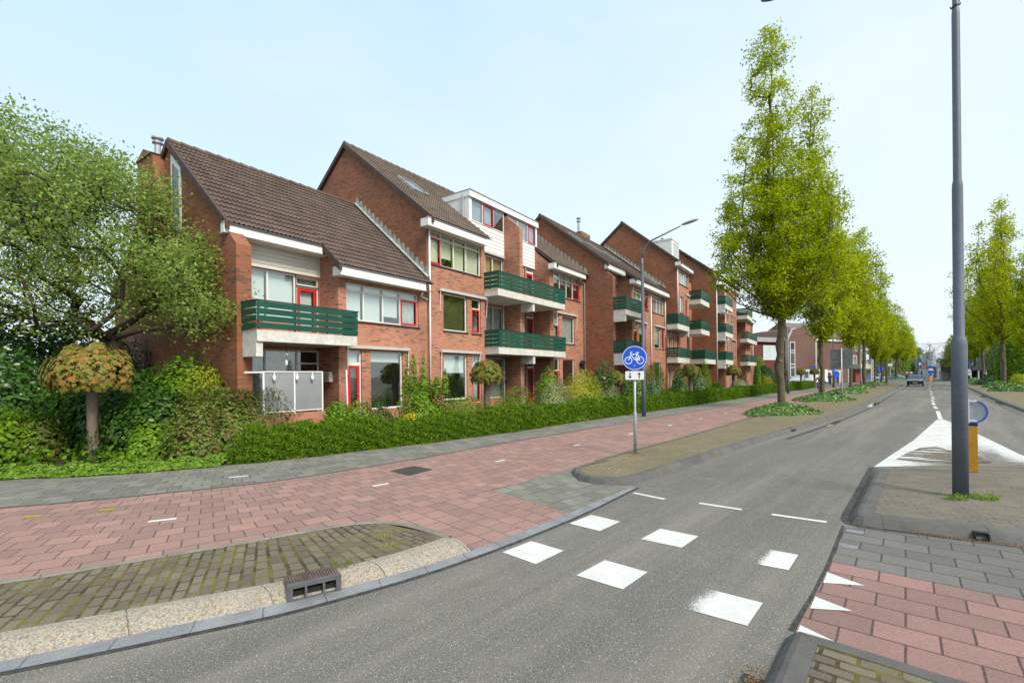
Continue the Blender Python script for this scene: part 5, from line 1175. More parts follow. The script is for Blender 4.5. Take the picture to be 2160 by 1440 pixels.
shrub('glossy laurel left of the dense ball headed maple', 1432, 33.5, .0, (1.0, .8, 2.1), 'ivy', 2600, .13, seed=27)
shrub('grey green laurel right of the dense ball headed maple', 1473, 37, .0, (1.0, .8, 2.1), 'varieg2', 2600, .13, seed=28)
shrub('slim dark clipped conifer column between two ball headed maples', 1487, 38.5, .0, (.6, .6, 3.15), 'mid', 4000, .10, 'needle', name='conifer', cat='conifer', seed=29, lump=.08, lo=.7)
shrub('low yellow green mound in front of the laurel', 1420, 31.5, .0, (1.2, .6, 1.25), 'mid', 1800, .09, seed=30)
shrub('yellow flowering mound behind the hedge, nearest its maple trunk', 1440, 31.0, .35, (.75, .4, .80), 'yel', 700, .09, name='flowering_plant', cat='plant', seed=31)
shrub('small yellow flower patch behind the hedge, between laurel and yellow mound', 1398, 29.5, .5, (.35, .3, .55), 'yel', 200, .09, name='flowering_plant', cat='plant', seed=32)
shrub('long pale clipped shrub below the last balconies', 1560, 48, .0, (2.6, 1.0, 1.45), 'varieg', 4500, .14, seed=33, lump=.1)
shrub('low leafy shrub left of the small ball headed maple', 1512, 43, .0, (1.2, .8, 1.3), 'mid', 1800, .14, seed=34)
shrub('large round dark green dome shrub beyond the end of the row', 1614, 66, .0, (2.3, 1.6, 3.1), 'dark', 6500, .16, seed=35, lump=.06, lo=.75)
shrub('low box clipped shrub in front of the round dome shrub', 1612, 62, .0, (1.0, .8, 1.9), 'mid', 2600, .15, 'needle', seed=36, lump=.05, lo=.7)
shrub('tall slim shrub against the end wall of the row', 1598, 60, .0, (.45, .5, 3.6), 'mid', 1600, .15, seed=37)
shrub('yellow flowering mound at the far end of the hedge', 1620, 56, .3, (1.2, .6, 1.05), 'yel', 500, .14, name='flowering_plant', cat='plant', seed=38)
shrub('dense green bush at the right edge of the picture', 2150, 62, .0, (4.4, 3, 8.5), 'mid', 11000, .30, seed=39, lump=.25)
shrub('low yellow shrub at the right edge below the dense bush', 2152, 52, .0, (1.8, 1, 1.5), 'gold', 1500, .18, seed=40)
shrub('bright leafy bush seen past the dark gate opening', 1603, 72, .5, (1.2, 1, 4.8), 'bright', 1500, .2, seed=41)
# ground cover and ivy mats
def mat_cover(name, pts_c, rad, n, ls, m, label, cat='ground cover', h=.3, shape='ivy', seed=0, rz=0., kind='stuff'):
    rr = np.random.default_rng(seed); a = rr.random(n)*2*PI; q = np.sqrt(rr.random(n)); bump_ = 1+.18*np.sin(a*3+seed)+.1*np.sin(a*7)
    x = np.cos(a)*q*rad[0]*bump_; y = np.sin(a)*q*rad[1]*bump_; z = h*(1-q**2.2)*(.55+.45*rr.random(n))+.02*rr.random(n)+.02
    z += .06*np.sin(x*5)*np.cos(y*6)*(1-q)
    nr = np.stack([np.cos(a)*q*.7, np.sin(a)*q*.7, np.ones(n)], 1); o = link(name, leaf_mesh(name, np.stack([x, y, z], 1), ls, shape, nr, .45, seed=seed), L[m]); o.location = pts_c; o.rotation_euler = (0, 0, rz)
    return tag(o, label, cat, 'ivy mats round the street trees' if m == 'ivy' else None, kind)
ar = R(90)-TR
for i, (x, y, z, rx, ry, lb) in enumerate(((13.0, 22.9, .1, 3.0, 1.35, 'nearest the camera round the twin tipped tree'), (21.9, 33.2, .1, 3.4, 1.5, 'round the second street tree'), (31.5, 44.3, .1, 3.6, 1.4, 'round the third street tree'), (41.2, 56, .1, 4.2, 1.3, 'round the fourth street tree'),
                                      (56, 73, .1, 6, 1.4, 'round the young street trees'), (94, 116, .1, 5, 3, 'at the far side opening'))):
    mat_cover('ivy', (x, y, z), (rx, ry), 2600 if i < 3 else 1400, .12 if i == 0 else .15+.02*i, 'ivy', 'dark green ivy mat '+lb, h=.42, seed=i, rz=ar)
for i, (x, y, rx, lb) in enumerate(((45.9, 43.9, 2.6, 'cut by the right edge of the picture'), (54.6, 53.2, 3.0, 'below the big right hand tree'), (64, 64, 3.2, 'below the second tree of the right row'), (76, 78, 4.5, 'farthest along the right row'))):
    mat_cover('ivy', (x, y, .1), (rx, 1.3), 1500, .2, 'ivy', 'dark ivy mound '+lb, h=.75, seed=20+i, rz=ar)
fc = rs(soil_e, 300); fc = fc[(fc[:, 0] > -13) & (fc[:, 0] < -6.3)]
rr = np.random.default_rng(77); n = 5200; ix = rr.integers(0, len(fc)-1, n); f_ = rr.random((n, 1)); c_ = fc[ix]*(1-f_)+fc[ix+1]*f_; w_ = rr.random(n)**1.3*.75-.06
P = c_.copy(); P[:, 0] += -.30*w_; P[:, 1] += w_; P[:, 2] = ZP+.03+.16*np.clip(w_*2.5, 0, 1)*(.6+.5*np.sin(c_[:, 0]*5)**2)*(.4+.6*rr.random(n))
o = link('ground_cover', leaf_mesh('ground_cover', P, .075, 'ivy', np.tile([0, -.3, 1.], (n, 1)), .5, seed=3), L['bright']); tag(o, 'bright green low ground cover along the footpath edge', 'ground cover', kind='stuff')
# deeper garden ground planting
n = 16000; P = np.stack([rr.uniform(-16, 24, n), np.zeros(n), rr.random(n)**2*.55], 1); sp = rr.random(n)
bx_ = rs(soil_e, 400); sel = bx_[(bx_[:, 0] > -16) & (bx_[:, 0] < 24)]; ii_ = rr.integers(0, len(sel), n); nrm_ = offset(sel, 1.)[ii_]-sel[ii_]
dd_ = .5+rr.random(n)*3.4; P[:, 0] = sel[ii_, 0]+nrm_[:, 0]*dd_+rr.normal(size=n)*.2; P[:, 1] = sel[ii_, 1]+nrm_[:, 1]*dd_+rr.normal(size=n)*.2
o = link('undergrowth', leaf_mesh('undergrowth', P, .13, 'oval', seed=6), L['mid']); tag(o, 'mixed low green planting covering the front gardens', 'undergrowth', kind='stuff')
# weeds and moss tufts
def tuft(x, y, z, rad, n, label, m='moss', ls=.06, h=.07):
    rr = np.random.default_rng(int(abs(x*97+y*31))); a = rr.random(n)*2*PI; q = np.sqrt(rr.random(n))*rad
    P = np.stack([np.cos(a)*q, np.sin(a)*q*.7, h*rr.random(n)], 1); d = np.stack([np.cos(a), np.sin(a), np.full(n, 1.2)], 1)
    o = link('weeds', leaf_mesh('weeds', P, ls, 'needle', None, .5, d, seed=1), L[m]); o.location = (x, y, z); tag(o, label, 'weeds', kind='stuff')
tuft(6.50, 6.95, .12, .17, 170, 'green weeds left of the big lamp post foot', 'bright'); tuft(6.92, 6.95, .12, .20, 240, 'green weeds right of the big lamp post foot', 'bright')
tuft(-1.55, 5.62, .1, .12, 60, 'yellow green weed tuft on the left brick verge', 'gold', .03, .02); tuft(-1.42, 5.35, .1, .10, 45, 'smaller weed tuft near the kerb of the left brick verge', 'gold', .03, .02); tuft(2.93, 11.3, .12, .12, 40, 'weeds at the foot of the bicycle sign pole', 'moss', .04, .03)
tuft(-1.75, 4.85, .1, .14, 90, 'weeds behind the cast iron kerb drain', 'moss', .03, .02)
# ================================================================ STREET FURNITURE
# big foreground mast
e = empty('lamp_post', (6.69, 7.09, .116), 0, 'thick blue grey stepped lamp post standing on the traffic island', 'lamp post')
MB().lathe([(.094, -.05), (.093, 2.25), (.092, 2.28), (.082, 2.37), (.064, 2.41), (.063, 4.62), (.060, 4.68), (.049, 4.74), (.047, 7.20), (.044, 7.27), (.038, 7.32), (.037, 8.6)], n=32).build('pole', M['post'], e, smooth=True)
MB().ring(.038, .05, -.012, .012, (0, 0, 0), 24).build('strap', M['black'], e).matrix_local = Matrix.Translation((0, 0, 7.33)) @ Matrix.Rotation(R(78), 4, 'X') @ Matrix.Rotation(R(20), 4, 'Z')
for hp_ in ([(-.03, 0, 7.32), (-.07, 0, 7.29), (-.08, 0, 7.32)], [(.03, -.01, 7.36), (.05, -.02, 7.44), (.045, -.02, 7.47)], [(.03, 0, 7.34), (.07, 0, 7.36), (.075, 0, 7.39)]): MB().path(hp_, .008, 5).build('hook', M['black'], e)
nrm = Vector((-math.cos(TR), math.sin(TR), 0))
for s in (1, -1):
    d = nrm*s; a = MB().path([Vector((0, 0, 8.45)), d*.25+Vector((0, 0, 8.68)), d*1.0+Vector((0, 0, 8.78)), d*1.9+Vector((0, 0, 8.80))], [.035, .03, .026, .024], 8).build('arm', M['post'], e, smooth=True)
    hd = MB().lathe([(.02, -.05), (.12, -.03), (.15, .0), (.10, .06), (.02, .08)], (0, 0, 0), 18).build('lamp_head', M['post'], a, smooth=True)
    hd.matrix_local = Matrix.Translation(d*2.25+Vector((0, 0, 8.80))) @ Matrix.Rotation(math.atan2(d.y, d.x), 4, 'Z') @ Matrix.Diagonal((2.6, 1., 1., 1))
# curved lamp by the footpath
e = empty('street_lamp', (6.06, 21.86, .06), 0, 'grey street lamp with a curved arm, close behind the bicycle sign', 'street lamp')
MB().lathe([(.10, -.05), (.098, 2.2), (.09, 2.25), (.07, 2.3), (.066, 6.9), (.05, 7.0), (.048, 7.3)], n=20).build('pole', M['post'], e, smooth=True)
d = Vector((.80, -.60, 0)); pts = [Vector((0, 0, 7.25))]+[d*(.95*(1-math.cos(t)))*.8+Vector((0, 0, 7.25+.85*math.sin(t))) for t in (R(20), R(45), R(65))]+[d*1.75+Vector((0, 0, 8.42))]
a_ = MB().path(pts, [.046, .044, .042, .038, .03], 10).build('arm', M['post'], e, smooth=True)
hd = MB().lathe([(.01, -.045), (.10, -.035), (.125, 0), (.09, .04), (.01, .06)], (0, 0, 0), 18).build('lamp_head', M['steel'], a_, smooth=True)
hd.matrix_local = Matrix.Translation(d*2.15+Vector((0, 0, 8.52))) @ Matrix.Rotation(math.atan2(d.y, d.x), 4, 'Z') @ Matrix.Rotation(R(-9), 4, 'Y') @ Matrix.Diagonal((3.2, 1.05, 1., 1))
# bicycle sign
M['signblue'] = plain('sign_blue', (.003, .085, .62), .35, .05, 1); M['signwhite'] = plain('sign_white', (.78, .79, .80), .35, .03, 2)
def face(mb_pts, *a): pass
e = empty('bicycle_sign', (2.93, 11.33, .11), R(-14), 'round blue bicycle path sign with a white two arrow plate below, on a grey pole', 'traffic sign')
MB().lathe([(.040, -.05), (.040, .98), (.028, 1.02), (.028, 2.55)], n=16).build('pole', M['steel'], e, smooth=True)
pc = (0, -.05, 2.28)
dsc = MB(); n = 56
dsc.v = [(pc[0]+.295*math.cos(2*PI*k/n), y, pc[2]+.295*math.sin(2*PI*k/n)) for y in (-.05, -.035) for k in range(n)]
dsc.f = [tuple(range(n)), tuple(range(n, 2*n))[::-1]]+[(k, (k+1) % n, n+(k+1) % n, n+k) for k in range(n)]
D_ = dsc.build('disc', M['signblue'], e)
MB().ring(.270, .283, -.004, 0, (0, -.051, 2.28), 56).build('border', M['signwhite'], D_)
bk = MB(); s = .59/285.
def bp(x, y): return ((x-630)*s, -.0535, 2.28+(1082-y)*s)
def stroke(p, q, wd=.021):
    a, b = Vector(bp(*p)), Vector(bp(*q)); d = (b-a).normalized(); nn = Vector((d.z, 0, -d.x))*wd/2; y = Vector((0, -.003, 0)); a0, b0 = a-d*.003, b+d*.003
    bk.add([a0-nn, b0-nn, b0+nn, a0+nn, a0-nn-y, b0-nn-y, b0+nn-y, a0+nn-y], [(0,3,2,1),(4,5,6,7),(0,1,5,4),(1,2,6,5),(2,3,7,6),(3,0,4,7)])
for cx in (563, 693): c = bp(cx, 1110); bk.ring(.070, .089, -.003, 0, (c[0], c[1], c[2]), 36)
for p, q in (((563, 1108), (592, 1040)), ((592, 1040), (655, 1040)), ((592, 1045), (636, 1105)), ((636, 1105), (690, 1108)), ((636, 1105), (666, 1025)), ((663, 1035), (692, 1108)), ((648, 1020), (680, 1020)), ((592, 1040), (584, 1018)), ((584, 1018), (606, 1012)), ((640, 1082), (690, 1106))): stroke(p, q)
bk.build('bicycle_symbol', M['signwhite'], D_)
MB().lathe([(.019, 0), (.019, .001)], (0, 0, 0), 12).build('sticker', M['steel'], D_).matrix_local = Matrix.Translation((0, -.054, 2.10)) @ Matrix.Rotation(R(90), 4, 'X')
pl_ = MB(); rw, rh, rc = .215, .102, .02; pts = []
for cx, cz, a0 in ((rw-rc, rh-rc, 0), (-rw+rc, rh-rc, 90), (-rw+rc, -rh+rc, 180), (rw-rc, -rh+rc, 270)):
    for k in range(5): t = R(a0+k*22.5); pts.append((cx+rc*math.cos(t), 1.865+cz+rc*math.sin(t)))
pl_.prism(pts, -.05, -.036, 'y'); Pn = pl_.build('plate', M['signwhite'], e)
ar_ = MB()
for cx, sg in ((-.105, -1), (.105, 1)):
    ar_.prism([(cx-.012, 1.865-.07*sg), (cx+.012, 1.865-.07*sg), (cx+.012, 1.865+.07*sg), (cx-.012, 1.865+.07*sg)], -.053, -.0505, 'y')
    ar_.prism([(cx-.045, 1.865+.012*sg), (cx, 1.865+.078*sg), (cx+.045, 1.865+.012*sg), (cx, 1.865+.034*sg)], -.0545, -.0532, 'y')
ar_.build('arrows', M['black'], Pn)
# bollard with keep-right sign seen from behind
M['amber'] = plain('amber_bollard', (.62, .27, .012), .5, .15, 3, fine=20)
e = empty('island_bollard', (8.63, 8.91, .116), R(-40), 'amber bollard carrying a small round blue rimmed sign seen from behind', 'bollard')
bx = MB(); bx.prism([(-.075, -.05), (.075, -.05), (.075, .05), (-.075, .05)], 0, .86, 'z'); bx.build('post', M['amber'], e)
MB().box(-.08, .08, -.055, .055, .86, .90).build('cap', M['black'], e)
MB().box(-.055, -.03, -.02, .01, .9, 1.36).build('bracket', M['signwhite'], e); b_ = MB(); b_.box(-.06, .07, -.018, .0, 1.30, 1.335); b_.box(-.06, .07, -.018, .0, .93, .965); b_.build('clamp', M['signwhite'], e)
sd = MB(); n = 40; sd.v = [(.2*math.cos(2*PI*k/n), y, 1.115+.2*math.sin(2*PI*k/n)) for y in (.012, .02) for k in range(n)]; sd.f = [tuple(range(n)), tuple(range(n, 2*n))[::-1]]+[(k, (k+1) % n, n+(k+1) % n, n+k) for k in range(n)]
q = sd.build('sign_disc', M['steel'], e); MB().ring(.2, .222, -.012, .022, (0, .004, 1.115), 40).build('rim', M['signblue'], q)
# back of the double direction sign
e = empty('direction_sign', (21.9, 31.5, .1), R(-40), 'large grey sign panel seen from behind on a galvanised pole', 'traffic sign')
MB().lathe([(.055, -.1), (.055, 1.4), (.04, 1.45), (.04, 3.5)], n=14).build('pole', M['steel'], e, smooth=True)
M['signback'] = plain('grey_green_sign_back', (.16, .19, .185), .5, .25, 2.5)
for x0, x1, z0, z1 in ((-.62, -.03, 2.62, 3.42), (-.015, .62, 2.62, 3.44), (-.62, -.03, 2.14, 2.6), (-.015, .62, 2.14, 2.6)): MB().box(x0, x1, .045, .07, z0, z1).build('panel', M['signback'], e)
q = MB(); 
for z in (2.2, 2.58, 2.7): q.box(-.12, .12, .02, .044, z, z+.03)
q.build('clamp', M['steel'], e)
def pole(name, x, Y, ytop, r, label, m='post', head=None, cat='pole', yb=None):
    p = at(x, 800, Y); t = at(x, ytop, Y); e = empty(name, (p.x, p.y, .08), 0, label, cat)
    MB().lathe([(r*1.2, -.1), (r*1.1, (t.z)*.35), (r*.8, t.z*.36), (r*.7, t.z)], n=12).build('pole', M[m], e, smooth=True)
    if head: head(e, t.z)
    return e
def disc_head(r=.3, m='signblue', dz=-.1, rz=0):
    def f(e, z):
        o = MB(); n = 24; o.v = [(r*math.cos(2*PI*k/n), y, r*math.sin(2*PI*k/n)) for y in (-.1, -.085) for k in range(n)]; o.f = [tuple(range(n)), tuple(range(n, 2*n))[::-1]]+[(k, (k+1) % n, n+(k+1) % n, n+k) for k in range(n)]
        q = o.build('sign_disc', M[m], e); q.location = (0, 0, z+dz); q.rotation_euler = (0, 0, rz)
    return f
def plate_head(w_, h_, m='signblue', dz=-.3, rz=-.5, off_=0):
    def f(e, z):
        q = MB().box(-w_/2+off_, w_/2+off_, -.09, -.07, -h_/2, h_/2).build('sign_plate', M[m], e); q.location = (0, 0, z+dz); q.rotation_euler = (0, 0, rz)
    return f
def both(*fs):
    def f(e, z):
        for g in fs: g(e, z)
    return f
def arm_head(L_=1.6, ang=-35, two=False):
    def f(e, z):
        for k, s in enumerate((1, -1) if two else (1,)):
            d = Vector((math.cos(R(ang)), math.sin(R(ang)), 0))*s
            a = MB().path([Vector((0, 0, z-.1)), d*.3+Vector((0, 0, z+.15)), d*L_+Vector((0, 0, z+.3))], [.05, .045, .035], 6).build('arm', M['post'], e)
            h = MB().lathe([(.02, -.05), (.12, -.03), (.12, .03), (.02, .06)], (0, 0, 0), 10).build('lamp_head', M['post'], a); h.matrix_local = Matrix.Translation(d*(L_+.3)+Vector((0, 0, z+.32))) @ Matrix.Rotation(math.atan2(d.y, d.x), 4, 'Z') @ Matrix.Diagonal((3.2, 1, 1, 1))
    return f
pole('street_lamp', 1662, 44.5, 690, .10, 'dark lamp pole half hidden behind the nearest street tree trunk', cat='street lamp')
pole('sign_pole', 1758, 60, 658, .10, 'dark slim lamp pole left of the grey sign panel', head=disc_head(.3, 'signblue', -7.2), cat='street lamp')
pole('sign_post', 1763, 58, 779, .04, 'round blue cycle sign on a short pole by the arched entrance', 'steel', disc_head(.40, 'signblue', -.65), 'traffic sign')
pole('post', 1816, 62, 775, .10, 'short dark post in front of the brown corner building', cat='post')
pole('sign_post', 1857, 85, 776, .04, 'round blue sign on a pole between two thin tree trunks', 'steel', disc_head(.55, 'signblue', -.3), 'traffic sign')
pole('sign_post', 1878, 105, 768, .05, 'small blue and white plate sign right of the thin trunks', 'steel', plate_head(.8, .55, 'signwhite', -.2), 'traffic sign')
pole('street_lamp', 1962, 104, 728, .12, 'double armed street lamp in the middle of the far road', head=arm_head(2.4, -35, True), cat='street lamp')
pole('street_lamp', 2113, 60, 690, .10, 'dark lamp pole between two trunks of the right row', cat='street lamp')
pole('sign_post', 2046, 84, 762, .06, 'pole with blue and white route signs right of the big lamp post', head=both(plate_head(1.5, .55, 'signblue', -.4, -.6, -.6), plate_head(1.1, .5, 'signwhite', -1.7, -.6, -.5), plate_head(1.1, .45, 'signwhite', -2.3, -.6, -.5)), cat='traffic sign')
pole('sign_post', 1986, 112, 786, .04, 'small blue keep right sign beside the bare tree trunk', 'steel', disc_head(.35), 'traffic sign')
pole('sign_post', 1963.5, 98, 775, .05, 'sign pole with stacked blue and white plates beside the far double lamp', 'steel', both(plate_head(.9, .4, 'signblue', 0), plate_head(.7, .35, 'signwhite', -.45), plate_head(.9, .4, 'signblue', -1.0)), 'traffic sign')
pole('sign_post', 1940, 118, 768, .06, 'slim dark pole with white lamp globe in front of the grey buildings', head=disc_head(.25, 'signwhite', 0), cat='street lamp')
pole('street_lamp', 1933, 150, 742, .1, 'distant street lamp with one thin arm above the car', head=arm_head(3, -20), cat='street lamp')
pole('sign_post', 1715, 86, 775, .04, 'small blue street name plate near the wall of the brown building', 'steel', plate_head(.9, .2, 'signblue', 0, -.3), 'street sign')
for x, w2, lb in ((1968, .35, 'white flagpole banner left of the dark grey block'), (1838, .07, 'thin white flagpole, left one of the pair'), (1841.5, .07, 'thin white flagpole, right one of the pair')):
    p = at(x, 800, 100 if x < 1900 else 125); t = at(x, 745 if x > 1900 else 757, p.y); e = empty('flagpole', (p.x, p.y, 0), 0, lb, 'flagpole')
    MB().path([(0, 0, 0), (0, 0, t.z)], .08, 8).build('pole', M['signwhite'], e)
    if x > 1900: MB().box(.08, .9, -.02, .02, t.z-3.5, t.z).build('banner', M['signwhite'], e)
e = empty('island_bollard', tuple(at(1962, 800, 95).xy)+(0,), 0, 'far yellow bollard with small blue disc in the middle of the road', 'bollard')
MB().box(-.25, .25, -.15, .15, 0, 1.0).build('post', M['amber'], e); disc_head(.3, 'signblue', 0)(e, 1.35)
p1_, p2_ = at(1938, 803, 97), at(1985, 803, 97); MB().box(0, 9, -2, 2, -.05, .12).build('far_island', M['kerb'], kind='structure').matrix_world = Matrix.Translation((p1_.x+2.5, p1_.y-2, 0)) @ Matrix.Rotation(R(48.7), 4, 'Z')
e = empty('nesting_box', hw(21.9, -.78, 0), HRZ, 'small dark bird box on the wall corner above the golden shrub', 'bird box')
q = MB().box(-.35, -.08, -.2, 0, 2.35, 2.75); q.prism([(-.42, 2.75), (-.215, 2.95), (-.01, 2.75)], -.26, .0, 'y'); q.build('box', M['black'], e)
# ================================================================ VEHICLES
M['carblue'] = plain('dark_blue_car_paint', (.02, .027, .06), .15, .1, 1, coat=1, metal=.3); M['carwhite'] = plain('white_car_paint', (.74, .75, .77), .2, .03, 1, coat=.6)
M['carred'] = plain('red_car_paint', (.5, .02, .02), .2, .05, 1, coat=.6); M['carlight'] = plain('light_blue_car_paint', (.22, .32, .48), .2, .05, 1, coat=.6); M['cargrey'] = plain('dark_grey_car_paint', (.05, .052, .056), .2, .05, 1, coat=.6)
M['lampglass'] = plain('headlamp_glass', (.75, .78, .8), .1, .05, 1); M['yellowplate'] = plain('yellow_plate', (.75, .55, .02), .5, .05, 1); M['tail'] = plain('tail_lamp', (.45, .02, .015), .2, .05, 1); M['orange'] = plain('orange_panel', (.7, .12, .02), .4, .1, 2)
def car(pos, heading, paint, label, Ln=4.1, Wd=1.7, Hh=1.45, van=False, cat='car', group=None):
    """front towards local -y; heading = rotation about z"""
    e = empty('van' if van else 'parked_car', pos, heading, label, cat, group); w2 = Wd/2; a = -Ln/2
    if van: prof = [(a+.02, .35), (a, .75), (a+.35, 1.02), (a+1.0, 1.18), (a+1.75, Hh-.1), (a+2.1, Hh), (-a-.05, Hh-.02), (-a, .4)]
    else: prof = [(a+.03, .28), (a, .62), (a+.15, .78), (a+.95, .95), (a+1.15, .97), (-a-.45, 1.0), (-a-.05, .92), (-a, .55), (-a-.03, .3)]
    def slab(mb, P, ws):
        n = len(P); base = len(mb.v); rowsx = [(-w2, 0), (-w2+.06, 1), (w2-.06, 1), (w2, 0)]
        for x, s in rowsx:
            for (y, z), wz in zip(P, ws): mb.v.append((x*wz, y*(.985 if not s else 1), z-(.03 if not s and z > .7 else 0)))
        for i in range(3):
            for k in range(n): mb.f.append((base+i*n+k, base+i*n+(k+1) % n, base+(i+1)*n+(k+1) % n, base+(i+1)*n+k))
        mb.f.append(tuple(base+k for k in range(n))); mb.f.append(tuple(base+3*n+k for k in range(n))[::-1])
    b = MB(); slab(b, prof, [1]*len(prof) if not van else [1, 1, 1, 1, .93, .92, .92, 1]); body = b.build('body', M[paint], e)
    if not van:
        g = MB(); gp_ = [(a+.98, .93), (a+1.75, Hh-.06), (a+2.0, Hh-.03), (-a-.75, Hh-.05), (-a-.3, .95)]; slab(g, gp_, [.93, .76, .76, .76, .92]); g.build('windows', M['carglass'], e)
        t = MB(); t.prism([(a+1.74, Hh-.075), (a+2.0, Hh-.02), (-a-1.0, Hh-.01), (-a-.72, Hh-.06)], -w2*.77, w2*.77); 
        for s in (-1, 1): t.path([(s*w2*.90, a+1.02, .95), (s*w2*.76, a+1.76, Hh-.06)], .035, 5); t.path([(s*w2*.89, -a-.33, .95), (s*w2*.76, -a-.76, Hh-.06)], .05, 5); t.path([(s*w2*.93, .15, .97), (s*w2*.78, .1, Hh-.06)], .03, 4)
        t.build('roof', M[paint], e)
    else:
        MB().add([(-w2*.85, a+1.02, 1.2), (w2*.85, a+1.02, 1.2), (w2*.8, a+1.72, Hh-.16), (-w2*.8, a+1.72, Hh-.16)], [(0, 1, 2, 3)]).build('windscreen', M['carglass'], e)
        for s in (-1, 1): MB().add([(s*(w2+.004), a+1.1, 1.15), (s*(w2+.004), a+2.1, 1.2), (s*w2*.945, a+2.1, Hh-.3), (s*w2*.945, a+1.7, Hh-.3)], [(0, 1, 2, 3)]).build('side_window', M['carglass'], e)
    for y in (a+.8, -a-.75):
        for s in (-1, 1):
            t = MB(); rr_ = .32; t.v = []; 
            wl = MB().lathe([(.2, -.1), (rr_-.02, -.1), (rr_, -.06), (rr_, .06), (rr_-.02, .1), (.2, .1)], (0, 0, 0), 20).build('wheel', M['rubber'], e); wl.matrix_local = Matrix.Translation((s*(w2-.085), y, rr_)) @ Matrix.Rotation(R(90), 4, 'Y')
            MB().lathe([(.2, -.09), (.05, -.105), (.05, .105), (.2, .09)], (0, 0, 0), 14).build('rim', M['steel'], wl)
    for s in (-1, 1):
        MB().add([(s*w2*.55, a-.01, .62), (s*w2*.96, a+.10, .64), (s*w2*.97, a+.35, .83), (s*w2*.6, a+.10, .78)], [(0, 1, 2, 3)]).build('headlight', M['lampglass'], e)
        MB().box(s*w2-.14 if s > 0 else -w2+.01, s*w2-.01 if s > 0 else -w2+.14, -a-.01, -a+.015, .6, .85).build('tail_light', M['tail'], e)
        MB().box(min(s*w2, s*(w2+.18)), max(s*w2, s*(w2+.18)), a+1.25, a+1.35, .95, 1.08).build('mirror', M[paint], e)
    MB().box(-.26, .26, a-.02, a-.005, .40, .51).build('number_plate', M['yellowplate'], e)
    MB().box(-w2*.6, w2*.6, a-.012, a+.02, .2, .34).build('grille', M['black'], e)
    return e
car((57.0, 67.0, 0), R(-41.3), 'carblue', 'dark blue hatchback driving towards the camera with yellow front plate', Ln=4.0, Wd=1.75, Hh=1.5)
p = at(1695, 800, 79); car((p.x+.8, p.y, 0), R(-75), 'carwhite', 'white delivery van parked behind the ball headed maples', Ln=6.2, Wd=2.0, Hh=2.5, van=True, cat='van')
for x, Y, h_, pt, lb in ((1917, 150, 60, 'carred', 'red car parked far away beyond the left tree row'), (1880, 122, 55, 'carlight', 'light blue car parked beyond the thin tree trunks'), (1888, 128, 60, 'carwhite', 'white car parked just behind the light blue car'),
                          (1902, 135, 60, 'cargrey', 'dark grey car parked between the white and red cars'), (1833, 112, 20, 'carlight', 'small pale car far down the side street left of the flagpoles')):
    p = at(x, 800, Y); car((p.x, p.y, 0), R(h_), pt, lb, group='cars parked around the far junction')
p = at(2116, 805, 66); pc_ = car((p.x+.6, p.y+.5, .09), R(155), 'carwhite', 'white patrol car with orange stripes stopped on the right hand path', Ln=4.4, Wd=1.8, Hh=1.6)
q = MB(); 
for i in range(5): q.add([(-.8+.32*i, 2.215, .42), (-.66+.32*i, 2.215, .42), (-.52+.32*i, 2.215, .95), (-.66+.32*i, 2.215, .95)], [(0, 1, 2, 3)])
q.build('stripes', M['orange'], pc_); MB().box(-.5, .5, -.1, .1, 1.6, 1.7).build('light_bar', M['signblue'], pc_)
# ================================================================ PEOPLE AND BICYCLES
M['skin'] = plain('skin', (.5, .3, .22), .6, .05, 3); M['navy'] = plain('navy_cloth', (.012, .014, .025), .85, .15, 6); M['jeans'] = plain('blue_jeans', (.06, .13, .28), .85, .15, 6); M['hivis'] = plain('yellow_high_visibility', (.55, .75, .03), .6, .05, 3)
M['hair'] = plain('brown_hair', (.16, .09, .04), .8, .2, 8); M['grey_cloth'] = plain('grey_cloth', (.12, .12, .13), .85, .15, 6); M['white_cloth'] = plain('white_cloth', (.6, .6, .6), .85, .1, 6); M['pink_cloth'] = plain('pink_cloth', (.5, .22, .2), .85, .1, 6)
def skin_mesh(name, chains, m, parent, root=0, sub=1):
    vs, es, rad = [], [], []; key = {}
    for ch in chains:
        prev = None
        for (p, r_) in ch:
            k_ = tuple(round(c, 3) for c in p)
            if k_ not in key: key[k_] = len(vs); vs.append(p); rad.append(r_)
            i = key[k_]
            if prev is not None and prev != i: es.append((prev, i))
            prev = i
    me = bpy.data.meshes.new(name); me.from_pydata(vs, es, []); me.update(); o = link(name, me, m, parent)
    md = o.modifiers.new('skin', 'SKIN'); md.use_smooth_shade = True
    sv = me.skin_vertices[0].data
    for i, r_ in enumerate(rad): sv[i].radius = (r_, r_*.85) if not hasattr(r_, '__len__') else r_
    sv[root].use_root = True
    s = o.modifiers.new('sub', 'SUBSURF'); s.levels = sub; s.render_levels = sub; return o
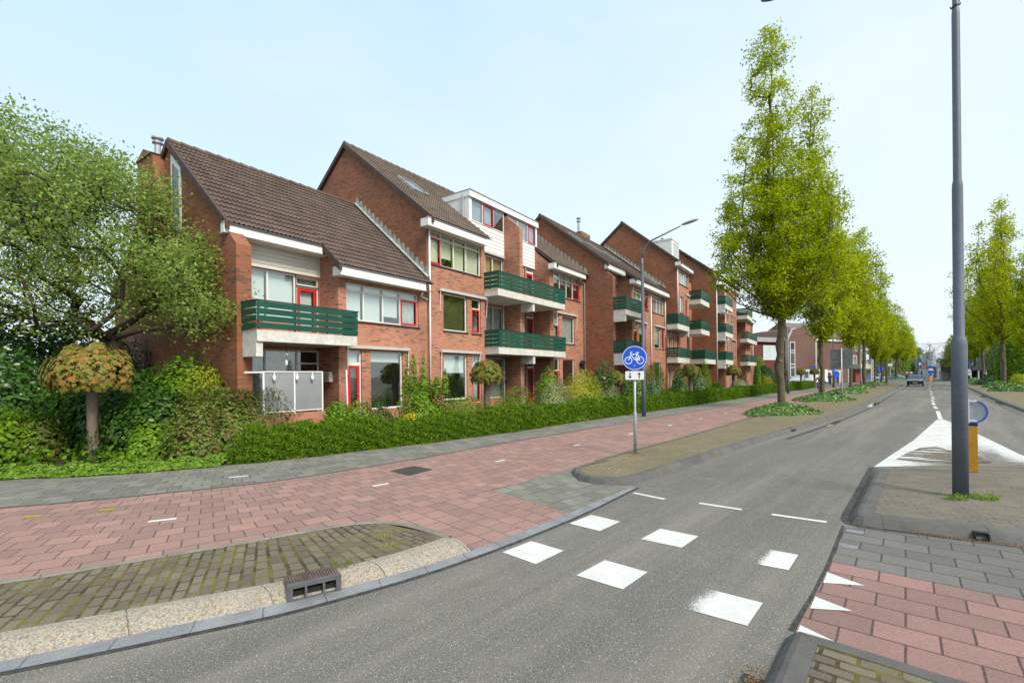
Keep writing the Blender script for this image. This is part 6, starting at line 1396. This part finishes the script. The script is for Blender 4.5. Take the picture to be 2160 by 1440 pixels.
def person(pos, rz, label, top, leg, hair='hair', pose='stand', sc=1.0, group=None, vest=None, bag=False):
    e = empty('person', pos, rz, label, 'person', group); e.scale = (sc, sc, sc)
    if pose == 'ride':
        pel = (0, .12, .98); ch = (0, -.12, 1.38); nk = (0, -.17, 1.5); hd = (0, -.22, 1.66)
        la = [((-.2, -.13, 1.42), .055), ((-.26, -.32, 1.2), .042), ((-.24, -.52, 1.06), .032)]; ra = [((.2, -.13, 1.42), .055), ((.26, -.32, 1.2), .042), ((.24, -.52, 1.06), .032)]
        ll = [((-.1, .1, .93), .095), ((-.12, -.28, .78), .068), ((-.11, -.12, .36), .045), ((-.11, -.24, .3), .035)]; rl = [((.1, .1, .93), .095), ((.12, -.16, .60), .068), ((.11, -.02, .16), .045), ((.11, -.16, .12), .035)]
    else:
        wk = .16 if pose == 'walk' else .04
        pel = (0, 0, .95); ch = (0, 0, 1.32); nk = (0, 0, 1.5); hd = (0, -.02, 1.66)
        la = [((-.2, 0, 1.42), .055), ((-.27, .03+wk*.5, 1.13), .042), ((-.25, -.06+wk*.5, .88), .032)]; ra = [((.2, 0, 1.42), .055), ((.27, .03-wk*.5, 1.13), .042), ((.25, -.08-wk*.5, .88), .032)]
        ll = [((-.1, 0, .90), .095), ((-.11, -wk*.6, .5), .066), ((-.11, -wk*.2, .09), .045), ((-.11, -wk*.2-.14, .04), .035)]; rl = [((.1, 0, .90), .095), ((.11, wk*.2, .5), .066), ((.11, wk*1.1, .09), .045), ((.11, wk*1.1-.14, .04), .035)]
    def lerp3(a, b, t): return tuple(a[i]*(1-t)+b[i]*t for i in range(3))
    tor = [(pel, .13), (lerp3(pel, ch, .5), .125), (ch, .15), (nk, .06)]
    skin_mesh('body', [[(pel, .11), (lerp3(pel, ch, .5), .11), (ch, .13), (nk, .05), ((hd[0], hd[1], hd[2]-.05), .075), ((hd[0], hd[1], hd[2]+.06), .082)], [(ch, .13)]+la+[((la[-1][0][0], la[-1][0][1]-.03, la[-1][0][2]-.09), .022)], [(ch, .13)]+ra+[((ra[-1][0][0], ra[-1][0][1]-.03, ra[-1][0][2]-.09), .022)], [(pel, .11)]+ll, [(pel, .11)]+rl], M['skin'], e)
    g = lambda c_: [(p, r_+.014) for p, r_ in c_]
    skin_mesh('jacket', [g(tor[:3]), [(ch, .164)]+g(la), [(ch, .164)]+g(ra)], M[top], e)
    skin_mesh('trousers', [[(pel, .125)]+g(ll), [(pel, .125)]+g(rl)], M[leg], e)
    skin_mesh('hair', [[((hd[0], hd[1]+.03, hd[2]), .08), ((hd[0], hd[1]+.02, hd[2]+.09), .085)]], M[hair], e)
    if vest: skin_mesh('vest', [[((0, 0, 1.28), .172), ((0, 0, 1.42), .172)], [((0, 0, 1.42), .172), ((-.21, 0, 1.42), .08)], [((0, 0, 1.42), .172), ((.21, 0, 1.42), .08)]], M[vest], e)
    return e
def bicycle(pos, rz, label, m='black'):
    e = empty('bicycle', pos, rz, label, 'bicycle', 'bicycles on the cycle path')
    for y in (-.52, .52):
        w_ = MB().ring(.315, .345, -.02, .02, (0, 0, 0), 24)
        o = w_.build('wheel', M['rubber'], e); o.matrix_local = Matrix.Translation((0, y, .345)) @ Matrix.Rotation(R(90), 4, 'Z')
        s_ = MB(); [s_.path([(0, 0, 0), (.315*math.cos(t*PI/6), 0, .315*math.sin(t*PI/6))], .003, 3, cap=False) for t in range(12)]; s_.build('spokes', M['steel'], o)
    f = MB(); 
    for p, q in (((0, -.52, .345), (0, -.40, .92)), ((0, -.43, .72), (0, .02, .30)), ((0, .02, .30), (0, .15, .88)), ((0, -.42, .80), (0, .12, .78)), ((0, .02, .30), (0, .52, .345)), ((0, .13, .75), (0, .52, .345)), ((0, -.40, .92), (0, -.42, 1.05))): f.path([p, q], .018, 6)
    f.build('frame', M[m], e); MB().path([(-.28, -.36, 1.05), (-.2, -.44, 1.07), (0, -.42, 1.05), (.2, -.44, 1.07), (.28, -.36, 1.05)], .014, 6).build('handlebar', M['steel'], e)
    MB().lathe([(.02, -.02), (.1, 0), (.1, .04), (.02, .05)], (0, .17, .88), 10).build('saddle', M['black'], e); MB().lathe([(.09, -.01), (.09, .01)], (0, 0, 0), 12).build('chainring', M['steel'], e).matrix_local = Matrix.Translation((.03, .02, .3)) @ Matrix.Rotation(R(90), 4, 'Y')
    return e
hd_ = R(-41.3)
for x, y, top, leg, hair, lb, bl in ((1729.5, 827, 'navy', 'grey_cloth', 'skin', 'person in dark clothes riding a bicycle on the red path, half behind a tree trunk', 'black bicycle ridden by the dark clothed person'), (1751, 811.5, 'navy', 'jeans', 'hair', 'person in dark top and light jeans riding a bicycle beside the arched entrance', 'bicycle under the rider in light jeans')):
    p = gp(x, y, ZP); bicycle(p, hd_, bl); person(p, hd_, lb, top, leg, hair, 'ride')
for i, (x, y, top, leg, pose, lb) in enumerate(((1850, 802, 'navy', 'grey_cloth', 'walk', 'person in black walking near the flagpoles, left of the pair'), (1853.5, 801.5, 'pink_cloth', 'grey_cloth', 'walk', 'person in a pinkish top walking near the flagpoles'), (1865, 803, 'navy', 'white_cloth', 'walk', 'person in dark top and white trousers between two thin tree trunks'))):
    p = gp(x, y, 0.); person(p, hd_+i*.5, lb, top, leg, 'hair', pose)
for x, y, v_, rz_, lb in ((2079, 809, 'hivis', .3, 'officer with bright yellow shoulders standing left of the patrol car'), (2134, 812, 'hivis', -.4, 'officer in yellow and black half hidden by the big right hand trunk'), (2102, 809, None, 1.0, 'person in black bending at the patrol car, left one'), (2107, 808.5, None, 2.0, 'person in black standing close against the patrol car')):
    p = gp(x, y, .09); person(p, rz_, lb, 'navy', 'navy', 'black', 'stand', vest=v_)
# ================================================================ BUILDINGS BEYOND
def facebox(name, x0, x1, ytop, Y, depth, m, label, skew=0., z0=0., cat='building'):
    """block whose front spans pixel x0..x1 at depth Y (Y+skew at the right end)"""
    a = at(x0, ytop, Y)
    if skew is None:
        k_ = ray((x0+x1)/2, 790)[0]; k1 = ray(x1, 790)[0]; t_ = (k1*a.y-a.x)/(1+k_*k1); skew = -k_*t_
    b = at(x1, ytop, Y+skew); A = Vector((a.x, a.y, 0)); B = Vector((b.x, b.y, 0)); d = B-A; Ln = d.length; ang = math.atan2(d.y, d.x)
    e = empty(name, A, ang, label, cat); 
    return e, Ln, a.z
def xo(x, A, ang):   # distance along the front for pixel column x
    k = ray(x, 790)[0]; dx, dy = math.cos(ang), math.sin(ang); return (k*A.y-A.x)/(dx-k*dy)
def flatwin(e, x0, x1, z0, z1, mull=1, y=-.01, fr='white', g='darkglass', trans=()):
    f = MB(); b = .12; f.box(x0, x1, y-.06, y, z0, z0+b); f.box(x0, x1, y-.06, y, z1-b, z1)
    for k in range(mull+1): x = x0+(x1-x0-b)*k/mull; f.box(x, x+b, y-.059, y-.001, z0+b, z1-b)
    for t in trans: f.box(x0+b, x1-b, y-.058, y-.002, t, t+b)
    w_ = f.build('window', M[fr], e); MB().box(x0+b, x1-b, y-.03, y-.02, z0+b, z1-b).build('pane', M[g], w_)
M['darkglass'] = plain('dark_window', (.03, .035, .04), .06, .2, 1, spec=1.); M['palewin'] = plain('pale_window', (.55, .62, .66), .3, .05, 1)
M['roofgrey'] = plain('grey_brown_roof', (.16, .13, .11), .8, .2, 2); M['beige'] = plain('beige_render', (.48, .42, .35), .85, .06, .5); M['palegrey'] = plain('pale_grey_facade', (.68, .71, .74), .7, .08, .4); M['midgrey'] = plain('mid_grey_facade', (.34, .34, .35), .8, .1, .4)
M['stone'] = plain('pale_stone_edge', (.58, .54, .46), .8, .08, 1)
# dark red flat-roofed block
e, Ln, zt = facebox('brick_block', 1592, 1668, 711, 84, 12, 'brick_red', 'dark red brick block with flat grey roof edge and one pale strip window', 4)
MB().box(-6, Ln, 0, 12, -.1, zt-.8).build('wall', M['brick_red'], e); MB().box(-6.3, Ln+.2, -.5, 12.3, zt-.8, zt).build('roof_edge', M['midgrey'], e)
xa = xo(1610, Vector(e.location), e.rotation_euler.z); flatwin(e, xa, Ln-.5, zt-4.0, zt-1.4, 3, g='palewin'); MB().box(.2, 1.6, -.05, .05, 0.2, 3.6).build('door', M['black'], e)
# brown brick corner building with pale quoins and gable roof
e, Ln, zt = facebox('corner_building', 1661, 1815, 716, 86, 14, 'brick_brown', 'brown brick corner building with pale stone edges and a tall staircase window', 6)
A_ = Vector(e.location); az = e.rotation_euler.z; X = lambda x: xo(x, A_, az)
g = MB(); g.prism([(0, -.1), (0, zt), (X(1672), zt+1.9), (X(1700), zt+2.4), (X(1706), zt+1.5), (X(1720), zt), (X(1720), -.1)], 0, 10, 'y'); g.box(X(1720), Ln, .01, 12, -.1, zt-.2); g.build('wall', M['brick_brown'], e)
q = MB(); q.box(-.25, .12, -.12, .2, 0, zt); q.box(X(1719.5), X(1722), -.12, .1, 0, zt-.2); q.box(Ln-.3, Ln+.1, -.12, .2, 0, zt-.2)
q.prism([(-.1, zt), (X(1672)-.05, zt+2.0), (X(1678), zt+2.1), (X(1678), zt+1.95), (X(1672), zt+1.85), (.0, zt-.1)], -.12, .2, 'y'); q.build('stone_edge', M['stone'], e)
q = MB(); q.box(X(1720), Ln+.2, -.3, .1, zt-.15, zt+.2); q.build('cornice', M['white'], e)
MB().prism([(0, zt+.3), (7, zt+4.), (14, zt+.3)], X(1712), Ln+.1).build('roof', M['roofgrey'], e)
flatwin(e, X(1666.5), X(1677), 1.2, 7.6, 1, trans=(2.9, 3.5, 5.6, 6.0)); flatwin(e, X(1799), X(1807), 3.4, 5.2, 2); flatwin(e, X(1803), X(1808), 6.0, 7.5, 1)
MB().box(X(1697), X(1726), -.1, .02, 2.0, 2.4).build('sign_band', M['white'], e)
q = MB()
for c0 in (1741, 1757):
    xa, xb = X(c0), X(c0+11); q.prism([(xa, 0), (xa, 1.3), (xa+.15, 1.8), ((xa+xb)/2, 2.0), (xb-.15, 1.8), (xb, 1.3), (xb, 0), (xb+.45, 0), (xb+.45, 2.4), (xa-.45, 2.4), (xa-.45, 0)], -.2, -.02, 'y')
    MB().box(xa, xb, -.015, -.005, 0, 1.9).build('door', M['darkglass'], e)
q.build('arch_surround', M['stone'], e); q = MB(); q.box(X(1798), Ln+.5, -1.6, -.02, 2.6, 3.5); q.build('bay_floor', M['stone'], e); MB().box(X(1787), X(1793), -.1, 0, 0, 2.6).build('door', M['midgrey'], e)
MB().box(X(1798), X(1815), -.6, -.02, 0, 2.6).build('shopfront', M['woodred'] if 'woodred' in M else M.setdefault('woodred', plain('red_wood', (.25, .06, .03), .6, .2, 3)), e)
# far modern blocks at the end of the road
def block(x0, x1, yt, Y, m, label, wins=(), dep=12, name='far_building', skew=None, z0=0):
    e, Ln, zt = facebox(name, x0, x1, yt, Y, dep, m, label, skew); MB().box(0, Ln, 0, dep, -.1 if not z0 else z0, zt).build('wall', M[m], e)
    MB().box(-.1, Ln+.1, -.1, dep, zt, zt+.25).build('roof_edge', M['midgrey'], e)
    nx = max(2, int(Ln/3.2)); nz = max(1, int(zt/3.3))
    for k in range(nz):
        for i in range(nx):
            if (i*7+k*3+int(x0)) % 5 == 0: continue
            xx = Ln*(i+.2)/nx; flatwin(e, xx, xx+Ln/nx*.55, .8+k*3.2, 2.4+k*3.2, 1 if Y > 120 else 2)
    return e, Ln, zt
block(1925, 1944, 759, 172, 'midgrey', 'mid grey low block at the far left end of the road')
block(1944, 1956.5, 747, 168, 'palegrey', 'pale grey tall block at the end of the road')
block(1956, 1968, 743, 163, 'midgrey', 'narrow dark grey block behind the double street lamp')
block(1968, 1976, 764, 150, 'palegrey', 'small white building right of the banner')
block(1938, 1962, 779, 146, 'palegrey', 'long low white building behind the approaching car', dep=6)
block(1976, 1983, 760, 140, 'midgrey', 'narrow grey brick block left of the bare tree')
M['navyblue'] = plain('navy_shopfront', (.01, .05, .16), .4, .1, 1)
block(1980, 2004, 757, 142, 'navyblue', 'dark blue shop storey behind the bare tree'); block(1976, 2010, 776, 134, 'stone', 'low cream shop building below the bare tree', dep=5)
MB().box(-2.4, 2.4, -1.2, .4, 0, .9).build('awning', M['orange'], tag(empty('shop_awning', at(1966, 779, 148), R(-20)), 'red orange shop awning right of the far double lamp', 'awning'))
block(2054, 2108, 717, 98, 'beige', 'beige apartment building seen between the right hand trees'); block(2066, 2100, 692, 112, 'palegrey', 'white upper block standing behind the beige building')
e, Ln, zt = facebox('shop_canopy', 2050, 2130, 773, 90, 4, 'midgrey', 'dark flat shop canopy in front of the beige building', 4); MB().box(0, Ln, 0, 5, zt-.7, zt).build('canopy', M['cargrey'], e); MB().box(0, Ln, 4.9, 5.2, 0, zt-.7).build('shopfront', M['midgrey'], e)
q = MB(); [q.path([(Ln*k/5, .2, 0), (Ln*k/5, .2, zt-.7)], .1, 6) for k in range(6)]; q.build('column', M['palegrey'], e)
MB().box(0, 2.2, -.1, 0, 0, .9).build('sign_board', M['tail'], tag(empty('shop_sign', at(2100, 727, 97), R(-20)), 'small red shop sign high on the beige building', 'shop sign')); MB().box(0, 3.0, -.1, 0, 0, .5).build('sign_board', M['yellowplate'], tag(empty('shop_sign', at(2112, 777, 89), 0), 'yellow shop sign under the dark canopy', 'shop sign'))
# far bare tree, distant tree masses
rr = np.random.default_rng(9); nd = []
for i in range(420):
    a = rr.random()*2*PI; t = rr.random()**.6; q_ = t*4.8; nd.append((q_*math.cos(a), q_*math.sin(a), 4.0+rr.random()*5.6*(1-.35*t)+1.5*t))
p = at(1989, 800, 118)
def bare(): 
    e = empty('bare_tree', (p.x, p.y, 0), 0, 'bare spreading tree just coming into bud at the end of the road', 'tree'); root = [np.array(q, float) for q in ((0, 0, 0), (0, 0, 1.8), (0, 0, 3.4))]
    A, par, rad = skeleton(np.array(nd), root, .008, .5, 1, .25, .3); MB().path([(0, 0, -.1), (0, 0, 1.5), (0, 0, 3.4)], [.36, .27, .25], 10).build('trunk', M['bark_dark'], e); limbs(A, par, rad, 4).build('limbs', M['bark'], e)
    link('crown', leaf_mesh('crown', clumps(np.array(nd), 5, .35, 4), .13, 'oval', seed=2), L['farleaf'], e)
bare()
for x, Y, rad, z, m, lb in ((1862, 150, (6.5, 5, 10.5), 1, 'farleaf', 'far yellow green tree mass behind the thin trunks'), (1908, 170, (3, 3, 7), 2, 'mid', 'far green tree left of the grey blocks'), (1934, 195, (2.5, 3, 10), 2, 'mid', 'distant dark green tree above the low grey block'), (2022, 120, (3.2, 3, 9.5), 3, 'lime', 'distant leafy tree peeking out left of the big lamp post'), (1775, 120, (9, 4, 9), 1, 'farleaf', 'yellow green tree behind the brown corner building'), (2150, 92, (5, 4, 8), 1, 'mid', 'green trees behind the beige building at the right')):
    e = empty('distant_tree', tuple(at(x, 800, Y).xy)+(0,), 0, lb, 'tree'); P, d = blob_points(5200, rad, x, .35, .4); P[:, 2] = np.abs(P[:, 2])+z
    link('crown', leaf_mesh('crown', P, .55, 'oval', d, .9, seed=x), L[m], e); MB().path([(0, 0, -.1), (0, 0, z+rad[2]*.5)], [.35, .2], 8).build('trunk', M['bark_dark'], e)
# ================================================================ LIGHT
w = bpy.data.worlds.new('World'); S.world = w; w.use_nodes = True; nt = w.node_tree; nt.nodes.clear()
sky = nt.nodes.new('ShaderNodeTexSky'); sky.sky_type = 'NISHITA'; sky.sun_disc = False
SE, SA = R(46), R(140); SKYL = 8.9
sky.sun_elevation = SE; sky.sun_rotation = SA; sky.air_density = 1.0; sky.dust_density = 2.0; sky.ozone_density = 1.0
bg = nt.nodes.new('ShaderNodeBackground'); ow = nt.nodes.new('ShaderNodeOutputWorld'); bg.inputs['Strength'].default_value = .12
tc = nt.nodes.new('ShaderNodeTexCoord'); sx = nt.nodes.new('ShaderNodeSeparateXYZ'); nt.links.new(tc.outputs['Generated'], sx.inputs[0])
g1 = nt.nodes.new('ShaderNodeValToRGB'); e_ = g1.color_ramp.elements; e_[0].position = 0.; e_[1].position = .75; e_[0].color = (.87, .96, 1.0, 1); e_[1].color = (.50, .76, .95, 1)
q = e_.new(.28); q.color = (.73, .905, 1., 1)
mp = nt.nodes.new('ShaderNodeMapping'); mp.inputs['Scale'].default_value = (1, 1, 2.2); nt.links.new(tc.outputs['Generated'], mp.inputs[0])
nz = nt.nodes.new('ShaderNodeTexNoise'); nz.inputs['Scale'].default_value = 1.7; nz.inputs['Detail'].default_value = 6; nz.inputs['Roughness'].default_value = .55; nt.links.new(mp.outputs[0], nz.inputs['Vector'])
def wm(op, a, b):
    m = nt.nodes.new('ShaderNodeMath'); m.operation = op
    for i, v in enumerate((a, b)):
        if hasattr(v, 'is_linked'): nt.links.new(v, m.inputs[i])
        else: m.inputs[i].default_value = v
    return m.outputs[0]
# thin cloud veil: thicker towards the right-hand (east) side of the sky, wispy elsewhere
veil = wm('ADD', wm('MULTIPLY', sx.outputs[0], .55), wm('MULTIPLY', nz.outputs['Fac'], 1.7)); cl = nt.nodes.new('ShaderNodeClamp'); nt.links.new(wm('SUBTRACT', veil, .6), cl.inputs[0])
nt.links.new(sx.outputs[2], g1.inputs[0])
mc = nt.nodes.new('ShaderNodeMix'); mc.data_type = 'RGBA'; nt.links.new(cl.outputs[0], mc.inputs[0]); nt.links.new(g1.outputs[0], mc.inputs[6]); mc.inputs[7].default_value = (.86, .95, 1.0, 1)
sc_ = nt.nodes.new('ShaderNodeMix'); sc_.data_type = 'RGBA'; sc_.blend_type = 'MULTIPLY'; sc_.inputs[0].default_value = 1; nt.links.new(mc.outputs[2], sc_.inputs[6]); sc_.inputs[7].default_value = (SKYL, SKYL, SKYL, 1)
mx = nt.nodes.new('ShaderNodeMix'); mx.data_type = 'RGBA'; mx.inputs[0].default_value = .88
nt.links.new(sky.outputs[0], mx.inputs[6]); nt.links.new(sc_.outputs[2], mx.inputs[7])
nt.links.new(mx.outputs[2], bg.inputs[0]); nt.links.new(bg.outputs[0], ow.inputs[0])
sl_ = bpy.data.lights.new('sun', 'SUN'); so = bpy.data.objects.new('sun', sl_); col.objects.link(so)
sl_.energy = 4.1; sl_.angle = R(20); sl_.color = (1, .92, .80)
# sky rotation 0 = +Y, turning towards +X
dv = Vector((math.sin(SA)*math.cos(SE), math.cos(SA)*math.cos(SE), math.sin(SE)))
so.rotation_euler = dv.to_track_quat('Z', 'Y').to_euler(); so.location = (0, 0, 30)
vs = S.view_settings; S.display_settings.display_device = 'sRGB'; vs.view_transform = 'Standard'; vs.look = 'None'; vs.gamma = 1; vs.exposure = .12; vs.use_curve_mapping = False
S.render.engine = 'CYCLES'; cy = S.cycles; cy.use_denoising = True; cy.denoiser = 'OPENIMAGEDENOISE'; cy.denoising_input_passes = 'RGB_ALBEDO_NORMAL'; cy.denoising_prefilter = 'FAST'; cy.max_bounces = 6; cy.diffuse_bounces = 2; cy.glossy_bounces = 3; cy.transmission_bounces = 4; cy.transparent_max_bounces = 12
cy.use_adaptive_sampling = False; cy.adaptive_threshold = .01; cy.caustics_reflective = False; cy.caustics_refractive = False; cy.sample_clamp_indirect = 1.5; cy.blur_glossy = 1.
